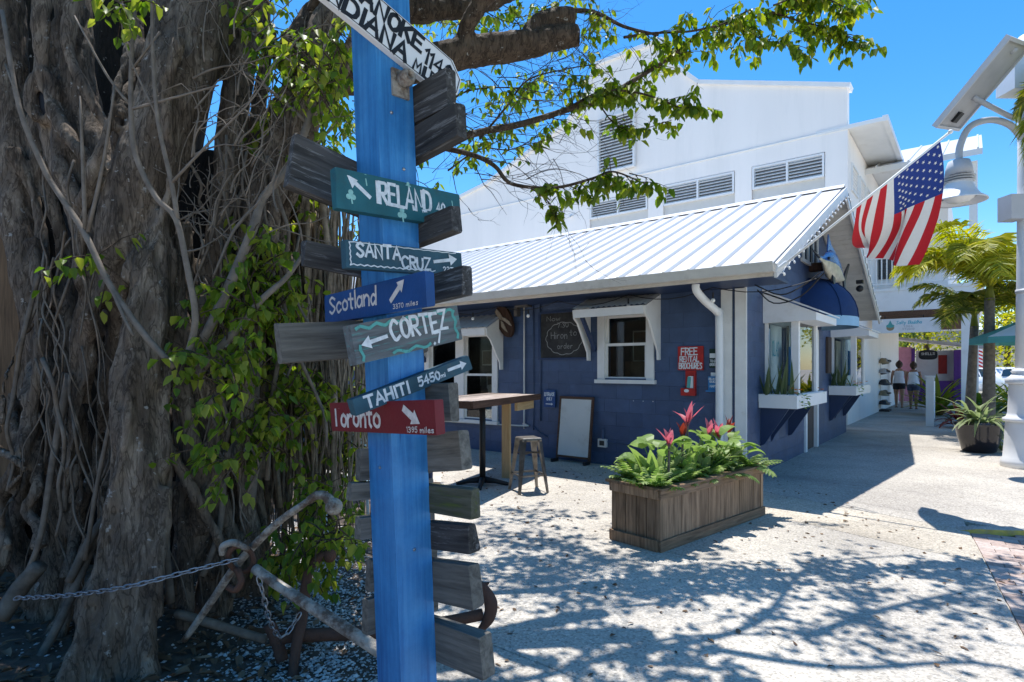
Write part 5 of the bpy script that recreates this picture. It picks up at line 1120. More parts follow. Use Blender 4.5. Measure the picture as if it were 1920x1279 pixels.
cordyline(.86, .3, .52, 7, .22, 5, 'tall pink cordyline rising above the planter middle'); cordyline(.26, .1, .40, 5, .17, 6, 'pink and maroon cordyline at the left of the planter'); cordyline(.62, .2, .44, 4, .18, 7, 'small maroon cordyline left of the tall pink one', 'red_leaf'); cordyline(1.42, .3, .36, 8, .19, 8, 'crimson cordyline near the right end of the planter'); cordyline(1.24, .3, .40, 4, .16, 9, 'short pink cordyline between the tall and the crimson one'); cordyline(1.62, .3, .38, 4, .2, 10, 'wispy dark cordyline at the far right of the planter', 'red_leaf')
# ================================================================== the great fig tree
fig = thing('fig_tree', 'huge old fig tree with twisted fused trunks and hanging aerial roots', 'tree', (-2.2, 3.4, 0))
FM = mw(fig).inverted()
def limb(mb, pts, n=12, sm=5):
    P3 = [P(a, b, Y) for a, b, Y, r in pts]; rr = [r / FPX * Y for a, b, Y, r in pts]; mb.tube(P3, rr, n, True, sm)
core = MB(); rgs = random.Random(5)
TR_ = [[(400, -120, 3.35, 95), (372, 0, 3.3, 90), (345, 110, 3.2, 84), (300, 250, 3.1, 80), (262, 370, 3.05, 80), (240, 480, 3.05, 74), (232, 600, 3.15, 60), (225, 760, 3.25, 60), (225, 950, 3.35, 70), (220, 1180, 3.35, 85)],
       [(305, 400, 3.0, 20), (292, 490, 2.94, 30), (285, 600, 2.9, 37), (266, 720, 2.85, 42), (262, 850, 2.8, 42), (247, 1000, 2.75, 44), (222, 1120, 2.7, 50), (180, 1250, 2.62, 52), (150, 1340, 2.55, 60)],
       [(282, 860, 2.82, 26), (280, 980, 2.76, 28), (272, 1100, 2.72, 30), (262, 1220, 2.68, 34), (258, 1330, 2.62, 48)],
       [(120, -120, 3.35, 62), (138, 20, 3.3, 60), (150, 140, 3.25, 58), (180, 260, 3.2, 54), (225, 370, 3.15, 50), (250, 460, 3.1, 40)],
       [(5, -120, 3.5, 62), (12, 60, 3.5, 58), (22, 220, 3.45, 56), (38, 380, 3.4, 58), (58, 520, 3.35, 56), (82, 650, 3.3, 46), (108, 760, 3.28, 40), (116, 880, 3.28, 38), (104, 1000, 3.25, 44), (88, 1130, 3.2, 56), (60, 1220, 3.15, 75)],
       [(95, 60, 3.3, 40), (92, 180, 3.22, 42), (110, 300, 3.2, 40), (150, 400, 3.15, 40), (185, 500, 3.1, 46), (175, 560, 3.05, 44), (150, 620, 3.05, 28), (140, 720, 3.05, 20), (134, 820, 3.05, 15), (124, 930, 3.05, 13), (120, 960, 3.05, 16)],
       [(205, 560, 3.05, 30), (232, 520, 3.02, 40), (262, 470, 3.0, 42), (292, 430, 3.0, 34)],
       [(335, 420, 3.2, 46), (348, 560, 3.18, 42), (368, 700, 3.15, 38), (384, 820, 3.15, 38), (394, 950, 3.2, 44), (402, 1060, 3.25, 54), (396, 1150, 3.28, 70)],
       [(300, 790, 2.92, 12), (340, 880, 2.92, 17), (388, 970, 2.98, 18), (425, 1040, 3.05, 16), (450, 1090, 3.1, 20)],
       [(440, 600, 3.3, 30), (432, 720, 3.3, 28), (440, 850, 3.28, 28), (450, 1000, 3.28, 32), (456, 1110, 3.3, 44)],
       [(440, 660, 3.3, 40), (456, 540, 3.3, 46), (480, 410, 3.3, 50), (515, 300, 3.32, 54), (552, 190, 3.36, 54), (600, 80, 3.42, 56), (650, -60, 3.5, 54)],
       [(380, 620, 3.3, 50), (405, 480, 3.3, 50), (425, 330, 3.35, 48), (440, 180, 3.4, 48), (462, 40, 3.5, 50), (485, -100, 3.6, 50)],
       [(170, 1000, 3.15, 24), (140, 1100, 3.05, 30), (100, 1200, 2.95, 34), (40, 1290, 2.85, 40)], [(330, 900, 3.1, 24), (345, 1000, 3.05, 26), (350, 1100, 3.0, 32), (345, 1180, 2.98, 36)],
       [(480, 900, 3.4, 22), (490, 1000, 3.4, 26), (500, 1090, 3.42, 34)], [(300, 180, 3.1, 30), (255, 300, 3.02, 26), (235, 420, 2.98, 22), (228, 520, 3.0, 20)],
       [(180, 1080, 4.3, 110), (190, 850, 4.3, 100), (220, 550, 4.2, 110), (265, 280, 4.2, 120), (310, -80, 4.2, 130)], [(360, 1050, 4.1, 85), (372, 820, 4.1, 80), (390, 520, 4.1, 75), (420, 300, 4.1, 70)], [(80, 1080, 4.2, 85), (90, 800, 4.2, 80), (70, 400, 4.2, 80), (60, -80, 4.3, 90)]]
def strands(pts, k, rel=.30):
    P3 = catmull([P(a, b, Y) for a, b, Y, r in pts], 4); n = len(P3); rr = [pts[min(int(i / 4), len(pts) - 1)][3] / FPX * P3[i].y for i in range(n)]
    for j in range(k):
        a0 = rgs.uniform(2.4, 7.0); tw = rgs.uniform(-1.4, 1.4); q = []; r_ = []; i0 = rgs.randint(0, max(0, n // 4)); i1 = rgs.randint(n * 2 // 3, n - 1)
        for i in range(i0, i1 + 1, 2):
            a = a0 + tw * i / n + .35 * math.sin(i * .5 + j); d = (P3[min(i + 1, n - 1)] - P3[max(i - 1, 0)]).normalized(); x = d.cross(Vector((0, 1, 0))).normalized(); y = Vector((0, 1, 0))
            q.append(P3[i] + (x * math.cos(a) + y * math.sin(a)) * rr[i] * .97); r_.append(max(.014, rr[i] * rel * .85 * rgs.uniform(.75, 1.3)))
        if len(q) > 3: core.tube(q, r_, 8, True, 3)
for t_, k, rel in [(TR_[0], 3, .14), (TR_[1], 5, .3), (TR_[2], 2, .3), (TR_[3], 2, .2), (TR_[4], 3, .24), (TR_[5], 2, .3), (TR_[7], 5, .34), (TR_[9], 3, .4), (TR_[10], 3, .22), (TR_[11], 2, .22)]: strands(t_, k, rel)
for i_, t_ in enumerate(TR_): TR_[i_] = [(a, b, Y, r * ((.74 if b < 540 else .35) if i_ == 0 else .8 if i_ in (1, 2) else .52 if i_ < 16 else .85)) for a, b, Y, r in t_]
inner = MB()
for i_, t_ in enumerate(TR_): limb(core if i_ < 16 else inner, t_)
for k in range(20):                                     # lesser stems twisting over one another
    x = rgs.uniform(25, 480); y0 = rgs.choice([430, 450, 520, 600, 680, 700, 740]); y1 = rgs.uniform(900, 1160); Y0 = rgs.uniform(3.0, 3.4) + (.15 if x > 330 else 0); r_ = rgs.choice([4, 5, 7, 9, 12]); ph = rgs.uniform(0, 6.28); am = rgs.uniform(12, 45); ln_ = rgs.uniform(-70, 70); pts = []
    n_ = 9
    for i in range(n_): f = i / (n_ - 1); pts.append((x + ln_ * f + am * math.sin(ph + f * rgs.uniform(3, 5)) + (f ** 3) * rgs.uniform(-30, 10), y0 + (y1 - y0) * f, Y0 - .12 * f + rgs.uniform(-.05, .05), r_ * rgs.uniform(.75, 1.25) * (1 + .5 * f ** 4)))
    limb(core, pts, 9, 4)
kc = P(97, 190, 3.17)                                   # old healed knot: a ring of bark, the hole's shade painted as a black ball
core.tube([kc + Vector((.062 * math.cos(a), -.06, .125 * math.sin(a))) for a in [i * math.pi / 8 for i in range(17)]], .030, 8, False)
def barkdisp(c):
    return .022 * noise.noise((c[0] * 5, c[1] * 5, c[2] * 1.6)) + .016 * noise.noise((c[0] * 15, c[1] * 15, c[2] * 3.5)) + .007 * noise.noise((c[0] * 40, c[1] * 40, c[2] * 16))
me = fused(inner, .03, 'bark_gap_shade', 'gap_shade_core', 1); me.transform(FM); link('gap_shade_core', me, fig)  # added filler core, coloured near black as the shade between stems
me = fused(core, .0145, 'bark', 'trunk', 1, barkdisp); me.transform(FM); trunk = link('trunk', me, fig)
ho = MB(); ho.ball(kc + Vector((0, -.02, 0)), .07, 10, (.9, .5, 1.7)); ho.build('knot_shade_ball', 'ink_black', trunk, FM)  # solid black ball in place of the knot hole's shade
lm = MB(); slim = lambda l: [(x, y, Y, r * .74) for x, y, Y, r in l]
limb(lm, slim([(500, 290, 3.5, 48), (560, 190, 3.55, 50), (620, 150, 3.65, 46), (700, 140, 3.8, 43), (790, 118, 3.9, 40), (880, 98, 4.0, 38), (960, 88, 4.05, 37), (1035, 74, 4.1, 31), (1086, 66, 4.12, 26)]), 14)
limb(lm, slim([(540, 130, 3.5, 46), (600, 40, 3.6, 46), (690, -30, 3.8, 44), (800, -90, 4.0, 42)]), 12); limb(lm, slim([(860, 105, 3.98, 18), (880, 40, 3.9, 22), (930, -30, 3.85, 24)]), 10); limb(lm, slim([(980, 85, 4.05, 20), (1010, 45, 4.1, 26), (1075, 30, 4.15, 24)]), 10)
limb(lm, slim([(690, 20, 3.8, 36), (780, 20, 4.0, 30), (900, 8, 4.3, 24), (1010, -40, 4.6, 20)]), 10)
me = fused(lm, .016, 'bark_limb', 'limb', 2, lambda c: .012 * noise.noise((c[0] * 9, c[1] * 9, c[2] * 9)) + .007 * noise.noise((c[0] * 30, c[1] * 30, c[2] * 30))); me.transform(FM); link('limb', me, fig)
MB().add([P(1086 + 1, 66 + 18 * math.sin(a), 4.12 + .07 * math.cos(a)) for a in [i * math.pi / 6 for i in range(12)]], [tuple(range(12))]).build('sawn_end', 'carving_pale', fig, FM)
# aerial roots: hanging cords, each its own piece
rg = random.Random(21)
def wig(px, y0, y1, Y, r0, r1, amp=10, n=7, lean=0, ymax=None):
    pts = []; x = px
    for i in range(n): f = i / (n - 1); pts.append((x + lean * f, y0 + (y1 - y0) * f, Y + rg.uniform(-.04, .04), r0 + (r1 - r0) * f)); x += rg.uniform(-amp, amp)
    return pts
for k in range(80):
    x = rg.choice([rg.uniform(60, 210), rg.uniform(280, 470), rg.uniform(300, 520)]); y0 = rg.uniform(250, 760); y1 = y0 + rg.uniform(200, 460); y1 = min(y1, 1140); Y = rg.uniform(2.85, 3.15) if x < 300 else rg.uniform(2.98, 3.25); r0 = rg.choice([1.5, 2, 2.5, 3, 4.5])
    m = MB(); limb(m, wig(x, y0, y1, Y, r0, r0 * .6, 20, 8, rg.uniform(-60, 60)), 6, 4); m.build('aerial_root', 'root', fig, FM, smooth=True)
for (pts) in [[(190, 980, 3.0, 7), (150, 1080, 2.95, 8), (110, 1170, 2.85, 8), (50, 1279, 2.75, 9)], [(195, 970, 3.0, 6), (170, 1010, 2.95, 8), (130, 1090, 2.92, 8)], [(300, 720, 2.88, 5), (245, 830, 2.78, 6), (215, 880, 2.78, 6)], [(250, 610, 2.85, 4), (190, 870, 2.9, 4), (160, 1050, 2.9, 4)], [(130, 700, 3.0, 7), (100, 860, 2.95, 6), (75, 1010, 2.9, 5), (35, 1110, 2.9, 5)], [(75, 1060, 2.9, 14), (40, 1100, 2.9, 16), (0, 1160, 2.85, 16)], [(320, 860, 2.9, 6), (310, 1000, 2.9, 7), (320, 1130, 2.9, 8)], [(330, 1150, 2.9, 9), (400, 1170, 2.9, 9), (500, 1200, 2.9, 8)], [(420, 900, 3.1, 5), (410, 1000, 3.05, 6), (380, 1080, 3.0, 6)]]:
    m = MB(); limb(m, pts, 7, 5); m.build('aerial_root', 'root', fig, FM, smooth=True)
# curtain of thin roots behind the boards
cur = MB()
for k in range(300):
    x = rg.gauss(575, 55); x = min(max(x, 455), 690); Y = rg.uniform(3.5, 4.2); limb(cur, wig(x, rg.uniform(330, 520) - (x - 560) * -.1, rg.uniform(820, 1030), Y, rg.choice([1, 1.5, 2, 2.5, 4]), rg.uniform(.8, 2.2), 13, 7, rg.uniform(-40, 30)), 5, 2)
for k in range(34): x = rg.uniform(470, 600); limb(cur, wig(x, rg.uniform(200, 300), rg.uniform(700, 1040), rg.uniform(3.5, 4.0), rg.uniform(5, 9), rg.uniform(4, 7), 12, 7, rg.uniform(-20, 25)), 6, 2)
cur.build('root_curtain', 'vine_root', fig, FM, smooth=True, kind='stuff')
# bare grey shoots in front of the trunk
def shoot(pts, side, nm='bare_shoot'):
    th_ = lambda l: [(a + rg.uniform(-5, 5), b, Y, r * .62) for a, b, Y, r in l]
    pts = th_(pts); side = [[(*x[:3], x[3] * .75) for x in l] for l in side]
    m = MB(); limb(m, pts, 7, 4)
    for s_ in side: limb(m, s_, 6, 3)
    m.build(nm, 'twig', fig, FM, smooth=True)
shoot([(0, 20, 2.75, 6), (40, 200, 2.7, 7), (78, 310, 2.7, 8), (100, 350, 2.7, 8), (160, 435, 2.65, 9), (205, 530, 2.62, 9), (262, 620, 2.6, 10), (330, 690, 2.62, 10)], [[(100, 350, 2.7, 4), (60, 260, 2.7, 3), (10, 120, 2.7, 2)], [(165, 435, 2.65, 5), (195, 300, 2.62, 4), (215, 160, 2.6, 2)], [(160, 430, 2.65, 5), (155, 300, 2.65, 4), (150, 180, 2.65, 2)], [(205, 530, 2.62, 5), (230, 590, 2.58, 4), (250, 630, 2.56, 3)]])
shoot([(255, -20, 2.75, 5), (250, 90, 2.72, 6), (246, 200, 2.7, 7), (250, 290, 2.68, 8), (290, 370, 2.66, 8), (330, 410, 2.66, 9), (350, 500, 2.66, 9), (362, 600, 2.66, 10), (350, 680, 2.7, 11)], [[(246, 200, 2.7, 4), (200, 140, 2.7, 3), (140, 30, 2.72, 2)], [(246, 205, 2.7, 4), (320, 185, 2.66, 3), (410, 160, 2.64, 2)], [(248, 130, 2.7, 3), (300, 60, 2.68, 2)]])
shoot([(285, -20, 2.7, 5), (290, 100, 2.68, 5), (300, 230, 2.66, 6), (320, 340, 2.66, 7), (330, 410, 2.66, 7)], [[(320, 345, 2.66, 4), (400, 260, 2.62, 3), (470, 190, 2.6, 2), (520, 110, 2.6, 1.5)], [(300, 230, 2.66, 3), (240, 100, 2.66, 2), (225, 20, 2.66, 1.5)]])
shoot([(375, 640, 2.8, 13), (430, 540, 2.85, 15), (470, 430, 2.9, 14), (495, 370, 2.95, 12), (540, 310, 3.0, 11), (575, 230, 3.05, 11), (600, 130, 3.1, 10), (625, 40, 3.2, 8), (640, -40, 3.2, 6)], [[(495, 372, 2.95, 5), (440, 430, 2.9, 4), (400, 520, 2.85, 3)], [(575, 230, 3.05, 5), (520, 180, 3.05, 4), (450, 130, 3.0, 2)]])
shoot([(385, 690, 2.85, 14), (455, 610, 2.88, 12), (495, 560, 2.9, 10), (540, 520, 2.95, 8), (572, 470, 3.0, 6)], [])
shoot([(500, 900, 3.3, 8), (512, 760, 3.3, 8), (528, 640, 3.3, 7), (540, 560, 3.35, 6), (560, 430, 3.4, 4)], [[(512, 770, 3.3, 4), (560, 650, 3.3, 3), (585, 560, 3.3, 2)]])
shoot([(470, 980, 3.25, 14), (480, 880, 3.25, 13), (478, 780, 3.28, 12), (490, 650, 3.3, 10)], [])
tw_ = MB()
def crooked(mb, x, y, a, l, Y, r, fork=2, n=6):
    pts = []
    for i in range(n + 1):
        pts.append((x, y, Y + rg.uniform(-.03, .03), r * (1 - .75 * i / n))); a += rg.uniform(-.42, .42); x += math.cos(a) * l / n; y += math.sin(a) * l / n
        if fork and i and rg.random() < .35: crooked(mb, x, y, a + rg.choice([-1, 1]) * rg.uniform(.4, 1.0), l * rg.uniform(.3, .55), Y, r * .6, fork - 1, 4)
    limb(mb, pts, 5, 2)
for k in range(46): crooked(tw_, rg.uniform(330, 570), rg.uniform(60, 480), rg.uniform(-2.6, -.4), rg.uniform(80, 200), rg.uniform(2.7, 3.1), rg.uniform(1.4, 2.6))
tw_.build('dead_twigs', 'twig', fig, FM, smooth=True, kind='stuff')
# ---- leafy branches of the crown
crown = Leaves(); br = MB()
def leafy_twig(p, d, ln, n, lv, size=.075, tw=br):
    d = d.normalized(); q = p; pts = [p]; k = 4
    for i in range(k): d = (d + Vector((0, 0, -.16)) + rv(.14)).normalized(); q = q + d * ln / k; pts.append(q)
    tw.tube(pts, [.0045, .004, .003, .0022, .0014], 4, False)
    for i in range(n):
        f = rg.uniform(.12, 1); j = min(k - 1, int(f * k)); b = pts[j].lerp(pts[j + 1], f * k - j); a = rg.uniform(0, 6.28)
        out = Vector((math.cos(a), math.sin(a), rg.uniform(-.5, .3))); pet = b + out * .02
        dd = Vector((out.x * .7, out.y * .7, rg.uniform(-1.25, -.25))); s_ = size * rg.uniform(.65, 1.15)
        lv.add(pet, dd, (out.x + rg.uniform(-.6, .6), out.y + rg.uniform(-.6, .6), .9), s_, s_ * rg.uniform(.5, .66))
def bough(pts, r0, r1, lv, ntw, lt, nl, size=.075, fr=0.15, up=.2):
    P3 = catmull([P(*p) for p in pts], 6); n = len(P3); br.tube(P3, [r0 + (r1 - r0) * i / (n - 1) for i in range(n)], 7, False)
    for k in range(ntw):
        f = fr + (1 - fr) * (k + rg.random()) / ntw; i = min(n - 2, int(f * (n - 1))); p = P3[i].lerp(P3[i + 1], f * (n - 1) - i); t = (P3[i + 1] - P3[i]).normalized()
        d = t * .6 + rv(.8) + Vector((0, 0, up)); leafy_twig(p, d, lt * rg.uniform(.5, 1.2), rg.randint(int(nl * .6), int(nl * 1.3)), lv, size)
bough([(815, 272, 4.5, ), (900, 248, 4.6), (980, 232, 4.7), (1070, 204, 4.85), (1130, 185, 4.9), (1190, 150, 5.0), (1250, 112, 5.1), (1300, 74, 5.2), (1350, 48, 5.3), (1430, 30, 5.4), (1530, 8, 5.5), (1590, -15, 5.6)], .030, .008, crown, 64, .36, 12, .095, .22)
bough([(1060, 205, 4.85), (1130, 172, 4.8), (1200, 175, 4.8), (1270, 200, 4.8), (1310, 215, 4.8)], .012, .004, crown, 20, .26, 10, .088)
bough([(820, 275, 4.5), (890, 292, 4.5), (928, 312, 4.5), (960, 345, 4.5), (1040, 352, 4.5), (1110, 335, 4.5), (1150, 322, 4.5), (1210, 345, 4.5)], .022, .005, crown, 20, .24, 10, .088, .5, -.1)
bough([(1170, 70, 4.8), (1230, 62, 4.9), (1300, 58, 5.0), (1370, 40, 5.1), (1400, 20, 5.1)], .012, .006, crown, 14, .28, 11, .092)
bough([(1030, 20, 4.6), (1110, 22, 4.7), (1170, 50, 4.8), (1235, 66, 4.8)], .02, .01, crown, 7, .25, 8, .08)
bough([(1440, 20, 5.4), (1500, 40, 5.4), (1560, 55, 5.4), (1600, 75, 5.4)], .01, .004, crown, 22, .26, 12, .1); bough([(1380, 30, 5.3), (1420, 70, 5.3), (1500, 90, 5.3)], .008, .003, crown, 14, .24, 11, .095)
bough([(1450, 10, 5.2), (1520, -10, 5.2), (1600, 20, 5.2)], .008, .003, crown, 16, .26, 12, .1); bough([(1120, 190, 4.9), (1150, 230, 4.9), (1190, 245, 4.9), (1260, 225, 4.9)], .007, .003, crown, 12, .22, 9, .085)
bough([(900, 260, 4.6), (950, 200, 4.7), (990, 150, 4.8), (1060, 130, 4.9), (1120, 120, 5.0)], .010, .004, crown, 9, .28, 5, .07); bough([(990, 350, 4.5), (1020, 370, 4.5), (1045, 400, 4.5)], .006, .003, crown, 7, .15, 8, .08, .3, -.4); bough([(1180, 325, 4.5), (1220, 335, 4.5)], .005, .002, crown, 3, .12, 6, .075, .2, -.3)
bough([(830, 200, 5.2), (880, 170, 5.3), (960, 165, 5.4), (1050, 180, 5.5)], .01, .003, crown, 12, .28, 6, .075); bough([(840, 320, 4.8), (900, 280, 4.9), (960, 280, 5.0), (1020, 250, 5.0)], .008, .003, crown, 9, .25, 6, .075)
# thin bare twigs against the sky and the white wall
for k in range(110): crooked(br, rg.uniform(760, 1060), rg.uniform(-20, 340), rg.uniform(-.9, 1.1), rg.uniform(70, 190), rg.uniform(4.3, 5.4), rg.uniform(.5, 1.1), 2)
# far yellow-green foliage between the limbs
farl = Leaves()
def cloud(cx, cy, Y, rx, ry, dY, n, lv, size, tw=True):
    for k in range(n):
        a = rg.gauss(0, .5); b = rg.gauss(0, .5); p = P(cx + a * rx, cy + b * ry, Y + rg.uniform(-dY, dY))
        leafy_twig(p, rv(1) + Vector((0, 0, -.1)), rg.uniform(.12, .3), rg.randint(5, 9), lv, size)
cloud(860, 30, 6.0, 150, 60, .8, 46, farl, .09); cloud(1000, 190, 6.2, 110, 90, .8, 34, farl, .085); cloud(640, 210, 5.4, 70, 110, .6, 46, farl, .08); cloud(760, 240, 6.0, 90, 80, .8, 24, farl, .08); cloud(990, 30, 5.6, 90, 50, .5, 22, farl, .09); cloud(545, 80, 5.0, 50, 60, .5, 22, farl, .08); cloud(1080, 20, 5.2, 70, 40, .4, 16, farl, .09); cloud(620, 320, 5.2, 60, 60, .5, 22, farl, .08)
cloud(900, 230, 5.0, 90, 60, .4, 16, farl, .08)
# leafy suckers round the trunk
suck = Leaves()
for (cx, cy, Y, rx, ry, n) in [(600, 150, 3.0, 38, 90, 30), (612, 60, 3.1, 30, 40, 10), (470, 480, 3.1, 50, 70, 30), (520, 560, 3.2, 60, 60, 26), (450, 610, 2.9, 50, 50, 20), (400, 690, 2.75, 90, 55, 22), (540, 720, 3.3, 80, 60, 28), (620, 760, 3.6, 60, 70, 26), (500, 800, 3.1, 60, 80, 26), (640, 860, 3.9, 60, 90, 34), (600, 960, 3.4, 60, 70, 26), (560, 1030, 3.1, 60, 50, 24), (610, 1010, 3.0, 50, 30, 14), (190, 500, 2.7, 30, 25, 5), (550, 110, 3.3, 60, 80, 16), (520, 240, 3.3, 50, 60, 8), (430, 560, 3.0, 60, 50, 10), (230, 8, 2.7, 30, 12, 6), (500, 40, 3.2, 40, 50, 10), (430, 855, 2.75, 70, 25, 7), (600, 560, 3.9, 50, 60, 14), (660, 690, 4.2, 30, 50, 14), (560, 400, 3.7, 70, 40, 20), (660, 460, 4.5, 60, 40, 16)]: cloud(cx, cy, Y, rx * .9, ry * .9, .15, int(n * 1.35), suck, .066)
# the canopy overhead, above the top of the picture: it throws the dappled shade
over = Leaves(); cnt = 0
def shade_at(gx, gy):
    if gx < -1.0: base = (.97 if gx < -2.0 else .5) if gy < 5.0 else .35
    else:
        edge = 6.0 - .42 * gx + .9 * noise.noise((gx * .8, gy * .8, 7)); base = .64 if gy < edge - 1.2 else (.30 if gy < edge else (.05 if gy < edge + .6 else 0))
        base *= .42 + 1.15 * max(0, .5 + noise.noise((gx * 1.15 + 4, gy * 1.5, 1.7)) * 1.4)
        if gx > 3.9: base *= .5
        if .8 < gx < 2.6 and 4.1 < gy < 6.2: base *= .35
    return base
for k in range(9000):
    gx = rg.uniform(-5.5, 4.4); gy = rg.uniform(.2, 7.8)
    if rg.random() > shade_at(gx, gy): continue
    if gx > -1 and rg.random() < .76: continue
    if gx <= -1 and rg.random() < .80: continue
    z = (1.45 + .633 * gy + .55) / (1 - .633 * .265) + rg.uniform(.1, 1.3)
    if gx < -1: z = max(z, rg.uniform(4.8, 6.8))
    c = Vector((gx - .073 * z, gy + .265 * z, z)); az = rg.uniform(0, 6.28); L1 = rg.uniform(.25, .6); d = Vector((math.cos(az), math.sin(az), rg.uniform(-.3, .15)))
    tip = c + d * L1; br.tube([c - d * L1 * .4, c, tip], [.008, .006, .002], 4, False)
    for i in range(rg.randint(16, 26)):
        f = rg.random(); b = c.lerp(tip, f) + rv(.10); s_ = rg.uniform(.07, .115); over.add(b, rv(1) + Vector((0, 0, -.6)), rv(.6) + Vector((0, 0, 1)), s_, s_ * .62); cnt += 1
for (a, b_) in (((-1.0, 3.6, 3.4), (1.2, 4.6, 5.6)), ((.2, 4.1, 4.6), (2.6, 6.2, 6.6)), ((.6, 4.3, 5.0), (2.2, 4.0, 5.8)), ((-1.2, 3.5, 3.6), (-.2, 3.0, 5.2)), ((1.2, 4.6, 5.6), (3.2, 5.6, 6.6)), ((-.2, 3.0, 5.2), (1.4, 2.9, 5.4)), ((-1.5, 3.4, 4), (-2.4, 2.2, 5.4)), ((-2.4, 3.6, 4.2), (-3.6, 4.2, 6)), ((-1.9, 3.9, 4.2), (-1.2, 6.2, 6.6))):
    a, b_ = Vector(a), Vector(b_); br.tube(catmull([a, a.lerp(b_, .35) + rv(.2), a.lerp(b_, .7) + rv(.25), b_], 5), [.038 - .028 * i / 15 for i in range(16)], 7, False)
br.build('branches', 'bark_limb', fig, FM, smooth=True, kind='stuff')
crown.build('crown', 'leaf', fig, kind='stuff'); farl.build('inner_crown', 'leaf_far', fig, kind='stuff'); suck.build('sucker_leaves', 'leaf_far', fig, kind='stuff'); over.build('overhead_crown', 'leaf', fig, kind='stuff')

# ================================================================== fence and striped cloth at the far left
fe = thing('board_fence', 'dark brown upright board fence behind the fig at far left', 'fence', (-3.45, 3.85, 0))
for i in range(12): link('fence_board', cbox(.19, .035, 2.36, .004, 'fence_wood', 1 + i % 3), fe, (.10 - i * .196 + .02, i * .03, 1.18), (0, 0, R(-8)))
tw2 = thing('hanging_towel', 'striped white, black and teal cloth hanging behind the fig', 'towel', (-3.2, 4.0, .9))
for i, (z0, z1, m) in enumerate(((.62, .95, 'white_cloth'), (.54, .62, 'dark_cloth'), (.40, .54, 'white_cloth'), (.34, .40, 'dark_cloth'), (.22, .34, 'teal_cloth'), (.05, .22, 'white_cloth'))):
    m_ = MB(); vs = []
    for j in range(9): x = -.12 + .03 * j; yy = .015 * math.sin(j * 1.7); vs += [(x, yy, z0), (x, yy, z1)]
    m_.add(vs, [(2 * j, 2 * j + 2, 2 * j + 3, 2 * j + 1) for j in range(8)]); m_.build('stripe', m, tw2, smooth=True)

# ================================================================== old anchors and chains
an = thing('pale_anchor', 'old pale flaking iron anchor with ball-ended stock and rusty ring', 'anchor', (-1.25, 2.6, 0))
A = lambda *p: P(*p)
m = MB(); m.tube([A(346, 1200, 2.78), A(395, 1130, 2.72), A(445, 1058, 2.66), A(515, 985, 2.60), A(580, 938, 2.56)], [.015, .017, .018, .017, .015], 12, True, 5); m.tube([A(580, 938, 2.56), A(594, 929, 2.54), A(610, 930, 2.53), A(620, 942, 2.52), A(624, 952, 2.52)], [.018, .019, .020, .024, .028], 12, True, 4); m.build('stock', 'pale_iron', an, world=True, smooth=True)
MB().ball(A(626, 950, 2.52), .038, 14).build('stock_ball', 'pale_iron', an, world=True, smooth=True)
MB().tube([A(478, 1066, 2.62), A(520, 1096, 2.56), A(600, 1148, 2.45), A(715, 1222, 2.32), A(800, 1275, 2.22)], [.022, .023, .025, .027, .031], 14, True, 5).build('shank', 'pale_iron', an, world=True, smooth=True)
rc = A(452, 1048, 2.62); ring = []
for i in range(21): a = 2 * math.pi * i / 20; ring.append(rc + Vector((.048 * math.cos(a), .03 * math.cos(a + 1), .066 * math.sin(a) * (1 if i else 1))))
MB().tube(ring, .012, 8, False).build('ring', 'rust', an, world=True, smooth=True)
MB().tube([rc + Vector((-.07, -.03, .03)), rc + Vector((-.06, -.04, .07)), rc + Vector((-.01, -.04, .085)), rc + Vector((.05, -.03, .05))], [.014, .016, .016, .013], 8, True, 4).build('shackle', 'pale_iron', an, world=True, smooth=True)
MB().tube([rc + Vector((.0, -.04, -.03)), rc + Vector((.025, -.05, -.08)), rc + Vector((.0, -.05, -.12)), rc + Vector((-.04, -.04, -.11))], .015, 8, True, 4).build('shackle_pin', 'rust', an, world=True, smooth=True)
an2 = thing('rusty_anchor', 'rust-brown anchor lying on the shell gravel behind the signpost', 'anchor', (-.9, 2.85, 0))
MB().tube([A(510, 1200, 2.88), A(560, 1192, 2.88), A(700, 1185, 2.92), A(840, 1165, 2.98), A(905, 1152, 3.02)], [.030, .032, .034, .028, .030], 12, True, 5).build('shank', 'rust', an2, world=True, smooth=True)
MB().tube([A(885, 1088, 3.06), A(905, 1102, 3.04), A(920, 1130, 3.02), A(916, 1160, 3.0), A(895, 1188, 2.96)], [.014, .026, .036, .030, .012], 12, True, 5).build('arm', 'rust', an2, world=True, smooth=True)
MB().prism([(-.05, 0), (0, .09), (.05, 0)], -.008, .008, Matrix.Translation(A(890, 1108, 3.05)) @ Matrix.Rotation(R(60), 4, 'Y')).build('fluke', 'rust', an2, world=True)
MB().tube([A(612, 1040, 2.95), A(598, 1046, 2.94), A(580, 1068, 2.93), A(572, 1110, 2.90), A(566, 1160, 2.88), A(556, 1210, 2.82), A(545, 1285, 2.72)], [.022, .022, .024, .026, .028, .026, .022], 10, True, 5).build('stock', 'rust', an2, world=True, smooth=True)
MB().ball(A(618, 1042, 2.95), .035, 10).build('stock_ball', 'rust', an2, world=True, smooth=True)
MB().tube([A(505, 1170, 2.86), A(520, 1205, 2.86), A(530, 1240, 2.84)], .03, 8, True, 4).build('eye', 'rust', an2, world=True, smooth=True)
lk = MB(); pts = []
for i in range(17):
    a = 2 * math.pi * i / 16; pts.append(Vector((.0155 * math.cos(a) + (.007 if math.cos(a) > 0 else -.007), .0095 * math.sin(a), 0)))
lk.tube(pts, .0034, 5, False); link_me = lk.mesh('chain_link', 'chain_steel', True)
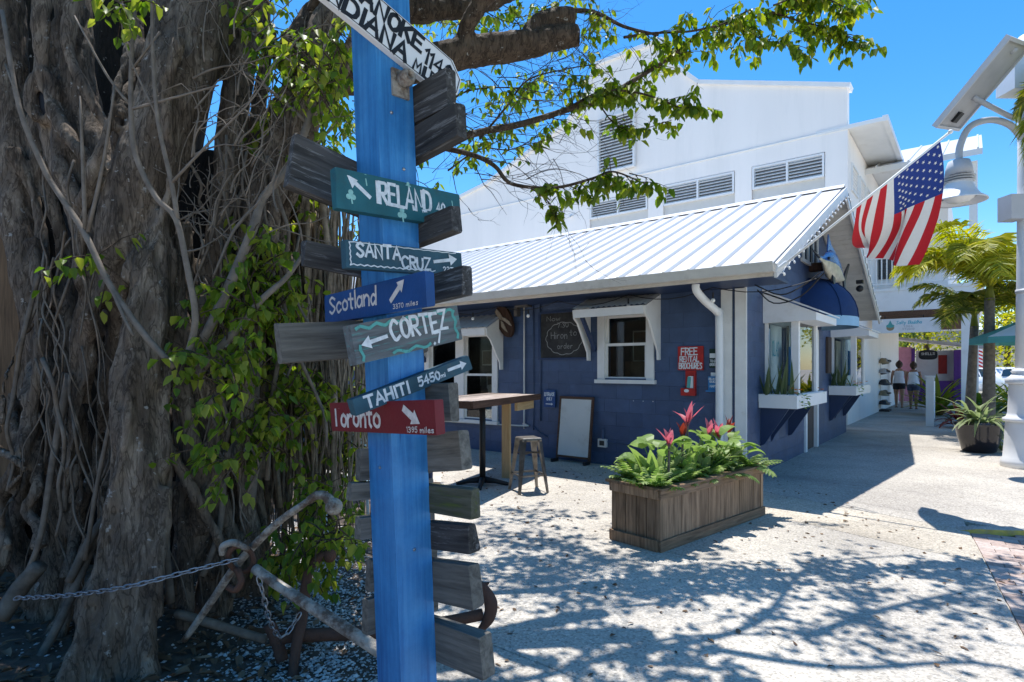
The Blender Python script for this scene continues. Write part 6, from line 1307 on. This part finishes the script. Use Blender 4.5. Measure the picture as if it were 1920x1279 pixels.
def chain(name, label, pts, loc):
    ch = thing(name, label, 'chain', loc); M0 = mw(ch).inverted(); q = catmull(pts, 12); L1 = [0]
    for a, b in zip(q[:-1], q[1:]): L1.append(L1[-1] + (b - a).length)
    step = .034; n = int(L1[-1] / step); j = 0
    for i in range(n):
        s_ = (i + .5) * step
        while L1[j + 1] < s_: j += 1
        f = (s_ - L1[j]) / (L1[j + 1] - L1[j]); p = q[j].lerp(q[j + 1], f); d = (q[j + 1] - q[j]).normalized(); e = d.to_track_quat('X', 'Z').to_matrix() @ Matrix.Rotation(R(90 * (i % 2) + 45), 3, 'X')
        link('chain_link', link_me, ch, M0 @ p, e.to_euler())
chain('chain', 'long steel chain stretched across the fig roots to the anchor ring', [P(28, 1122, 2.70), P(130, 1116, 2.58), P(240, 1100, 2.50), P(340, 1075, 2.53), P(455, 1046, 2.57)], (-2.3, 2.7, .3))
chain('chain', 'short steel chain hanging from the anchor ring', [P(485, 1082, 2.58), P(492, 1110, 2.58), P(505, 1160, 2.62), P(522, 1192, 2.7), P(540, 1185, 2.75), P(568, 1142, 2.78)], (-1.15, 2.6, .3))
# ================================================================== pale blue cafe chair behind the signpost
mat('chair_blue', (.40, .56, .62), .45, .08)
chh = thing('cafe_chair', 'pale blue metal cafe chair half hidden behind the signpost', 'chair', (-1.42, 5.05, .02), R(25))
MB().box(-.2, .2, -.2, .2, .44, .46).build('seat', 'chair_blue', chh)
for x in (-1, 1):
    MB().tube([(x * .19, -.19, .45), (x * .23, -.25, 0)], .014, 7).build('leg', 'chair_blue', chh, smooth=True); MB().tube([(x * .18, .22, .86), (x * .19, .19, .45), (x * .22, .26, 0)], .014, 7, smooth=3).build('leg', 'chair_blue', chh, smooth=True)
MB().box(-.185, .185, .2, .225, .70, .86).box(-.18, .18, .195, .21, .56, .6).build('backrest', 'chair_blue', chh)
# navy parasol pole behind the post boards
up_ = thing('parasol_pole', 'slim navy pole on a round foot behind the signpost', 'pole', (-.70, 5.0, .02))
MB().tube([(0, 0, .05), (0, 0, 1.35)], .02, 8).build('pole', 'navy_trim', up_, smooth=True); MB().lathe([(.2, 0), (.2, .03), (.05, .06), (.03, .14)], 16).build('foot', 'navy_trim', up_, smooth=True)

# ================================================================== street lamp with solar panel
LP = Vector((7.40, 8.36, .02))
sl_ = thing('street_lamp', 'white street lamp with bell shade, fluted base and solar panel', 'street lamp', LP)
MB().lathe([(.30, 0), (.30, .10), (.27, .14), (.255, .34), (.24, .62), (.235, .66)], 24).build('plinth', 'lamp_white', sl_, smooth=True)
MB().lathe([(.27, .66), (.275, .70), (.23, .73), (.215, .78), (.20, 1.18), (.21, 1.2)], 24).build('base_drum', 'lamp_white', sl_, smooth=True)
MB().lathe([(.235, 1.2), (.24, 1.23), (.25, 1.27), (.19, 1.31), (.16, 1.35), (.18, 1.38), (.135, 1.42)], 24).build('collar', 'lamp_white', sl_, smooth=True)
MB().lathe([(.13, 1.42), (.115, 2.6), (.105, 4.0), (.095, 6.2)], 20).build('pole', 'lamp_white', sl_, smooth=True)
MB().lathe([(.125, 2.5), (.13, 2.53), (.125, 2.56)], 20).build('pole_band', 'lamp_grey', sl_, smooth=True)
MB().box(-.32, -.10, -.12, .12, 3.55, 3.9).build('control_box', 'lamp_grey', sl_)
bx0 = Vector((-1.02, -.06, 0))
arm = [(-.05, 0, 4.71), (-.25, -.02, 4.91), (-.55, -.04, 4.98), (-.85, -.05, 4.88), (-1.0, -.06, 4.61), (-1.02, -.06, 4.38)]
MB().tube(arm, .045, 10, smooth=5).build('gooseneck_arm', 'lamp_grey', sl_, smooth=True)
bell = MB().lathe([(.06, 4.41), (.13, 4.38), (.155, 4.29), (.17, 4.18)], 24, (bx0.x, bx0.y, 0)).build('bell_cap', 'lamp_grey', sl_, smooth=True)
for z in (4.15, 4.115, 4.08): MB().lathe([(.155, z - .012), (.195, z), (.155, z + .012)], 24, (bx0.x, bx0.y, 0)).build('cooling_ring', 'lamp_grey', bell, smooth=True)
MB().lathe([(.16, 4.07), (.19, 3.98), (.25, 3.88), (.33, 3.82), (.335, 3.8), (.30, 3.81), (.2, 3.86)], 28, (bx0.x, bx0.y, 0), cap=False).build('bell_shade', 'lamp_white', sl_, smooth=True)
MB().lathe([(.19, 3.86), (.12, 3.8), (.001, 3.78)], 20, (bx0.x, bx0.y, 0), cap=False).build('lens', 'bulb', sl_, smooth=True)
# solar panel: tilted frame, underside facing the walk
c1, c2, c3 = P(1752, 236, 8.2) - LP, P(1890, 68, 7.4) - LP, P(1790, 247, 8.6) - LP
e1 = (c2 - c1); l1 = e1.length; e1.normalize(); e2 = c3 - c1; e2 = (e2 - e1 * e2.dot(e1)); w1 = e2.length; e2.normalize(); e3 = e1.cross(e2)
PMx = Matrix(((e1.x, e2.x, e3.x, c1.x), (e1.y, e2.y, e3.y, c1.y), (e1.z, e2.z, e3.z, c1.z), (0, 0, 0, 1)))
mat('panel_back', (.42, .42, .43), .5, .05); mat('solar_cell', (.01, .012, .03), .12, .2, spec=.6)
pn = MB().box(0, l1, 0, w1, -.02, .012).build('solar_panel', 'panel_back', sl_, PMx)
for i in range(6):
    for j in range(4): MB().box(.04 + i * (l1 - .08) / 6, .035 + (i + 1) * (l1 - .08) / 6, .03 + j * (w1 - .06) / 4, .025 + (j + 1) * (w1 - .06) / 4, .013, .016).build('solar_cell', 'solar_cell', pn, PMx)
for (a, b, c, d) in ((-.012, l1 + .012, -.012, .02), (-.012, l1 + .012, w1 - .02, w1 + .012), (-.012, .03, .021, w1 - .021), (l1 - .03, l1 + .012, .021, w1 - .021)): MB().box(a, b, c, d, -.045, .03).build('panel_frame', 'lamp_grey', pn, PMx)
MB().box(.10, .24, w1 * .4, w1 * .4 + .12, -.06, -.021).build('panel_terminal', 'black_metal', pn, PMx)
ctr = PMx @ Vector((.45, w1 / 2, -.03)); MB().tube([ctr, (-.25, 0, 5.05), (0, 0, 4.95)], .035, 8).build('panel_strut', 'lamp_grey', sl_, smooth=True)
MB().tube([PMx @ Vector((l1 * .9, w1 / 2, -.03)), (0, 0, 6.15)], .04, 8).build('panel_strut', 'lamp_grey', sl_, smooth=True)
MB().box(-.36, -.06, -.22, .1, 5.35, 5.80).build('battery_box', 'lamp_white', sl_)

# ================================================================== palms
def frond(par, base, az, ln, el, droop, m, seed, wl=.45, nl=26, name='frond', fine=.024):
    rr = random.Random(seed); mb = MB(); p = Vector(base); e = el; segs = 16; side = Vector((-math.sin(az), math.cos(az), 0)); path = [p]
    ds = []
    for i in range(segs): d = Vector((math.cos(az) * math.cos(e), math.sin(az) * math.cos(e), math.sin(e))); p = p + d * ln / segs; path.append(p); ds.append(d); e -= droop / segs * (.5 + i / segs)
    mb.tube(path, [.018 * (1 - .85 * i / segs) for i in range(segs + 1)], 5, False)
    for k in range(nl):
        f = .12 + .88 * k / nl; i = min(segs - 1, int(f * segs)); b = path[i].lerp(path[i + 1], f * segs - i); d = ds[i]; w = wl * math.sin(math.pi * min(1, .22 + f * .72)) ** .8
        for sg_ in (-1, 1):
            a = rr.uniform(.8, 1.2); v = (side * sg_ * a + d * rr.uniform(.5, .9) + Vector((0, 0, rr.uniform(-.5, .25)))).normalized(); tip = b + v * w * rr.uniform(.8, 1.15) + Vector((0, 0, -w * rr.uniform(.1, .4))); mid_ = b + v * w * .55; wv = d * fine
            mb.add([b - wv * .5, b + wv * .5, mid_ + wv * .6, tip, mid_ - wv * .6], [(0, 1, 2, 3, 4)])
    return mb.build(name, m, par)
def palm(x, y, h, label, n, ln, m, seed, lean=(0, 0), rad=.08):
    t = thing('palm_tree', label, 'palm', (x, y, .0)); rr = random.Random(seed)
    MB().tube([(0, 0, 0), (lean[0] * .5, lean[1] * .5, h * .5), (lean[0], lean[1], h)], [rad * 1.2, rad, rad * .85], 10, True, 5).build('trunk', 'twig', t, smooth=True)
    MB().tube([(lean[0], lean[1], h - .05), (lean[0], lean[1], h + .35)], [rad * .9, rad * .4], 8).build('crownshaft', 'palm_dark', t, smooth=True)
    for k in range(n): frond(t, (lean[0], lean[1], h + .2), 2 * math.pi * k / n + rr.uniform(-.3, .3), ln * rr.uniform(.8, 1.15), rr.uniform(.6, 1.35), rr.uniform(1.5, 2.6), m, seed * 50 + k, ln * .34, 60)
    return t
pt = palm(9.55, 11.65, 2.85, 'slender palm with yellow-green arching fronds behind the potted plant', 12, 1.9, 'palm_leaf', 3, (.02, 0), .10)
frond(pt, (.02, 0, 3.0), R(150), 2.1, 1.2, 2.3, 'palm_leaf', 901, .6, 46); frond(pt, (.02, 0, 3.0), R(185), 2.0, 1.0, 2.3, 'palm_leaf', 902, .6, 46); frond(pt, (.02, 0, 3.0), R(115), 1.8, 1.3, 1.8, 'palm_leaf', 903, .55, 40)
for k, (az, el, dr, ln) in enumerate(((200, 1.3, 2.0, 2.3), (165, 1.35, 1.7, 2.3), (230, 1.2, 2.4, 2.0), (260, 1.0, 2.4, 1.8), (140, 1.0, 2.0, 2.0), (300, 1.2, 2.0, 1.7))): frond(pt, (.02, 0, 3.05), R(az), ln, el, dr, 'palm_leaf', 920 + k, .62, 76)
palm(9.9, 12.6, 2.35, 'shorter slender palm with broad green fronds left of its taller neighbour', 11, 1.4, 'palm_dark', 4, (.12, 0), .09)
pr_ = palm(7.42, 7.3, 4.75, 'tall palm at the right edge with drooping fronds over the lamp post', 10, 1.25, 'palm_dark', 5, (0, 0), .12)
for k, (az, el, dr, ln) in enumerate(((175, .5, 2.8, 1.3), (195, .2, 2.4, 1.25), (160, .1, 2.4, 1.2), (185, -.2, 1.8, 1.2), (215, .4, 2.6, 1.1), (170, -.5, 1.2, 1.3), (200, -.1, 2.0, 1.1), (180, -.8, .9, 1.2), (205, -.7, 1.0, 1.1))): frond(pr_, (0, 0, 4.75), R(az), ln, el, dr, 'palm_dark' if k % 2 else 'palm_leaf', 700 + k, .42, 44)

# ================================================================== potted plant, red plants, hedge plants
po = thing('plant_pot', 'glossy black round pot with a lip on the pavement', 'pot', (7.95, 9.9, .02))
pot_ = MB().lathe([(.20, 0), (.235, .02), (.30, .25), (.34, .44), (.365, .47), (.365, .52), (.33, .52), (.31, .45)], 28).build('pot_body', 'terracotta_black', po, smooth=True); MB().lathe([(.31, .40), (.02, .46)], 20).build('potting_soil', 'soil', po)
pp = thing('strap_leaf_plant', 'variegated strap-leaved plant spilling out of the black pot', 'plant', (7.95, 9.9, .47)); rr = random.Random(9)
for k in range(46): MB().blade((rr.uniform(-.1, .1), rr.uniform(-.1, .1), 0), rr.uniform(0, 6.28), rr.uniform(.45, .85), rr.uniform(.45, 1.45), rr.uniform(.9, 2.2), rr.uniform(.05, .085), 6, .3).build('leaf', 'strap_leaf', pp)
def clump(name, label, cat, x, y, n, ln, wd, m, seed, group=None, el=(.5, 1.4)):
    t = thing(name, label, cat, (x, y, .02), 0, group); rr = random.Random(seed)
    for k in range(n): MB().blade((rr.uniform(-.08, .08), rr.uniform(-.08, .08), 0), rr.uniform(0, 6.28), ln * rr.uniform(.6, 1.1), rr.uniform(*el), rr.uniform(.6, 1.8), wd * rr.uniform(.8, 1.2), 5, .3).build('leaf', m, t)
clump('red_ti_plant', 'dark red ti plant beside the low white post', 'plant', 10.75, 13.9, 30, .8, .12, 'red_leaf', 1); clump('red_ti_plant', 'smaller coral red plant nearer the black pot', 'plant', 10.5, 13.0, 22, .55, .08, 'red_leaf', 2)
clump('strap_leaf_clump', 'green strap-leaved clump between the pot and the lamp base', 'plant', 8.6, 10.1, 26, .65, .07, 'strap_leaf', 3); clump('green_shrub_clump', 'bright broad-leaved shrub behind the lamp base', 'plant', 11.4, 12.4, 30, 1.1, .2, 'hosta_leaf', 4)
clump('low_plant', 'dark low plants behind the red ti plant', 'plant', 11.6, 14.4, 26, .7, .1, 'bush_leaf', 5)
for k, (x, y, lab, m_, ln) in enumerate(((12.6, 15.6, 'leafy green shrub left of the palm trunks', 'bush_leaf', 1.2), (13.6, 15.2, 'yellow-green shrub between the palm trunks and the parked cars', 'hosta_leaf', 1.1), (14.6, 16.2, 'tall broad-leaved shrub in front of the parked cars', 'bush_leaf', 1.5), (15.3, 17.6, 'golden-leaved shrub behind the lamp post', 'palm_leaf', 1.5), (12.9, 17.6, 'dark shrub beside the porch column', 'palm_dark', 1.4))): clump('street_shrub', lab, 'shrub', x, y, 60, ln, .17, m_, 30 + k, None, (.5, 1.5))
# snake plants and flowers in the bay troughs
def trough(t0, tag_, seed):
    rr = random.Random(seed)
    for (tt, ss, lab, n, ln) in ((t0 - .17, -.22, 'snake plant in the left trough of the %s bay window' % tag_, 13, .62),):
        t = thing('snake_plant', lab, 'plant', ST(ss, tt, .99), RZ)
        for k in range(n): MB().blade((rr.uniform(-.1, .1), rr.uniform(-.18, .18), 0), rr.uniform(0, 6.28), ln * rr.uniform(.55, 1.1), rr.uniform(1.1, 1.5), rr.uniform(-.1, .3), rr.uniform(.045, .065), 6, .5, 0, .4).build('leaf', 'snake_leaf', t)
    for (tt, ss, lab) in ((t0 - .05, -.42, 'orange flowers at the left of the %s bay window' % tag_), (t0 + 1.4, -.3, 'orange flowers at the right of the %s bay window' % tag_)):
        t = thing('flower_plant', lab, 'flowers', ST(ss, tt, .99), RZ); lv = Leaves(); fl_ = Leaves()
        for k in range(70): a = rr.uniform(0, 6.28); r_ = rr.uniform(0, .16); b = ST(ss, tt, .99) + Vector((math.cos(a) * r_, math.sin(a) * r_, rr.uniform(0, .16) - r_ * .5)); lv.add(b, (math.cos(a), math.sin(a), rr.uniform(-.6, .6)), (0, 0, 1), .06, .035)
        for k in range(5):
            c = ST(ss, tt, .99) + Vector((rr.uniform(-.12, .12), rr.uniform(-.12, .12), rr.uniform(.12, .2)))
            for j in range(9): a = j * .7; fl_.add(c, (math.cos(a), math.sin(a), .5), (0, 0, 1), .035, .025)
        lv.build('foliage', 'fern_leaf', t); fl_.build('blossoms', 'orange_petal', t)
trough(.85, 'near', 1); trough(5.55, 'far', 2)
# ================================================================== parasol at the right edge
um = thing('parasol', 'teal and white market parasol cut off by the right edge', 'parasol', (10.35, 11.0, .02))
MB().tube([(0, 0, 0), (0, 0, 2.55)], .025, 8).build('pole', 'white_paint', um)
for k in range(8):
    a0, a1 = R(45 * k), R(45 * k + 45); q0, q1 = Vector((1.35 * math.cos(a0), 1.35 * math.sin(a0), 2.02)), Vector((1.35 * math.cos(a1), 1.35 * math.sin(a1), 2.02)); ap = Vector((0, 0, 2.55)); h0, h1 = ap.lerp(q0, .5) + Vector((0, 0, .03)), ap.lerp(q1, .5) + Vector((0, 0, .03))
    MB().add([ap, h0, h1], [(0, 1, 2)]).build('canopy_panel', 'white_cloth', um); MB().add([h0, q0, q1, h1], [(0, 1, 2, 3)]).build('canopy_panel', 'teal_cloth' if k % 2 else 'white_cloth', um)
    MB().add([q0, q1, q1 - Vector((0, 0, .12)), q0 - Vector((0, 0, .12))], [(0, 1, 2, 3)]).build('valance', 'teal_cloth', um); MB().tube([ap - Vector((0, 0, .05)), q0 - Vector((0, 0, .02))], .008, 5).build('rib', 'pale_timber', um)
# ================================================================== low white post and fence panel
wp = thing('white_bollard_fence', 'low white square post with a short panel behind it', 'post', (10.28, 14.3, .02), RZ)
MB().box(-.08, .08, -.08, .08, 0, 1.2).build('post', 'white_paint', wp); MB().box(-.1, .1, -.1, .1, 1.2, 1.24).build('post_cap', 'white_paint', wp); MB().box(.081, 1.6, -.03, .03, .1, 1.08).build('panel', 'white_stucco', wp)
# ================================================================== hat stand
hs_ = thing('hat_rack', 'tall rack of sun hats outside the shop door', 'rack', ST(.25, 15.2, .02), RZ)
MB().tube([(0, 0, 0), (0, 0, 1.95)], .025, 8).build('pole', 'black_metal', hs_)
for z in (.2, .55, .9, 1.25, 1.6): MB().bar((-.3, 0, z), (.3, 0, z), .02, .02).build('peg_bar', 'black_metal', hs_)
MB().box(-.35, .35, -.3, .3, 0, .06).build('base', 'door_wood', hs_)
k = 0; hc = ['straw', 'grey_roof', 'hat_dark', 'straw', 'hat_dark']; hn = ['straw', 'grey', 'black', 'tan', 'dark']
for zi, z in enumerate((1.62, 1.28, .92, .56, .24)):
    for xi, x in enumerate((-.28, .02, .30)):
        k += 1; h = thing('sun_hat', '%s brimmed sun hat, %s on the %s row of the hat rack' % (hn[(zi + xi) % 5], ('left', 'middle', 'right')[xi], ('top', 'second', 'middle', 'fourth', 'lowest')[zi]), 'hat', ST(.25 - .12, 15.2 + x, z + .02), 0, 'hats on the rack')
        MB().lathe([(.19, .0), (.185, .012), (.10, .03), (.095, .09), (.07, .12), (.001, .125)], 16, M=Matrix.Rotation(R(rr.uniform(-25, 25)), 4, 'X')).build('hat_body', hc[(zi + xi) % 5], h, smooth=True)
# ================================================================== two people strolling away
def person(x, y, label, sk, shorts, hgt, rz, seed, arm=.0):
    t = thing('person', label, 'person', (x, y, .02), rz); s = hgt / 1.66; b = MB(); rr = random.Random(seed)
    def T(pts, rad, n=10): b.tube([Vector(p) * s for p in pts], [r * s for r in rad], n, True, 3)
    T([(0, 0, .80), (0, .01, .95), (0, 0, 1.10), (0, 0, 1.25), (0, 0, 1.36)], [.155, .165, .135, .15, .12]); T([(-.10, 0, 1.32), (.10, 0, 1.32)], [.075, .075]); T([(0, 0, 1.33), (0, .0, 1.44)], [.055, .05]); 
    b.ball(Vector((0, -.01, 1.53)) * s, .105 * s, 12, (.88, 1.0, 1.2))
    b.ball(Vector((0, .10, 1.52)) * s, .02 * s, 6)
    for sd, st in ((-1, .09), (1, -.08)):
        T([(sd * .085, 0, .86), (sd * .09, st * .5, .62), (sd * .09, st * .8, .46), (sd * .085, st * .7, .28), (sd * .085, st * .4, .07)], [.098, .086, .06, .058, .036]); T([(sd * .085, st * .4 - .05, .035), (sd * .088, st * .4 + .06, .03), (sd * .092, st * .4 + .13, .025)], [.034, .036, .025])
        T([(sd * .165, 0, 1.33), (sd * .205, -.02, 1.18), (sd * .225, -.02 + arm * .05, 1.04), (sd * .225, .06 + arm * .1, .90), (sd * .22, .09 + arm * .12, .82)], [.052, .046, .038, .032, .024])
        for f_ in range(5): o_ = (f_ - 2) * .014; T([(sd * .22, .10 + o_ * .8 + arm * .12, .82), (sd * .222 - sd * .005 * f_, .115 + o_ + arm * .12, .77 + .004 * abs(f_ - 2)), (sd * .215, .115 + o_ + arm * .12, .735 + .008 * abs(f_ - 2))], [.010, .009, .007], 6)
    link('body', fused(b, .011 * s, sk, 'body', 2), t)
    c = MB(); c.tube([Vector(p) * s for p in ((0, 0, .86), (0, .01, .96), (0, 0, 1.10), (0, 0, 1.25), (0, 0, 1.33))], [.185 * s, .182 * s, .150 * s, .163 * s, .128 * s], 14, True, 3); c.tube([Vector((-.09, 0, 1.31)) * s, Vector((-.075, 0, 1.385)) * s], .03 * s, 8); c.tube([Vector((.09, 0, 1.31)) * s, Vector((.075, 0, 1.385)) * s], .03 * s, 8); link('tank_top', fused(c, .014, 'tank_top', 'tank_top', 2), t)
    c = MB(); c.tube([Vector((0, 0, .80)) * s, Vector((0, 0, .92)) * s], [.178 * s, .175 * s], 14)
    for sd, st in ((-1, .09), (1, -.08)): c.tube([Vector((sd * .085, 0, .86)) * s, Vector((sd * .092, st * .35, .66)) * s], [.112 * s, .106 * s], 12)
    link('shorts', fused(c, .014, shorts, 'shorts', 2), t)
    c = MB(); c.ball(Vector((0, -.03, 1.555)) * s, .122 * s, 12, (.95, .95, 1.1)); c.ball(Vector((0, -.11, 1.66)) * s, .055 * s, 10); c.tube([Vector((0, -.09, 1.52)) * s, Vector((0, -.10, 1.42)) * s], [.075 * s, .05 * s], 10); link('hair', fused(c, .013, 'hair_brown', 'hair', 1), t)
    for sd, st in ((-1, .09), (1, -.08)): MB().box(sd * .088 * s - .045, sd * .088 * s + .045, st * .4 * s - .09, st * .4 * s + .16, -.002, .012).build('sandal', 'dark_cloth', t)
person(14.02, 20.3, 'person in white tank top and denim shorts walking away under the porch', 'skin_dark', 'denim', 1.62, -ANG, 1)
person(14.05, 21.1, 'person in white tank top and dark shorts walking just ahead', 'skin', 'dark_cloth', 1.66, -ANG + .1, 2, .3)
# ================================================================== purple kiosk, far cars, far flag, backdrop trees
ki = thing('purple_kiosk', 'purple and pink wooden kiosk with a grey sloping roof', 'kiosk', (17.75, 24.6, .0), -ANG)
MB().box(-1.35, -.7, 0, .1, 0, 2.35).box(-1.35, -1.25, .1, 1.6, 0, 2.35).build('pink_wall', 'pink_wall', ki); MB().box(.75, 1.25, 0, 1.6, 0, 2.2).build('purple_wall', 'purple', ki); MB().box(-.7, -.58, -.02, .1, 0, 2.3).build('post', 'purple', ki)
for i in range(4): MB().box(.80 + i * .11, .86 + i * .11, -.015, -.001, .5, 2.0).build('batten', 'purple', ki)
MB().add([(-1.6, -.4, 2.75), (1.7, -.4, 2.25), (1.7, 1.9, 2.25), (-1.6, 1.9, 2.75), (-1.6, -.4, 2.85), (1.7, -.4, 2.35), (1.7, 1.9, 2.35), (-1.6, 1.9, 2.85)], [(0, 3, 2, 1), (4, 5, 6, 7), (0, 1, 5, 4), (1, 2, 6, 5), (3, 0, 4, 7)]).build('roof', 'grey_roof', ki)
MB().box(-.6, .75, .8, .85, .9, 2.2).build('menu_board', 'paper', ki); MB().box(-.6, .75, .3, .8, .0, .9).build('counter', 'purple', ki); MB().box(.2, .5, .75, .79, 1.2, 2.0).build('poster', 'red_paint', ki)
ks = thing('oval_sign', 'black rounded hanging sign under the kiosk roof', 'sign', (17.1, 23.9, 1.75), -ANG)
MB().prism([(.32 * math.copysign(abs(math.cos(a)) ** .6, math.cos(a)), .24 + .2 * math.copysign(abs(math.sin(a)) ** .6, math.sin(a))) for a in [i * math.pi / 12 for i in range(24)]], -.03, .03).build('panel', 'ink_black', ks); c = TB(); write(c, 'SHELLS', -.22, .24, .44, .09, .02, -.0315); c.build('lettering', 'grey_roof', ks); MB().box(-.01, .01, -.01, .01, .44, .8).build('hanger', 'black_metal', ks)
def car(x, y, rz, label):
    t = thing('parked_car', label, 'car', (x, y, -.05), rz, 'cars parked beyond the palms')
    pr = [(-2.2, .35), (-2.25, .75), (-2.1, .98), (-1.7, 1.02), (-1.15, 1.5), (.5, 1.55), (1.1, 1.08), (2.0, .95), (2.2, .7), (2.2, .35)]
    bm = bmesh.new(); vs = [[bm.verts.new((px, sy * (.86 if pz < 1.1 else .68), pz)) for px, pz in pr] for sy in (-1, 1)]; n = len(pr)
    bm.faces.new(vs[0]); bm.faces.new(vs[1][::-1])
    for i in range(n): bm.faces.new((vs[0][i], vs[1][i], vs[1][(i + 1) % n], vs[0][(i + 1) % n])[::-1])
    bmesh.ops.recalc_face_normals(bm, faces=bm.faces[:]); bmesh.ops.bevel(bm, geom=bm.edges[:], offset=.06, segments=2, affect='EDGES'); me = bpy.data.meshes.new('body'); bm.to_mesh(me); bm.free(); me.materials.append(MATS['car_white']); me.polygons.foreach_set('use_smooth', [True] * len(me.polygons)); body = link('body', me, t)
    for sy in (-1, 1):
        for poly in ([(-1.5, 1.06), (-1.08, 1.42), (-.4, 1.46), (-.4, 1.06)], [(-.32, 1.06), (-.32, 1.46), (.42, 1.47), (.92, 1.08)]):
            vs_ = [Vector((px, sy * (.885 - (pz - 1.0) * .38), pz)) for px, pz in poly]; MB().add(vs_, [tuple(range(4))]).build('side_window', 'car_glass', t)
        for px in (-1.4, 1.35):
            w_ = MB().lathe([(.2, -.1), (.33, -.1), (.34, -.06), (.34, .06), (.33, .1), (.2, .1)], 18, M=Matrix.Translation((px, sy * .82, .33)) @ Matrix.Rotation(R(90), 4, 'X')).build('wheel', 'tyre', t, smooth=True); MB().lathe([(.2, 0), (.05, .02)], 12, M=Matrix.Translation((px, sy * (.925), .33)) @ Matrix.Rotation(R(90 * sy), 4, 'X')).build('hub', 'chain_steel', w_)
        MB().box(2.18, 2.24, sy * .7 - .14, sy * .7 + .14, .66, .8).build('headlight', 'bulb', t)
    MB().add([(.62, -.62, 1.52), (.62, .62, 1.52), (1.12, .7, 1.12), (1.12, -.7, 1.12)], [(0, 3, 2, 1)]).build('windscreen', 'car_glass', t)
car(22.6, 29.5, R(200), 'white car parked beyond the palm trunks'); car(26.5, 31.5, R(20), 'white car parked farther right behind the shrubs')
f2 = thing('small_flag', 'small stars and stripes flag on a pole far behind the palms', 'flag', (21.0, 26.6, 0))
MB().tube([(0, 0, 0), (0, 0, 2.8)], .02, 6).build('staff', 'white_paint', f2)
for k in range(13): MB().add([(-.75 * 0 + .0, 0, 2.7 - k * .075), (.62, .1, 2.55 - k * .085), (.62, .1, 2.465 - k * .085), (0, 0, 2.625 - k * .075)], [(0, 1, 2, 3)]).build('stripe', 'flag_white' if k % 2 else 'flag_red', f2)
MB().add([(0, -.006, 2.7), (.36, .05, 2.61), (.36, .05, 2.11), (0, -.006, 2.18)], [(0, 1, 2, 3)]).build('canton', 'flag_blue', f2)
def bgtree(x, y, h, rad, label, m, seed):
    t = thing('background_tree', label, 'tree', (x, y, 0), 0, 'trees at the end of the street'); rr = random.Random(seed)
    MB().tube([(0, 0, 0), (.1, 0, h * .35), (0, .1, h * .6)], [.22, .16, .1], 8, True, 3).build('trunk', 'bark_limb', t, smooth=True); lv = Leaves()
    cl = [(Vector((rr.gauss(0, .45) * rad, rr.gauss(0, .45) * rad, h * .62 + rr.gauss(0, .5) * rad * .7))) for _ in range(38)]
    for k in range(2600): c = cl[k % 38]; b = Vector((x, y, 0)) + c + Vector((rr.gauss(0, .28), rr.gauss(0, .28), rr.gauss(0, .24))) * rad * .55; lv.add(b, (rr.uniform(-1, 1), rr.uniform(-1, 1), rr.uniform(-1, .3)), (rr.uniform(-.6, .6), rr.uniform(-.6, .6), 1), .28 * rr.uniform(.6, 1.2), .16)
    lv.build('crown', m, t, kind='stuff')
bgtree(27, 38, 8.0, 4.0, 'yellow-green tree behind the parked cars', 'palm_leaf', 1); bgtree(34, 40, 8.5, 4.4, 'green tree at the far end of the street, right of the cars', 'bush_leaf', 2); bgtree(22.5, 36, 7.0, 3.4, 'tree behind the purple kiosk', 'bush_leaf', 3); bgtree(30, 33, 6, 3.2, 'low yellow tree beside the lamp post', 'palm_leaf', 4)
fh = thing('far_house', 'pale low house closing the far end of the street', 'building', (26, 48, 0), -ANG)
MB().box(-14, 16, 0, 8, 0, 3.2).build('wall', 'white_stucco', fh); MB().prism([(-14.6, 3.2), (16.6, 3.2), (16.6, 3.4), (1, 5.2), (-14.6, 3.4)], -.6, 8.6).build('roof', 'grey_roof', fh)
for k in range(7): MB().box(-12 + k * 4, -10.6 + k * 4, -.04, -.002, 1.0, 2.3).build('window', 'car_glass', fh)

# ================================================================== across the street, behind the viewer: what the cafe's windows mirror
ac = thing('opposite_shopfront', 'brown timber shopfront across the way, mirrored in the cafe windows', 'building', (-12.5, -2, 0), R(-90))
MB().box(-18, 16, -5, 0, 0, 4.2).build('wall', 'room_wood', ac); MB().box(-18.5, 16.5, -5.2, .9, 4.2, 4.45).build('roof', 'grey_roof', ac)
for k in range(8): MB().box(-16 + k * 4, -13.6 + k * 4, .002, .05, .6, 2.6).build('window', 'car_glass', ac); MB().box(-12.9 + k * 4, -12.7 + k * 4, .7, .9, 0, 4.2).build('porch_post', 'white_paint', ac)
